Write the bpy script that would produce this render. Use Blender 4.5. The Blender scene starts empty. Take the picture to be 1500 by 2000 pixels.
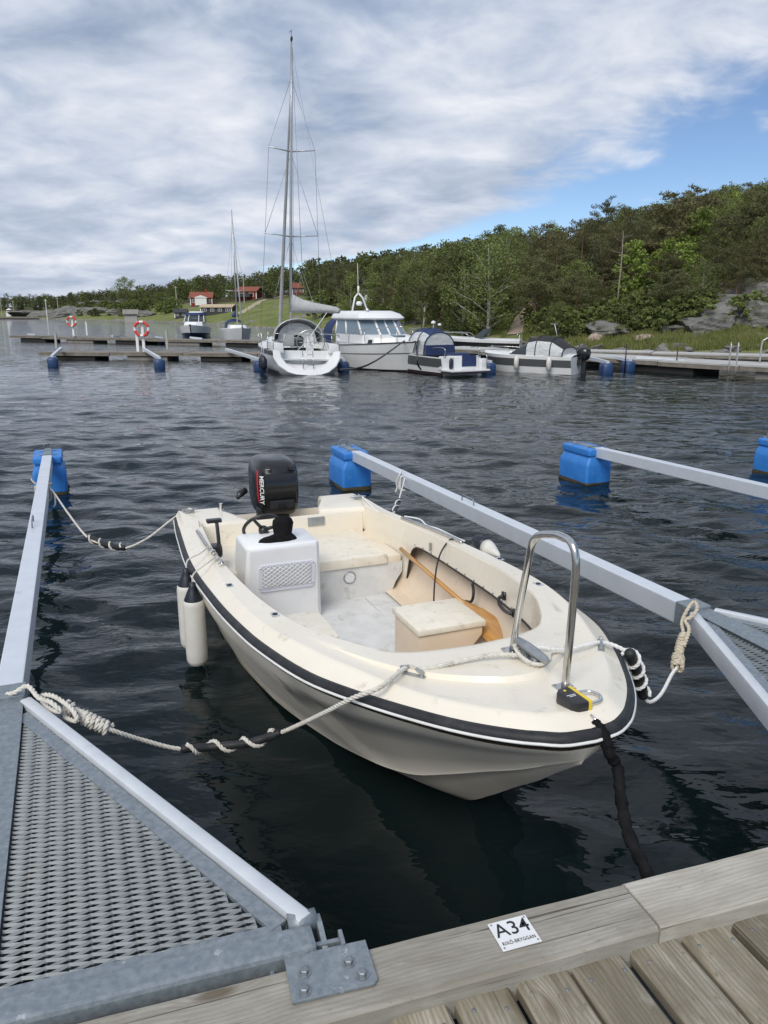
import bpy, bmesh, math, random
import numpy as np
from mathutils import Vector, Matrix
random.seed(7); rng = np.random.default_rng(7)
sc = bpy.context.scene
COL = sc.collection
R = math.radians
# ---------------------------------------------------------------- camera
CAM_H, FPX, HZ = 2.3, 1500.0, 608.0
PITCH = math.atan((1000 - HZ) / FPX)
cam_d = bpy.data.cameras.new('camera'); cam = bpy.data.objects.new('camera', cam_d); COL.objects.link(cam)
cam_d.sensor_fit = 'VERTICAL'; cam_d.sensor_height = 36.0; cam_d.sensor_width = 27.0
cam_d.lens = 36.0 * FPX / 2000.0
cam_d.clip_start = 0.05; cam_d.clip_end = 3000
cam.location = (0, 0, CAM_H); cam.rotation_euler = (math.pi / 2 - PITCH, 0, 0)
sc.camera = cam
sc.render.resolution_x, sc.render.resolution_y = 768, 1024
# ---------------------------------------------------------------- light
SUN_EL, SUN_AZ = R(45), R(199)          # azimuth clockwise from +Y: behind and to the left of the camera
sun_dir = Vector((math.sin(SUN_AZ) * math.cos(SUN_EL), math.cos(SUN_AZ) * math.cos(SUN_EL), math.sin(SUN_EL)))
sd = bpy.data.lights.new('sun', 'SUN'); sd.energy = 2.2; sd.angle = R(32); sd.color = (1, .955, .88)
so = bpy.data.objects.new('sun', sd); COL.objects.link(so)
so.rotation_euler = sun_dir.to_track_quat('Z', 'Y').to_euler(); so.location = (0, -20, 60)
sc.view_settings.view_transform = 'Standard'; sc.view_settings.look = 'None'
sc.view_settings.exposure = 0.22; sc.view_settings.gamma = 1.0
sc.view_settings.use_curve_mapping = False

world = bpy.data.worlds.new('World'); sc.world = world; world.use_nodes = True
def build_world():
    nt = world.node_tree; nt.nodes.clear(); N = nt.nodes.new; L = nt.links.new
    def math_(op, a, b=None, c=None, clamp=False):
        n = N('ShaderNodeMath'); n.operation = op; n.use_clamp = clamp
        for i, v in enumerate((a, b, c)):
            if v is None: continue
            if isinstance(v, (int, float)): n.inputs[i].default_value = v
            else: L(v, n.inputs[i])
        return n.outputs[0]
    def sstep(v, a, b):
        n = N('ShaderNodeMapRange'); n.interpolation_type = 'SMOOTHSTEP'; n.inputs[1].default_value = a; n.inputs[2].default_value = b
        L(v, n.inputs[0]); return n.outputs[0]
    tc = N('ShaderNodeTexCoord'); sep = N('ShaderNodeSeparateXYZ'); L(tc.outputs['Generated'], sep.inputs[0])
    z = math_('MAXIMUM', sep.outputs[2], 0.0)
    k = math_('DIVIDE', 1.0, math_('ADD', z, 0.05))
    px = math_('MULTIPLY', sep.outputs[0], k); py = math_('MULTIPLY', sep.outputs[1], k)
    k2 = math_('DIVIDE', 1.7, math_('ADD', z, 0.20))      # cloud undersides have height: less squeezed towards the horizon
    comb = N('ShaderNodeCombineXYZ'); L(math_('MULTIPLY', sep.outputs[0], k2), comb.inputs[0]); L(math_('MULTIPLY', sep.outputs[1], k2), comb.inputs[1])
    def noise(scale, detail, rough, off, stretch=(1, 1, 1), dist=0.0):
        mp = N('ShaderNodeMapping'); mp.inputs['Location'].default_value = off; mp.inputs['Scale'].default_value = stretch
        mp.inputs['Rotation'].default_value = (0, 0, R(24))
        L(comb.outputs[0], mp.inputs[0])
        n = N('ShaderNodeTexNoise'); n.inputs['Scale'].default_value = scale; n.inputs['Detail'].default_value = detail
        n.inputs['Roughness'].default_value = rough; n.inputs['Distortion'].default_value = dist
        L(mp.outputs[0], n.inputs['Vector']); return n.outputs['Fac']
    n1 = noise(0.62, 5, .52, (3.1, 1.2, 0), (.9, 1.05, 1), .2)       # big banks
    n2 = noise(2.1, 6, .54, (8.3, 4.0, 2), (1, 1.05, 1), .3)        # ripples in the sheet
    n3 = noise(0.85, 5, .5, (1.7, 7.7, 5), (1, .6, 1), .1)
    # right-hand edge of the cloud sheet, beyond it blue
    yp = math_('MINIMUM', math_('MAXIMUM', py, 0.0), 9.6)
    edge = math_('SUBTRACT', 1.38, math_('MULTIPLY', math_('POWER', yp, 4.0), 0.00030))
    e = math_('SUBTRACT', edge, px)
    e = math_('ADD', e, math_('MULTIPLY', math_('SUBTRACT', n2, .5), 1.1))
    e = math_('ADD', e, math_('MULTIPLY', math_('SUBTRACT', n1, .5), .6))
    sheet = sstep(e, -0.10, 0.42)
    holes = sstep(math_('ADD', math_('MULTIPLY', n2, .6), math_('MULTIPLY', n3, .6)), .42, .62)
    cover = math_('MULTIPLY', sheet, math_('ADD', math_('MULTIPLY', holes, .32), .68))
    hz_ = sstep(z, .13, .015); cover = math_('ADD', math_('MULTIPLY', cover, math_('SUBTRACT', 1.0, hz_)), math_('MULTIPLY', sheet, hz_))
    wis = math_('MULTIPLY', sstep(n2, .60, .76), .45)                 # loose wisps in the blue
    cover = math_('MAXIMUM', cover, wis)
    shade = math_('ADD', math_('MULTIPLY', n1, .52), math_('MULTIPLY', n2, .52))
    cr = N('ShaderNodeValToRGB'); L(shade, cr.inputs[0])
    el = cr.color_ramp.elements
    el[0].position = .36; el[0].color = (.295, .355, .465, 1)
    el[1].position = .66; el[1].color = (.73, .755, .81, 1)
    m = el.new(.50); m.color = (.47, .53, .64, 1)
    sky = N('ShaderNodeTexSky'); sky.sky_type = 'NISHITA'; sky.sun_disc = False
    sky.sun_elevation = SUN_EL; sky.sun_rotation = SUN_AZ; sky.air_density = 1.0; sky.dust_density = .0; sky.ozone_density = 3.0; sky.air_density = .9; sky.altitude = 1800
    b1 = N('ShaderNodeBackground'); b1.inputs[1].default_value = 0.1; L(sky.outputs[0], b1.inputs[0])
    b2 = N('ShaderNodeBackground'); b2.inputs[1].default_value = 1.0; L(cr.outputs[0], b2.inputs[0])
    mx = N('ShaderNodeMixShader'); L(cover, mx.inputs[0]); L(b1.outputs[0], mx.inputs[1]); L(b2.outputs[0], mx.inputs[2])
    out = N('ShaderNodeOutputWorld'); L(mx.outputs[0], out.inputs[0])
build_world()
# ---------------------------------------------------------------- placing helpers
_c, _s = math.cos(PITCH), math.sin(PITCH)
def at(x, y, z=0.0):
    """point of the photograph (1500x2000 measure) that lies at height z, as a place in the world"""
    u = (x - 750) / FPX; v = (1000 - y) / FPX
    d = (u, _c + v * _s, -_s + v * _c); t = (z - CAM_H) / d[2]
    return Vector((t * d[0], t * d[1], z))
def atY(x, y, Y):
    u = (x - 750) / FPX; v = (1000 - y) / FPX
    d = (u, _c + v * _s, -_s + v * _c); t = Y / d[1]
    return Vector((t * d[0], Y, CAM_H + t * d[2]))
# ---------------------------------------------------------------- objects
def tag(o, label=None, cat=None, group=None, kind=None):
    if label: o['label'] = label
    if cat: o['category'] = cat
    if group: o['group'] = group
    if kind: o['kind'] = kind
    return o
def thing(name, loc, label, cat, rz=0, group=None, rot=None):
    o = bpy.data.objects.new(name, None); COL.objects.link(o); o.empty_display_size = .2
    o.location = loc; o.rotation_euler = rot if rot else (0, 0, rz)
    return tag(o, label, cat, group)
def link_mesh(name, me, m, parent=None, loc=None):
    if m is not None and len(me.materials) == 0: me.materials.append(m)
    o = bpy.data.objects.new(name, me); COL.objects.link(o)
    if parent is not None: o.parent = parent
    if loc is not None: o.location = loc
    return o
def copy_tree(o, parent=None):
    c = o.copy(); COL.objects.link(c); c.parent = parent
    for ch in [x for x in bpy.data.objects if x.parent == o]: copy_tree(ch, c)
    return c
class MB:
    def __init__(s): s.v = []; s.f = []
    def add(s, vs, fs):
        b = len(s.v); s.v += [tuple(p) for p in vs]; s.f += [tuple(i + b for i in f) for f in fs]; return s
    def box(s, c, d, rz=0, rot=None):
        x, y, z = d[0] / 2, d[1] / 2, d[2] / 2
        M = rot if rot is not None else Matrix.Rotation(rz, 3, 'Z')
        c = Vector(c)
        vs = [c + M @ Vector((a * x, b * y, e * z)) for e in (-1, 1) for a, b in ((-1, -1), (1, -1), (1, 1), (-1, 1))]
        return s.add(vs, [(0, 3, 2, 1), (4, 5, 6, 7), (0, 1, 5, 4), (1, 2, 6, 5), (2, 3, 7, 6), (3, 0, 4, 7)])
    def prism(s, poly, z0, z1, taper=None):
        """poly: plan outline (counter-clockwise), from z0 to z1"""
        n = len(poly); cx = sum(p[0] for p in poly) / n; cy = sum(p[1] for p in poly) / n; k = taper or 1.0
        vs = [(p[0], p[1], z0) for p in poly] + [(cx + (p[0] - cx) * k, cy + (p[1] - cy) * k, z1) for p in poly]
        return s.add(vs, [tuple(range(n))[::-1], tuple(range(n, 2 * n))] + [(i, (i + 1) % n, n + (i + 1) % n, n + i) for i in range(n)])
    def loft(s, rows, close_u=False, caps=False, close_v=False):
        n = len(rows[0]); vs = [p for r in rows for p in r]; fs = []
        nr = len(rows)
        for i in range(nr if close_v else nr - 1):
            for j in range(n if close_u else n - 1):
                a = i * n + j; b = i * n + (j + 1) % n; i2 = (i + 1) % nr
                fs.append((a, b, i2 * n + (j + 1) % n, i2 * n + j))
        if caps: fs += [tuple(range(n))[::-1], tuple((nr - 1) * n + j for j in range(n))]
        return s.add(vs, fs)
    def tube(s, pts, r, n=8, closed=False, caps=True):
        pts = [Vector(p) for p in pts]; m = len(pts); rows = []
        rr = r if isinstance(r, (list, tuple)) else [r] * m
        up = None
        for i, p in enumerate(pts):
            if closed: t = pts[(i + 1) % m] - pts[i - 1]
            else: t = pts[min(i + 1, m - 1)] - pts[max(i - 1, 0)]
            if t.length < 1e-9: t = Vector((0, 0, 1))
            t.normalize()
            if up is None:
                up = Vector((0, 0, 1)) if abs(t.z) < .9 else Vector((1, 0, 0))
            a = up - t * up.dot(t)
            if a.length < 1e-6: a = t.orthogonal()
            a.normalize(); b = t.cross(a); up = a
            rows.append([p + (a * math.cos(2 * math.pi * j / n) + b * math.sin(2 * math.pi * j / n)) * rr[i] for j in range(n)])
        return s.loft(rows, True, caps and not closed, closed)
    def lathe(s, prof, c=(0, 0, 0), axis=(0, 0, 1), n=20):
        """prof: (radius, height along axis)"""
        ax = Vector(axis).normalized(); a = ax.orthogonal().normalized(); b = ax.cross(a); c = Vector(c)
        rows = [[c + ax * h + (a * math.cos(2 * math.pi * j / n) + b * math.sin(2 * math.pi * j / n)) * max(r, 1e-4) for j in range(n)] for r, h in prof]
        return s.loft(rows, True, True)
    def ring(s, c, rad, r, axis=(0, 0, 1), n=28, m=8, sx=1.0):
        ax = Vector(axis).normalized(); a = ax.orthogonal().normalized(); b = ax.cross(a); c = Vector(c)
        return s.tube([c + a * math.cos(2 * math.pi * i / n) * rad * sx + b * math.sin(2 * math.pi * i / n) * rad for i in range(n)], r, m, True)
    def mesh(s, name, smooth=False, bevel=0, fix=True):
        me = bpy.data.meshes.new(name); me.from_pydata(s.v, [], s.f)
        if bevel or fix:
            bm = bmesh.new(); bm.from_mesh(me)
            if bevel:
                ed = [e for e in bm.edges if len(e.link_faces) == 2 and e.calc_face_angle(0) > R(28)]
                bmesh.ops.bevel(bm, geom=ed, offset=bevel, segments=2, profile=.6, affect='EDGES', clamp_overlap=True)
            bmesh.ops.recalc_face_normals(bm, faces=bm.faces)
            bm.to_mesh(me); bm.free()
        me.polygons.foreach_set('use_smooth', [bool(smooth)] * len(me.polygons))
        if smooth and smooth is not True: me.set_sharp_from_angle(angle=R(smooth))
        me.update(); return me
    def build(s, name, m, parent=None, smooth=False, bevel=0, fix=True):
        return link_mesh(name, s.mesh(name, smooth, bevel, fix), m, parent)
def smooth_path(pts, n=10):
    """Catmull-Rom through pts"""
    P = [Vector(p) for p in pts]; P = [P[0] * 2 - P[1]] + P + [P[-1] * 2 - P[-2]]; out = []
    for i in range(1, len(P) - 2):
        for j in range(n):
            t = j / n; a, b, c, d = P[i - 1], P[i], P[i + 1], P[i + 2]
            out.append(.5 * ((2 * b) + (c - a) * t + (2 * a - 5 * b + 4 * c - d) * t * t + (3 * b - a - 3 * c + d) * t ** 3))
    out.append(P[-2]); return out
def resample(pts, step):
    pts = [Vector(p) for p in pts]; d = [0]
    for a, b in zip(pts, pts[1:]): d.append(d[-1] + (b - a).length)
    n = max(3, int(d[-1] / step)); out = []; k = 0
    for i in range(n + 1):
        t = d[-1] * i / n
        while k < len(d) - 2 and d[k + 1] < t: k += 1
        f = (t - d[k]) / max(1e-9, d[k + 1] - d[k]); out.append(pts[k].lerp(pts[k + 1], min(1, f)))
    return out
def rope_mb(mb, path, r, pitch=None, sides=6):
    """three-strand laid rope along path"""
    pitch = pitch or r * 6.5
    P = resample(path, pitch / 7); up = None; fr = []
    for i, p in enumerate(P):
        t = (P[min(i + 1, len(P) - 1)] - P[max(i - 1, 0)]); t.normalize()
        if up is None: up = t.orthogonal()
        a = (up - t * up.dot(t)).normalized(); up = a; fr.append((p, a, t.cross(a)))
    for k in range(3):
        pts = []
        for i, (p, a, b) in enumerate(fr):
            an = 2 * math.pi * (i / 7.0 + k / 3); pts.append(p + (a * math.cos(an) + b * math.sin(an)) * r * .52)
        mb.tube(pts, r * .56, sides)
    return mb
def text_mesh(name, body, size, m, parent, loc, rot, ext=.0008, align='CENTER', shear=0, spacing=1.0, offset=0.0, sx=1.0):
    cu = bpy.data.curves.new(name, 'FONT'); cu.body = body; cu.size = size; cu.extrude = ext; cu.align_x = align; cu.align_y = 'CENTER'
    cu.shear = shear; cu.space_character = spacing; cu.resolution_u = 4; cu.offset = offset
    t = bpy.data.objects.new(name + '_curve', cu); COL.objects.link(t)
    bpy.context.view_layer.update()
    me = bpy.data.meshes.new_from_object(t.evaluated_get(bpy.context.evaluated_depsgraph_get()))
    bpy.data.objects.remove(t); bpy.data.curves.remove(cu)
    me.name = name; me.materials.clear()
    o = link_mesh(name, me, m, parent); o.location = loc; o.rotation_euler = rot; o.scale = (sx, 1, 1); return o
def lerp(a, b, t): return a + (b - a) * t
def interp(x, xs, ys): return float(np.interp(x, xs, ys))
# ---------------------------------------------------------------- materials
MATS = {}
def mat(name, c1, c2=None, scale=6.0, rough=.5, metal=0.0, bump=0.0, bscale=40.0, coords='Object', detail=5, lo=.35, hi=.7, stretch=(1, 1, 1), rvar=0.0, spec=.5, randv=0.0, trans=0.0, coat=0.0, dirt=None, dscale=2.5, dlo=.55, dhi=.75, bdist=.01):
    m = bpy.data.materials.new(name); m.use_nodes = True; nt = m.node_tree; N = nt.nodes.new; L = nt.links.new
    b = nt.nodes['Principled BSDF']; b.inputs['Roughness'].default_value = rough; b.inputs['Metallic'].default_value = metal
    b.inputs['Specular IOR Level'].default_value = spec; b.inputs['Coat Weight'].default_value = coat; b.inputs['Coat Roughness'].default_value = .08
    tc = N('ShaderNodeTexCoord'); mp = N('ShaderNodeMapping'); mp.inputs['Scale'].default_value = stretch
    if coords == 'World':
        g = N('ShaderNodeNewGeometry'); L(g.outputs['Position'], mp.inputs[0])
    else: L(tc.outputs[coords], mp.inputs[0])
    col = None
    def noise(sc_, det=detail, ro=.6):
        n = N('ShaderNodeTexNoise'); n.inputs['Scale'].default_value = sc_; n.inputs['Detail'].default_value = det; n.inputs['Roughness'].default_value = ro
        L(mp.outputs[0], n.inputs['Vector']); return n
    if c2 is not None:
        n = noise(scale); r = N('ShaderNodeValToRGB'); L(n.outputs['Fac'], r.inputs[0])
        r.color_ramp.elements[0].position = lo; r.color_ramp.elements[1].position = hi
        r.color_ramp.elements[0].color = (*c1, 1); r.color_ramp.elements[1].color = (*c2, 1); col = r.outputs[0]
        if rvar:
            q = N('ShaderNodeMapRange'); q.inputs[3].default_value = max(.02, rough - rvar); q.inputs[4].default_value = rough + rvar
            L(n.outputs['Fac'], q.inputs[0]); L(q.outputs[0], b.inputs['Roughness'])
    else:
        rg = N('ShaderNodeRGB'); rg.outputs[0].default_value = (*c1, 1); col = rg.outputs[0]
    if dirt:
        n = noise(dscale, 8, .65); r = N('ShaderNodeValToRGB'); L(n.outputs['Fac'], r.inputs[0])
        r.color_ramp.elements[0].position = dlo; r.color_ramp.elements[1].position = dhi
        mx = N('ShaderNodeMix'); mx.data_type = 'RGBA'; L(r.outputs[0], mx.inputs[0]); L(col, mx.inputs[6]); mx.inputs[7].default_value = (*dirt, 1); col = mx.outputs[2]
    if randv:
        oi = N('ShaderNodeObjectInfo'); hs = N('ShaderNodeHueSaturation')
        q = N('ShaderNodeMapRange'); q.inputs[3].default_value = 1 - randv; q.inputs[4].default_value = 1 + randv; L(oi.outputs['Random'], q.inputs[0])
        L(q.outputs[0], hs.inputs['Value']); L(col, hs.inputs['Color']); col = hs.outputs[0]
    L(col, b.inputs['Base Color'])
    if bump:
        n = noise(bscale, 6, .6); bp = N('ShaderNodeBump'); bp.inputs['Strength'].default_value = bump; bp.inputs['Distance'].default_value = bdist
        L(n.outputs['Fac'], bp.inputs['Height']); L(bp.outputs[0], b.inputs['Normal'])
    if trans:
        b.inputs['Transmission Weight'].default_value = trans
    MATS[name] = m; return m
mat('gelcoat', (.80, .742, .632), (.755, .695, .58), 3, .27, rvar=.09, dirt=(.50, .44, .35), dscale=11, dlo=.6, dhi=.78, bump=.03, bscale=14, coat=.12, detail=8)
mat('hull_gelcoat', (.80, .745, .65), (.74, .69, .60), 4, .38, rvar=.06, dirt=(.55, .50, .42), dscale=3.5, dlo=.58, dhi=.85)
mat('liner', (.74, .67, .56), (.68, .60, .49), 5, .42, dirt=(.45, .37, .27), dscale=8, dlo=.58, dhi=.8, bump=.06, bscale=22)
mat('liner_pink', (.72, .60, .47), (.66, .54, .41), 5, .45, dirt=(.46, .36, .26), dscale=8, dlo=.6, dhi=.8, bump=.05, bscale=24)
mat('cockpit_floor', (.66, .665, .66), (.56, .57, .57), 9, .5, dirt=(.38, .37, .33), dscale=6, dlo=.56, dhi=.76, bump=.25, bscale=260, bdist=.004)
mat('seat_top', (.78, .73, .63), (.71, .66, .555), 11, .45, dirt=(.5, .44, .34), dscale=14, dlo=.56, dhi=.74, bump=.12, bscale=60, bdist=.006)
mat('white_plastic', (.78, .79, .80), (.73, .74, .755), 6, .35, dirt=(.55, .54, .51), dscale=6, dlo=.62, dhi=.85)
mat('net_plastic', (.70, .71, .80), None, rough=.35)
mat('net_cord', (.82, .82, .83), None, rough=.7)
mat('net_back', (.66, .67, .70), None, rough=.6)
mat('black_rubber', (.016, .017, .019), (.032, .033, .036), 14, .5, bump=.1, bscale=70, dirt=(.07, .07, .067), dscale=9, dlo=.6, dhi=.85, spec=.3)
mat('trim_rubber', (.03, .022, .02), None, rough=.6)
mat('black_plastic', (.016, .016, .018), (.026, .026, .028), 9, .33, bump=.05, bscale=120)
mat('black_cloth', (.005, .005, .006), (.014, .014, .015), 16, .8, bump=.4, bscale=60, bdist=.01, spec=.12)
mat('cowl_black', (.007, .0075, .009), (.011, .012, .014), 3, .24, coat=.15)
mat('cowl_matt', (.018, .018, .02), None, rough=.45)
mat('red_paint', (.5, .02, .02), None, rough=.35)
mat('white_paint', (.8, .8, .8), None, rough=.4)
mat('rub_white', (.74, .74, .72), (.6, .6, .58), 8, .4)
mat('steel', (.62, .61, .59), (.50, .49, .47), 14, .2, metal=1.0, rvar=.08)
mat('cleat_alu', (.42, .44, .45), (.33, .35, .36), 25, .4, metal=.75)
mat('galvanised', (.19, .22, .25), (.285, .32, .345), 46, .48, metal=.4, rvar=.12, detail=6, dirt=(.46, .49, .51), dscale=30, dlo=.63, dhi=.72, bump=.08, bscale=120)
mat('grating_steel', (.15, .168, .18), (.225, .248, .26), 18, .5, metal=.35, rvar=.1, dirt=(.17, .155, .13), dscale=3, dlo=.6, dhi=.8)
mat('boom_alu', (.66, .70, .755), (.60, .64, .69), 7, .4, metal=.25, rvar=.08, dirt=(.36, .38, .40), dscale=9, dlo=.64, dhi=.85)
mat('zinc_bolt', (.30, .33, .35), (.22, .24, .255), 60, .45, metal=.7)
mat('rail_cap', (.60, .63, .665), (.53, .56, .60), 9, .4, metal=.15, dirt=(.42, .43, .45), dscale=16, dlo=.62, dhi=.8)
mat('blue_float', (.020, .17, .55), (.04, .22, .60), 5, .5, dirt=(.16, .29, .50), dscale=14, dlo=.60, dhi=.74, bump=.12, bscale=40, detail=7)
mat('navy_float', (.014, .04, .115), (.02, .055, .15), 5, .45)
mat('algae', (.035, .03, .016), (.075, .06, .03), 30, .8, bump=.8, bscale=60, bdist=.02)
mat('rope_white', (.66, .64, .59), (.52, .49, .43), 60, .85, dirt=(.33, .29, .22), dscale=18, dlo=.55, dhi=.8, bump=.3, bscale=500, bdist=.002)
mat('rope_tan', (.58, .52, .42), (.42, .36, .27), 60, .9, dirt=(.26, .21, .15), dscale=14, dlo=.55, dhi=.8, bump=.3, bscale=500, bdist=.002)
mat('rope_clean', (.76, .76, .75), (.64, .64, .62), 60, .8, bump=.3, bscale=500, bdist=.002)
mat('fender_white', (.66, .645, .60), (.56, .545, .50), 4, .5, dirt=(.36, .34, .29), dscale=5, dlo=.55, dhi=.85)
mat('fender_navy', (.010, .013, .024), None, rough=.45)
mat('paddle_wood', (.56, .31, .10), (.44, .215, .06), 5, .35, stretch=(1.2, 14, 14), detail=6, coat=.3)
mat('yellow_plastic', (.75, .55, .03), None, rough=.4)
mat('sign_white', (.74, .745, .76), (.68, .685, .70), 8, .35)
mat('ink', (.012, .012, .014), None, rough=.5)
mat('chrome', (.72, .72, .72), None, rough=.12, metal=1.0)
mat('boat_white', (.76, .765, .765), (.70, .705, .71), 1.5, .25)
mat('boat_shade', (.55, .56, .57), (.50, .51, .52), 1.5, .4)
mat('boat_navy', (.012, .018, .05), (.016, .022, .06), 1.5, .25)
mat('boat_black', (.014, .015, .018), None, rough=.3)
mat('boat_grey', (.09, .095, .1), None, rough=.35)
mat('antifoul', (.03, .016, .02), None, rough=.6)
mat('canvas_navy', (.014, .028, .09), (.02, .038, .115), 3, .8)
mat('canvas_black', (.018, .018, .02), (.03, .03, .033), 3, .8)
mat('canvas_grey', (.40, .41, .41), (.33, .34, .345), 3, .8, bump=.3, bscale=9, bdist=.05)
mat('window_dark', (.03, .04, .045), None, rough=.08)
mat('screen_blue', (.16, .22, .27), None, rough=.08)
mat('clear_vinyl', (.36, .38, .39), (.62, .63, .63), 3.5, .15, lo=.3, hi=.75, stretch=(1, 1, 3))
mat('spar', (.50, .51, .52), (.42, .43, .44), 3, .3, metal=.5)
mat('wire', (.30, .31, .33), None, rough=.35, metal=.6)
mat('pontoon_wood', (.16, .14, .115), (.25, .225, .19), 3, .85, dirt=(.12, .105, .085), dscale=.8)
mat('pontoon_pale', (.46, .455, .44), (.36, .355, .34), 2, .85)
mat('concrete', (.20, .19, .17), (.28, .265, .24), 3, .9, dirt=(.045, .04, .03), dscale=1.5)
mat('float_dark', (.02, .02, .018), None, rough=.8)
mat('ring_red', (.62, .05, .03), None, rough=.6)
mat('ring_white', (.74, .74, .73), None, rough=.6)
mat('house_red', (.20, .03, .022), (.17, .025, .018), 2, .8)
mat('house_white', (.74, .74, .72), None, rough=.7)
mat('house_dark', (.035, .035, .04), None, rough=.7)
mat('roof_tile', (.24, .07, .042), (.19, .055, .034), 3, .8)
mat('roof_tan', (.48, .38, .26), (.40, .32, .22), 2, .85)
mat('house_glass', (.05, .06, .07), None, rough=.1)
mat('pole_grey', (.40, .38, .35), None, rough=.8)
mat('bark', (.10, .075, .055), (.17, .13, .10), 5, .9, bump=.5, bscale=12, bdist=.05)
mat('bark_birch', (.46, .44, .40), (.20, .18, .16), 3.5, .85, lo=.5, hi=.66)
mat('bark_pine', (.17, .095, .055), (.11, .075, .055), 4, .9, bump=.5, bscale=12, bdist=.05)
mat('dead_wood', (.33, .29, .25), (.26, .23, .2), 4, .9)
mat('rock', (.125, .122, .115), (.215, .208, .195), 1.3, .9, dirt=(.085, .09, .06), dscale=.9, bump=.9, bscale=5, bdist=.12, coords='World', dlo=.48, dhi=.66)
mat('rock_pink', (.40, .30, .25), (.33, .27, .23), 2, .9, bump=.6, bscale=6, bdist=.08)
mat('path_gravel', (.34, .27, .215), (.42, .345, .28), 4, .95, bump=.5, bscale=25, bdist=.03)
def leaf_mat(name, c1, c2, scale=.9):
    m = mat(name, c1, c2, scale, .65, detail=3, lo=.3, hi=.72, spec=.25, randv=.28)
    nt = m.node_tree; b = nt.nodes['Principled BSDF']; out = nt.nodes['Material Output']
    tl = nt.nodes.new('ShaderNodeBsdfTranslucent'); ms = nt.nodes.new('ShaderNodeMixShader'); ms.inputs[0].default_value = .28
    src = b.inputs['Base Color'].links[0].from_socket
    nt.links.new(src, tl.inputs['Color']); nt.links.new(b.outputs[0], ms.inputs[1]); nt.links.new(tl.outputs[0], ms.inputs[2]); nt.links.new(ms.outputs[0], out.inputs[0])
    return m
leaf_mat('leaf_pine', (.088, .096, .04), (.168, .168, .076))
leaf_mat('leaf_pine_brown', (.10, .098, .045), (.178, .168, .08))
leaf_mat('leaf_spruce', (.05, .066, .032), (.10, .118, .055))
leaf_mat('leaf_birch', (.13, .165, .05), (.215, .25, .085))
leaf_mat('leaf_oak', (.115, .145, .042), (.195, .225, .072))
leaf_mat('leaf_bright', (.14, .20, .04), (.24, .30, .07))
# ================================================================ THE SETTING
def grid_mesh(name, P):
    """P: (rows, cols, 3) array -> mesh"""
    nr, nc = P.shape[:2]; idx = np.arange(nr * nc).reshape(nr, nc)
    q = np.stack([idx[:-1, :-1], idx[:-1, 1:], idx[1:, 1:], idx[1:, :-1]], -1).reshape(-1, 4)
    me = bpy.data.meshes.new(name); me.vertices.add(nr * nc); me.vertices.foreach_set('co', P.reshape(-1).astype(np.float32))
    me.loops.add(q.size); me.loops.foreach_set('vertex_index', q.reshape(-1).astype(np.int32))
    me.polygons.add(len(q)); me.polygons.foreach_set('loop_start', np.arange(0, q.size, 4, dtype=np.int32))
    me.polygons.foreach_set('use_smooth', np.ones(len(q), dtype=bool)); me.update(calc_edges=True); return me
def quads_mesh(name, V, smooth=False):
    """V: (n,4,3)"""
    n = len(V); me = bpy.data.meshes.new(name); me.vertices.add(n * 4); me.vertices.foreach_set('co', V.reshape(-1).astype(np.float32))
    me.loops.add(n * 4); me.loops.foreach_set('vertex_index', np.arange(n * 4, dtype=np.int32))
    me.polygons.add(n); me.polygons.foreach_set('loop_start', np.arange(0, n * 4, 4, dtype=np.int32))
    if smooth: me.polygons.foreach_set('use_smooth', np.ones(n, dtype=bool))
    me.update(calc_edges=True); return me
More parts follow.
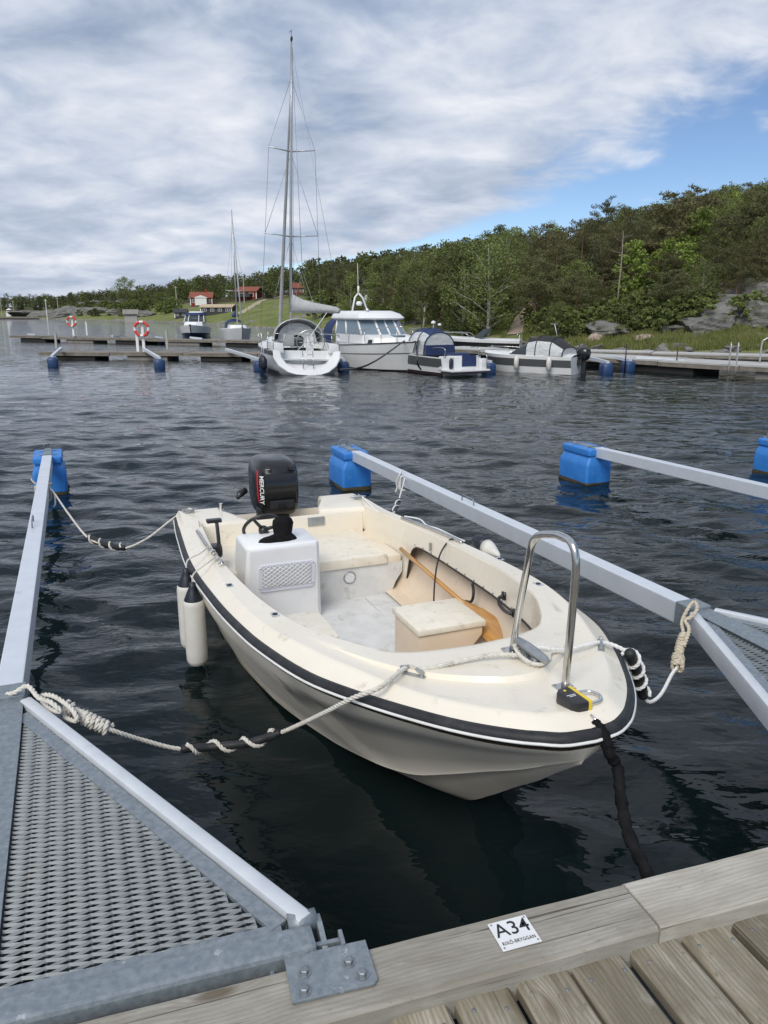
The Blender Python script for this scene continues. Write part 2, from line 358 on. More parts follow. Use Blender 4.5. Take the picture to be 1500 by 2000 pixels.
# ---------------------------------------------------------------- water
def water_material():
    m = bpy.data.materials.new('sea_water'); m.use_nodes = True; nt = m.node_tree; N = nt.nodes.new; L = nt.links.new
    b = nt.nodes['Principled BSDF']; b.inputs['Base Color'].default_value = (.0042, .0092, .0098, 1)
    b.inputs['Roughness'].default_value = .035; b.inputs['IOR'].default_value = 1.333
    g = N('ShaderNodeNewGeometry')
    def ns(scale, st, rot, det, off=(0, 0, 0), dist=0.0):
        mp = N('ShaderNodeMapping'); mp.inputs['Scale'].default_value = st; mp.inputs['Rotation'].default_value = (0, 0, rot); mp.inputs['Location'].default_value = off
        L(g.outputs['Position'], mp.inputs[0])
        n = N('ShaderNodeTexNoise'); n.inputs['Scale'].default_value = scale; n.inputs['Detail'].default_value = det; n.inputs['Roughness'].default_value = .5
        n.inputs['Distortion'].default_value = dist; L(mp.outputs[0], n.inputs['Vector']); return n.outputs['Fac']
    def mul(a, v):
        k = N('ShaderNodeMath'); k.operation = 'MULTIPLY'
        L(a, k.inputs[0])
        if isinstance(v, (int, float)): k.inputs[1].default_value = v
        else: L(v, k.inputs[1])
        return k.outputs[0]
    def add(a, v):
        k = N('ShaderNodeMath'); k.operation = 'ADD'; L(a, k.inputs[0]); L(v, k.inputs[1]); return k.outputs[0]
    small = mul(ns(5.2, (.5, 1, 1), R(12), 3, dist=.4), .030)
    fine = mul(ns(15, (.6, 1, 1), R(-18), 2), .0062)
    mid = mul(ns(1.5, (.45, 1, 1), R(-8), 3, dist=.3), .07)
    # cat's-paws: where the wind touches down, and the lee behind the pier
    gust = N('ShaderNodeMapRange'); gust.inputs[1].default_value = .3; gust.inputs[2].default_value = .7; gust.inputs[3].default_value = .55; gust.inputs[4].default_value = 1.15
    L(ns(.16, (.5, 1.2, 1), R(10), 3), gust.inputs[0])
    sep = N('ShaderNodeSeparateXYZ'); L(g.outputs['Position'], sep.inputs[0])
    lee = N('ShaderNodeMapRange'); lee.interpolation_type = 'SMOOTHSTEP'; lee.inputs[1].default_value = 1.5; lee.inputs[2].default_value = 7.5; lee.inputs[3].default_value = .42; lee.inputs[4].default_value = 1
    L(sep.outputs[1], lee.inputs[0])
    h = mul(mul(add(add(small, fine), mid), gust.outputs[0]), lee.outputs[0])
    bp = N('ShaderNodeBump'); bp.inputs['Strength'].default_value = 1.0; bp.inputs['Distance'].default_value = 1.0
    L(h, bp.inputs['Height']); L(bp.outputs[0], b.inputs['Normal'])
    return m
def graded(a0, a1, step0, grow, inner):
    out = [0.0]; x = 0.0
    while x < max(abs(a0), abs(a1)):
        x += step0 if x < inner else step0 + (x - inner) * grow
        out.append(x)
    o = np.array(out); full = np.concatenate([-o[:0:-1], o]); return full[(full >= a0) & (full <= a1)]
def make_water():
    xs = graded(-420, 420, .065, .035, 5.5)
    ys = np.concatenate([[-40, -20, -10, -5, -2], np.arange(-.5, 9, .05)])
    y = 9.0; l = []
    while y < 420: l.append(y); y += .05 + (y - 9) * .0115
    ys = np.concatenate([ys, l])
    X, Y = np.meshgrid(xs, ys)
    dx = np.gradient(xs)[None, :]; dy = np.gradient(ys)[:, None]
    Z = np.zeros_like(X); g = np.random.default_rng(3)
    lee = np.clip((Y - 1.2) / 7.0, 0, 1); lee = .42 + .58 * lee * lee * (3 - 2 * lee)
    for i in range(54):
        lam = .27 * (1.7 / .27) ** g.random(); th = R(78) + g.normal() * .42
        k = 2 * math.pi / lam; a = .0040 * lam ** .72 * (.6 + .8 * g.random())
        kx, ky = k * math.cos(th), k * math.sin(th)
        att = np.clip(1.6 - 4.2 * np.maximum(dx * abs(kx), dy * abs(ky)) / (2 * math.pi), 0, 1)
        ph = kx * X + ky * Y + g.random() * 6.28 + .5 * np.sin(X * .21 + i) + .5 * np.sin(Y * .17 + i * 1.7)
        s_ = np.sin(ph); Z += a * att * (s_ - .22 * np.cos(2 * ph))
    Z *= lee
    o = link_mesh('sea', grid_mesh('sea', np.stack([X, Y, Z], -1)), water_material()); tag(o, kind='structure'); return o
make_water()
# ---------------------------------------------------------------- terrain
TX = [-500, 0, 100, 300, 500, 650, 750, 850, 950, 1100, 1300, 1500, 1950]
T_SHORE = [285, 262, 235, 184, 115, 98, 86, 71, 57.5, 48, 43, 41, 38.5]
T_RIDGE = [390, 345, 332, 300, 250, 205, 175, 152, 137, 126, 120, 116, 110]
T_HIGH = [4.2, 3.6, 3.8, 6.2, 6.9, 8.2, 7.2, 6.6, 7.4, 7.0, 10.4, 12.2, 13.5]
def px_of(X, Y): return 750 + 1500 * 1.0336 * X / np.maximum(Y, 1e-3)
def wob(X, Y):
    return (np.sin(X * .31 + 1.3 * np.sin(Y * .17)) + np.sin(Y * .37 + 1.1 * np.sin(X * .23 + 2)) + .6 * np.sin(X * .83 + Y * .71) + .5 * np.sin(X * 1.37 - Y * 1.13 + 1)) / 3.1
def land(X, Y):
    X = np.asarray(X, float); Y = np.asarray(Y, float)
    p = px_of(X, Y); ds = np.interp(p, TX, T_SHORE); dr = np.interp(p, TX, T_RIDGE); hr = np.interp(p, TX, T_HIGH)
    ds = ds * (1 + .012 * wob(X * 1.5, Y * 1.1))
    f = (Y - ds) / (dr - ds); fc = np.clip(f, 0, 1)
    h = hr * (1 - (1 - fc) ** np.interp(p, [480, 760], [1.15, 1.22]))
    bank = np.clip((Y - ds) / 2.0, -2.5, 1)
    h = h + .32 * bank + np.clip(f, 0, 1) * .55 * wob(X * .6, Y * .6) + .12 * wob(X * 1.9, Y * 1.9) * np.clip((Y - ds) / 4, 0, 1)
    h = np.where(f > 1, h - (f - 1) * 2.5, h)
    return h, f, p, Y - ds
def land_z(x, y): return float(land(np.array([x]), np.array([y]))[0][0])
def make_terrain():
    pxs = np.linspace(-480, 1930, 330); fs = np.concatenate([np.linspace(-.06, .12, 40), np.linspace(.13, 1.0, 90), np.linspace(1.03, 1.9, 14)])
    PX, Fv = np.meshgrid(pxs, fs)
    ds = np.interp(PX, TX, T_SHORE); dr = np.interp(PX, TX, T_RIDGE)
    Y = ds + (dr - ds) * Fv; X = (PX - 750) / 1500 / 1.0336 * Y
    h, f, p, dsh = land(X, Y)
    me = grid_mesh('shore_land', np.stack([X, Y, h], -1))
    # how far the wood has taken the ground (leaf litter instead of meadow)
    fr = np.where(p > 690, np.clip((dsh - 7) / 4, 0, 1), np.clip((f - .5) / .12, 0, 1))
    at_ = me.attributes.new('litter', 'FLOAT', 'POINT'); at_.data.foreach_set('value', fr.reshape(-1).astype(np.float32))
    m = bpy.data.materials.new('meadow'); m.use_nodes = True; nt = m.node_tree; N = nt.nodes.new; L = nt.links.new
    b = nt.nodes['Principled BSDF']; b.inputs['Roughness'].default_value = .95; b.inputs['Specular IOR Level'].default_value = .15
    g = N('ShaderNodeNewGeometry')
    def ns(s_, d):
        n = N('ShaderNodeTexNoise'); n.inputs['Scale'].default_value = s_; n.inputs['Detail'].default_value = d; L(g.outputs['Position'], n.inputs['Vector']); return n.outputs['Fac']
    def ramp(fac, cs):
        r = N('ShaderNodeValToRGB'); L(fac, r.inputs[0]); e = r.color_ramp.elements
        e[0].position, e[0].color = cs[0][0], (*cs[0][1], 1); e[1].position, e[1].color = cs[-1][0], (*cs[-1][1], 1)
        for q in cs[1:-1]: k = e.new(q[0]); k.color = (*q[1], 1)
        return r.outputs[0]
    grass = ramp(ns(.35, 8), [(.3, (.105, .135, .035)), (.5, (.15, .175, .055)), (.7, (.21, .20, .085))])
    litter = ramp(ns(.9, 6), [(.35, (.05, .05, .02)), (.65, (.095, .085, .045))])
    rock = ramp(ns(1.2, 8), [(.35, (.13, .125, .115)), (.65, (.27, .255, .24))])
    a = N('ShaderNodeAttribute'); a.attribute_name = 'litter'
    mx = N('ShaderNodeMix'); mx.data_type = 'RGBA'; L(a.outputs['Fac'], mx.inputs[0]); L(grass, mx.inputs[6]); L(litter, mx.inputs[7])
    # rocky ground breaks through here and there, and at the water's edge
    rk = N('ShaderNodeMapRange'); rk.interpolation_type = 'SMOOTHSTEP'; rk.inputs[1].default_value = .58; rk.inputs[2].default_value = .64; L(ns(.16, 6), rk.inputs[0])
    sep = N('ShaderNodeSeparateXYZ'); L(g.outputs['Position'], sep.inputs[0])
    sh = N('ShaderNodeMapRange'); sh.inputs[1].default_value = .26; sh.inputs[2].default_value = .1; L(sep.outputs[2], sh.inputs[0])
    mm = N('ShaderNodeMath'); mm.operation = 'MAXIMUM'; L(rk.outputs[0], mm.inputs[0]); L(sh.outputs[0], mm.inputs[1])
    m2 = N('ShaderNodeMix'); m2.data_type = 'RGBA'; L(mm.outputs[0], m2.inputs[0]); L(mx.outputs[2], m2.inputs[6]); L(rock, m2.inputs[7])
    L(m2.outputs[2], b.inputs['Base Color'])
    bp = N('ShaderNodeBump'); bp.inputs['Strength'].default_value = .8; bp.inputs['Distance'].default_value = .25; L(ns(2.5, 8), bp.inputs['Height']); L(bp.outputs[0], b.inputs['Normal'])
    o = link_mesh('shore_land', me, m); tag(o, kind='structure')
make_terrain()
def make_path(name, pts, w0, w1, m):
    """a beaten path lying on the land; pts in photograph measure with distance"""
    P = smooth_path([Vector((x, y, 0)) for x, y in pts], 10); rows = []
    for i, p in enumerate(P):
        t = (P[min(i + 1, len(P) - 1)] - P[max(0, i - 1)]).normalized(); n = Vector((-t.y, t.x, 0)); w = lerp(w0, w1, i / len(P))
        row = []
        for k in range(-2, 3):
            q = p + n * w * k / 2; row.append((q.x, q.y, land_z(q.x, q.y) + .06))
        rows.append(row)
    o = MB().loft(rows).build(name, m, None, True); tag(o, kind='structure'); return o
def az(px, d): return ((px - 750) / 1500 / 1.0336 * d, d)
make_path('path', [az(1006, 57), az(1012, 61), az(1020, 66), az(1031, 72), az(1040, 77), az(1036, 83)], .55, .42, MATS['path_gravel'])
mat('track', (.30, .26, .17), (.38, .33, .23), 1.5, .95)
make_path('track', [az(470, 150), az(490, 168), az(515, 186), az(560, 200)], .9, .9, MATS['track'])
# ---------------------------------------------------------------- rocks
def rock_mesh(name, seed, flat=.55):
    bm = bmesh.new(); bmesh.ops.create_icosphere(bm, subdivisions=4, radius=1); g = np.random.default_rng(seed)
    d = [Vector(g.normal(size=3)).normalized() for _ in range(16)]; off = [.58 + .42 * g.random() for _ in range(16)]
    ph = g.random(6) * 6
    for v in bm.verts:
        n = v.co.normalized(); r = 1.15
        for a, o in zip(d, off):
            q = n.dot(a)
            if q > .05: r = min(r, o / q)
        r += .05 * math.sin(n.x * 7 + ph[0]) * math.sin(n.y * 8 + ph[1]) + .03 * math.sin(n.z * 17 + ph[2] + n.x * 11)
        v.co = n * r; v.co.z *= flat
    me = bpy.data.meshes.new(name); bm.to_mesh(me); bm.free()
    me.polygons.foreach_set('use_smooth', [True] * len(me.polygons)); me.set_sharp_from_angle(angle=R(24)); me.materials.append(MATS['rock']); return me
ROCKS = [rock_mesh('rock', 20 + i, .5 + .08 * (i % 4)) for i in range(6)]
def put_rock(name, px, d, size, label, cat, group=None, sink=.25, rz=None, k=0, stretch=(1, 1, 1), pink=False):
    x, y = az(px, d); o = bpy.data.objects.new(name, ROCKS[k % 6]); COL.objects.link(o)
    o.location = (x, y, max(-.1, land_z(x, y)) - size * stretch[2] * sink * .6 + size * stretch[2] * .2)
    o.rotation_euler = (random.uniform(-.15, .15), random.uniform(-.15, .15), random.uniform(0, 6.28) if rz is None else rz)
    o.scale = (size * stretch[0], size * stretch[1], size * stretch[2])
    if pink:
        o.data = o.data.copy(); o.data.materials.clear(); o.data.materials.append(MATS['rock_pink'])
    tag(o, label, cat, group); return o
OUT = [(1190, 50, 1.7, 'pale rock outcrop at the grass edge right of the round bush'), (1235, 51.5, 1.4, 'smaller cracked rock slab right of the pale outcrop'),
       (1330, 47.5, 1.0, 'low grey rock hump above the middle of the right-hand shore'), (1385, 47, 1.5, 'bare grey rock hump in the grass right of centre on the shore'),
       (1440, 48.5, 2.0, 'tall cracked grey rock face below the pines at far right'), (1500, 47.5, 2.3, 'large dark rock face at the right edge of the photo'),
       (1400, 52.5, 2.0, 'weathered ledge half hidden under branches on the right slope'), (1465, 54, 2.4, 'upper grey ledge above the tall rock face at far right'),
       (1535, 54, 2.8, 'rock shoulder rising at the right border of the slope'), (1590, 49, 2.6, 'rock wall continuing beyond the right border')]
for i, (p_, d_, s_, lb) in enumerate(OUT): put_rock('rock_outcrop', p_, d_, s_, lb, 'rock', 'rock outcrops on the right slope', k=i, stretch=(1.3, .9, 1.0 if p_ > 1370 else .8), sink=.22 if p_ > 1370 else .3)
for i in range(46):
    p_ = random.uniform(1040, 1530); base = interp(p_, TX, T_SHORE); d_ = base + random.choice([.2, .5, .9, 1.6, 3, 5]) + random.uniform(-.3, .3)
    put_rock('boulder', p_, d_, random.uniform(.18, .5), 'grey shore stone lying along the waterline of the right-hand shore', 'stone', 'stones along the right-hand shore', k=i, sink=.4)
put_rock('boulder', 1168, 48.6, .62, 'pinkish boulder at the waterline behind the black canopy boat', 'stone', 'stones along the right-hand shore', k=2, pink=True)
put_rock('boulder', 1262, 46.5, .6, 'pale rounded boulder in the grass of the right-hand shore', 'stone', 'stones along the right-hand shore', k=4, pink=True)
for i in range(40):
    p_ = random.uniform(800, 1040); base = interp(p_, TX, T_SHORE)
    put_rock('boulder', p_, base + random.uniform(-.3, .9), random.uniform(.25, .6), 'dark shore stone below the trees behind the moored boats', 'stone', 'stones below the trees', k=i, sink=.35)
for i, (p_, d_, s_) in enumerate([(95, 250, 5.0), (130, 246, 6.0), (165, 243, 5.0), (205, 236, 4.0), (60, 258, 4.5), (285, 205, 3.5), (240, 225, 4), (262, 216, 3)]):
    put_rock('rock_outcrop', p_, d_, s_, 'smooth grey rock knoll by the water on the far left shore', 'rock', 'rock knolls on the far left shore', k=i, stretch=(1.7, 1, .62))
for i, (p_, d_) in enumerate([(225, 275), (262, 262), (205, 268)]):
    put_rock('rock_outcrop', p_, d_, 6.0, 'bare rock showing through the far left meadow', 'rock', 'bare rock in the far meadow', k=i + 2, stretch=(1.8, 1, .4))
# ---------------------------------------------------------------- vegetation
def leaf_quads(g, C, size, aspect=.55, flat=0.0, axis=None):
    """quads of about `size` round centres C, freely turned (flat>0 lays them down)"""
    n = len(C); a = g.normal(size=(n, 3))
    if axis is not None: a = axis + .55 * a
    a[:, 2] *= (1 - flat); a /= np.linalg.norm(a, axis=1)[:, None] + 1e-9
    b = g.normal(size=(n, 3)); b[:, 2] *= (1 - flat); b -= a * (a * b).sum(1)[:, None]; b /= np.linalg.norm(b, axis=1)[:, None] + 1e-9
    s = (size * (.6 + .8 * g.random(n)))[:, None]
    a = a * s * .5; b = b * s * .5 * aspect
    return np.stack([C - a, C - b * 1.0, C + a, C + b], 1)
def make_tree_meshes(kind, seed, H, leaves):
    g = np.random.default_rng(seed); rnd = random.Random(seed)
    tr = MB(); lean = Vector((rnd.uniform(-.06, .06), rnd.uniform(-.06, .06), 0)); bend = rnd.uniform(0, 6.28)
    def axis(t): return Vector((math.cos(bend) * .18 * math.sin(t * 3) + lean.x * H * t, math.sin(bend) * .18 * math.sin(t * 3) + lean.y * H * t, H * t))
    r0 = H * (.020 if kind != 'oak' else .024)
    tr.tube([axis(i / 9 * .96) for i in range(10)], [r0 * (1 - .88 * i / 9) + .008 for i in range(10)], 7)
    cl = []  # clump centre, radius, flatten
    if kind in ('pine', 'pine_brown'):
        start = .28 if kind == 'pine' else .2; nb = 30
        for i in range(nb):
            t = start + (1 - start) * (i / nb) ** .85 + rnd.uniform(-.015, .015); t = min(t, .985)
            prof = math.sin(math.pi * min(1, (t - start) / (1 - start) * .62 + .34)) ** .7
            ln = H * .27 * prof * rnd.uniform(.6, 1.2) + .12; an = i * 2.4 + rnd.uniform(-.5, .5)
            p0 = axis(t); d = Vector((math.cos(an), math.sin(an), rnd.uniform(.02, .4)))
            p1 = p0 + d * ln * .6; p2 = p0 + d * ln + Vector((0, 0, ln * .14))
            tr.tube([p0, p1, p2], [r0 * .30 * (1.1 - t), r0 * .2 * (1.1 - t) + .006, .006], 4)
            for q in (.5, .78, 1.02):
                c = p0.lerp(p2, q); w = ln * .30 + .14
                cl.append((c + Vector((rnd.uniform(-w, w) * .5, rnd.uniform(-w, w) * .5, .06)), w, .42))
        cl.append((axis(1.0), .26, 1.0))
    elif kind == 'spruce':
        nb = 52
        for i in range(nb):
            t = .06 + .93 * i / nb; ln = H * .215 * (1 - t) ** .85 * rnd.uniform(.75, 1.15) + .06; an = i * 2.4 + rnd.uniform(-.3, .3)
            p0 = axis(t); d = Vector((math.cos(an), math.sin(an), -.18)); p2 = p0 + d * ln
            tr.tube([p0, p2], [r0 * .2 * (1.1 - t) + .004, .004], 3)
            for q in (.45, .85): cl.append((p0.lerp(p2, q), ln * .34 + .08, .4))
        cl.append((axis(1.0), .12, 1.4))
    else:
        low = {'birch': .14, 'oak': .16, 'bush': .02, 'young': .12}[kind]; nb = {'birch': 34, 'oak': 34, 'bush': 26, 'young': 20}[kind]
        wid = {'birch': .30, 'oak': .36, 'bush': .62, 'young': .26}[kind]
        for i in range(nb):
            t = low + (1 - low) * (i + rnd.random()) / nb; prof = math.sin(math.pi * min(1, (t - low) / (1 - low) * .84 + .13)) ** .65
            ln = H * wid * prof * rnd.uniform(.55, 1.1) + .08; an = i * 2.4 + rnd.uniform(-.6, .6)
            t0 = max(low * .6, t - .22 * rnd.random() - .08)
            p0 = axis(t0); p2 = axis(t) + Vector((math.cos(an), math.sin(an), rnd.uniform(-.1, .15))) * ln; pm = p0.lerp(p2, .5) + Vector((0, 0, .08 * ln))
            tr.tube([p0, pm, p2], [r0 * .32 * (1.15 - t0), r0 * .2 * (1.1 - t0) + .005, .005], 4)
            for q in (.62, .98):
                w = H * .085 * rnd.uniform(.7, 1.25); cl.append((p0.lerp(p2, q) + Vector((rnd.uniform(-w, w), rnd.uniform(-w, w), 0)) * .5, w, .8 if kind != 'birch' else 1.0))
        cl.append((axis(1.0), H * .05, 1.2))
    tw = sum(w * w for _, w, _ in cl); V = []
    for c, w, fl in cl:
        k = max(6, int(leaves * w * w / tw)); P = g.normal(size=(k, 3)); P /= np.linalg.norm(P, axis=1)[:, None]; P *= (g.random(k) ** .45)[:, None]
        P *= np.array([w, w, w * fl]); P += np.array(c)
        out = (P - np.array(c)) / w + np.array([0, 0, .5])
        if kind in ('pine', 'pine_brown'): V.append(leaf_quads(g, P, .23, .32, 0, out))
        elif kind == 'spruce': V.append(leaf_quads(g, P, .21, .32, 0, out * np.array([1, 1, -.3])))
        else: V.append(leaf_quads(g, P, .155 if kind != 'oak' else .17, .62))
    return tr.mesh('trunk', True, 0, False), quads_mesh('crown', np.concatenate(V))
KINDS = {}
def add_kind(key, kind, leafm, barkm, n, H, leaves):
    for i in range(n):
        t, c = make_tree_meshes(kind, hash(key) % 97 + i * 13 + len(KINDS) * 7 if False else 101 + i * 13 + len(KINDS) * 7, H * (1 + .12 * (i - 1)), leaves)
        t.materials.append(MATS[barkm]); c.materials.append(MATS[leafm]); KINDS.setdefault(key, []).append((t, c, H * (1 + .12 * (i - 1))))
add_kind('pine', 'pine', 'leaf_pine', 'bark_pine', 5, 7.0, 6200)
add_kind('brownpine', 'pine_brown', 'leaf_pine_brown', 'bark_pine', 4, 6.6, 5600)
add_kind('spruce', 'spruce', 'leaf_spruce', 'bark', 2, 7.0, 5600)
add_kind('birch', 'birch', 'leaf_birch', 'bark_birch', 4, 6.6, 6800)
add_kind('oak', 'oak', 'leaf_oak', 'bark', 4, 6.2, 6800)
add_kind('bright', 'young', 'leaf_bright', 'bark', 3, 4.2, 3600)
add_kind('bush', 'bush', 'leaf_birch', 'bark', 4, 1.9, 2600)
def put_tree(key, x, y, h, name, label, cat='tree', group=None, wide=1.0, v=None):
    ms = KINDS[key]; t, c, H = ms[(random.randrange(len(ms)) if v is None else v) % len(ms)]
    o = thing(name, (x, y, land_z(x, y) - .08), label, cat, random.uniform(0, 6.28), group)
    s_ = h / H; o.scale = (s_ * wide, s_ * wide, s_)
    link_mesh('trunk', t, None, o); link_mesh('crown', c, None, o); return o
TREE_NAME = {'pine': 'pine_tree', 'brownpine': 'pine_tree', 'spruce': 'spruce_tree', 'birch': 'birch_tree', 'oak': 'oak_tree', 'bright': 'young_tree', 'bush': 'bush'}
TREE_LOOK = {'pine': 'dark green pine', 'brownpine': 'brownish pine', 'spruce': 'dark pointed spruce', 'birch': 'mid green leafy birch', 'oak': 'rounded green broadleaf tree', 'bright': 'bright light green young tree', 'bush': 'low green bush'}
# trees one can single out
SPECIAL = [('birch', 955, 59, 6.9, 1.25, 'broad light green birch standing left of the foot of the path'), ('birch', 905, 64, 7.2, 1.2, 'tall birch just behind and left of the broad birch'),
           ('oak', 870, 72, 7.4, 1.2, 'rounded green tree behind the navy canopy boat'), ('oak', 1090, 50.5, 2.4, 1.1, 'small leafy tree between the path and the black canopy boat'),
           ('bush', 1110, 50.2, 2.0, 1.15, 'round bright green bush right above the black canopy boat'), ('bright', 1345, 63, 6.0, 1.2, 'bright yellow-green tree standing out on the right slope'),
           ('bright', 1330, 58, 4.2, 1.3, 'lower bright green tree in front of the right slope pines'), ('brownpine', 1345, 72, 7.6, 1.0, 'tall brownish pine behind the bright yellow-green tree'),
           ('brownpine', 1060, 66, 7.0, 1.1, 'brownish pine right of the path, its lower branches bare'), ('pine', 1172, 84, 8.4, .75, 'slim sparse pine poking above the skyline right of centre'),
           ('bush', 1290, 53, 2.6, 1.3, 'spreading green bush above the stones of the right shore'), ('bush', 1225, 52, 1.3, 1.2, 'small bush beside the pale rock outcrop'),
           ('bright', 1412, 86, 6.5, 1.0, 'pale green birch among the dark pines high on the right slope'), ('pine', 1450, 74, 7.0, 1.15, 'large dark pine above the rock face at far right'),
           ('brownpine', 1210, 62, 7.4, .8, 'thin brown pine with bare trunk in the middle of the slope'), ('oak', 250, 262, 9.0, 1.3, 'rounded tree on the far left ridge'),
           ('oak', 318, 215, 4.6, 1.4, 'dark round shrub tree in the far meadow left of the dark cabin')]
placed = []
for key, p_, d_, h_, w_, lb in SPECIAL:
    x, y = az(p_, d_); placed.append((x, y)); put_tree(key, x, y, h_, TREE_NAME[key], lb, 'bush' if key == 'bush' else 'tree', 'trees and bushes that stand out', w_)
# dead standing trunk among the pines
x, y = az(1204, 57)
dt = thing('dead_tree', (x, y, land_z(x, y)), 'bare grey dead trunk standing in front of the pines', 'tree')
mb = MB(); mb.tube([(0, 0, 0), (.05, 0, 2.2), (.12, .05, 4.3), (.1, .1, 5.8)], [.07, .05, .035, .01], 6)
mb.build('trunk', MATS['dead_wood'], dt, True)
for i in range(14):
    a = i * 2.4; z = 2.0 + i * .26; mb = MB(); mb.tube([(.06, 0, z), (.06 + math.cos(a) * .5, math.sin(a) * .5, z + .1), (.06 + math.cos(a) * .8, math.sin(a) * .8, z + .3)], [.018, .012, .004], 4); mb.build('branch', MATS['dead_wood'], dt, True)
# the wood: nearest 270 trees one by one, the rest of the far wood as one mass
cand = []; g = np.random.default_rng(11); tries = 0; cell = {}
for x, y in placed: cell.setdefault((int(x // 3), int(y // 3)), []).append((x, y))
def free(x, y, r):
    cx, cy = int(x // 3), int(y // 3)
    for i in range(-2, 3):
        for j in range(-2, 3):
            for a, b in cell.get((cx + i, cy + j), ()):
                if (a - x) ** 2 + (b - y) ** 2 < r * r: return False
    return True
while tries < 26000:
    tries += 1; p_ = g.uniform(-330, 1830); ds = interp(p_, TX, T_SHORE); dr = interp(p_, TX, T_RIDGE)
    d_ = math.sqrt(g.uniform(ds * ds, (dr * 1.1) ** 2)); f = (d_ - ds) / (dr - ds); x, y = az(p_, d_)
    if p_ > 690:
        if d_ - ds < (5.0 if p_ > 1090 else (2.2 if p_ < 985 else 4)): continue
        if any(a < p_ < b and d_ < c for a, b, c in ((672, 740, 152),)): continue
        if 985 < p_ < 1060 and d_ < 86 and abs(p_ - interp(d_, [56, 61, 66, 72, 77, 83], [1006, 1012, 1020, 1031, 1040, 1036])) < 26: continue
        if p_ > 1365 and (d_ - ds < 10 or d_ - ds < 18 and g.random() < .6): continue
    else:
        lim = .62 if p_ > 330 else .5
        if p_ > 590: lim = interp(p_, [590, 690], [.55, .05])
        if f < lim: continue
        if any(a < p_ < b and d_ < c for a, b, c in ((370, 424, 222), (455, 525, 214), (555, 602, 200), (395, 470, 175))): continue
    r = 2.0 + .007 * d_
    if not free(x, y, r): continue
    cell.setdefault((int(x // 3), int(y // 3)), []).append((x, y)); cand.append((d_, p_, x, y))
cand.sort(); mass = []; cnt = 0
def place(p_, d_):
    if p_ >= 1020:
        hgt = 'at the foot of' if d_ < 59 else 'low on' if d_ < 70 else 'halfway up' if d_ < 86 else 'near the skyline of'
        side = 'right of the path' if p_ < 1120 else 'above the black canopy boat' if p_ < 1220 else 'above the rightmost navy float' if p_ < 1340 else 'left of the right-hand rocks' if p_ < 1420 else 'above the right-hand rocks'
        return hgt + ' the slope ' + side
    if p_ > 640:
        hgt = 'in the front row' if d_ < 80 else 'in the middle' if d_ < 105 else 'at the back'
        side = 'above the white cruiser' if p_ < 770 else 'above the navy canopy boat' if p_ < 900 else 'left of the path'
        return hgt + ' of the wood ' + side
    return 'on the far ridge ' + ('behind the yacht mast' if p_ > 520 else 'behind the red houses' if p_ > 360 else 'left of the red houses')
for i, (d_, p_, x, y) in enumerate(cand):
    if 690 < p_ < 1010: w = [('birch', .34), ('oak', .36), ('pine', .18), ('brownpine', .06), ('bright', .06)]
    elif p_ >= 1010: w = [('pine', .29), ('brownpine', .19), ('spruce', .05), ('oak', .18), ('birch', .16), ('bright', .13)]
    else: w = [('pine', .42), ('birch', .22), ('oak', .26), ('spruce', .10)]
    u = random.random(); key = w[-1][0]
    for k_, q in w:
        if u < q: key = k_; break
        u -= q
    h_ = random.uniform(4.6, 7.2) * (.7 if key == 'bright' else 1)
    if p_ > 1050 and d_ < 58: h_ *= .7
    if p_ < 330: h_ *= .78
    if cnt < 270 and -60 < p_ < 1560:
        cnt += 1; zone = place(p_, d_)
        put_tree(key, x, y, h_, TREE_NAME[key], TREE_LOOK[key] + ' ' + zone, 'tree', TREE_LOOK[key] + ' group ' + zone, random.uniform(.85, 1.25))
    else: mass.append((key, x, y, h_))
def make_mass():
    V = {}
    for key, x, y, h_ in mass:
        t, c, H = random.choice(KINDS[key]); n = len(c.polygons); co = np.empty(n * 12, np.float32); c.vertices.foreach_get('co', co); co = co.reshape(n, 4, 3)
        co = co[np.random.default_rng(int(abs(x * 31 + y * 7))).permutation(n)[:520]]; ctr = co.mean(1, keepdims=True); co = ctr + (co - ctr) * 2.9
        a = random.uniform(0, 6.28); s_ = h_ / H; M = np.array([[math.cos(a), -math.sin(a), 0], [math.sin(a), math.cos(a), 0], [0, 0, 1]]) * s_
        V.setdefault(KINDS[key][0][1].materials[0].name, []).append(co @ M.T + np.array([x, y, land_z(x, y)]))
    names = list(V); me = quads_mesh('far_wood', np.concatenate([np.concatenate(V[k]) for k in names]))
    for k in names: me.materials.append(bpy.data.materials[k])
    me.polygons.foreach_set('material_index', np.concatenate([np.full(sum(len(q) for q in V[k]), i) for i, k in enumerate(names)]).astype(np.int32))
    o = link_mesh('far_wood', me, None); tag(o, 'mixed green wood covering the far ridges', 'wood', None, 'stuff')
make_mass()
for i in range(130):      # shrubs in the far meadow and along the far shore
    p_ = random.uniform(120, 640); ds = interp(p_, TX, T_SHORE); dr = interp(p_, TX, T_RIDGE); f = random.uniform(.1, .62)
    if 340 < p_ < 610: continue
    x, y = az(p_, ds + (dr - ds) * f); put_tree('bush', x, y, random.uniform(1.2, 3.4), 'bush', 'low green bush in the far meadow on the left', 'bush', 'bushes in the far meadow', random.uniform(1, 1.6))
for i in range(90):      # undergrowth on the near slope
    p_ = random.uniform(1040, 1530); ds = interp(p_, TX, T_SHORE); d_ = ds + random.uniform(4.2, 14)
    if p_ > 1365 and d_ < 52 and random.random() < .55: continue
    x, y = az(p_, d_); put_tree(random.choice(['bush', 'bush', 'bright']), x, y, random.uniform(.9, 2.1), 'bush', 'undergrowth bush ' + place(p_, d_), 'bush', 'undergrowth on the right slope', random.uniform(.9, 1.5))
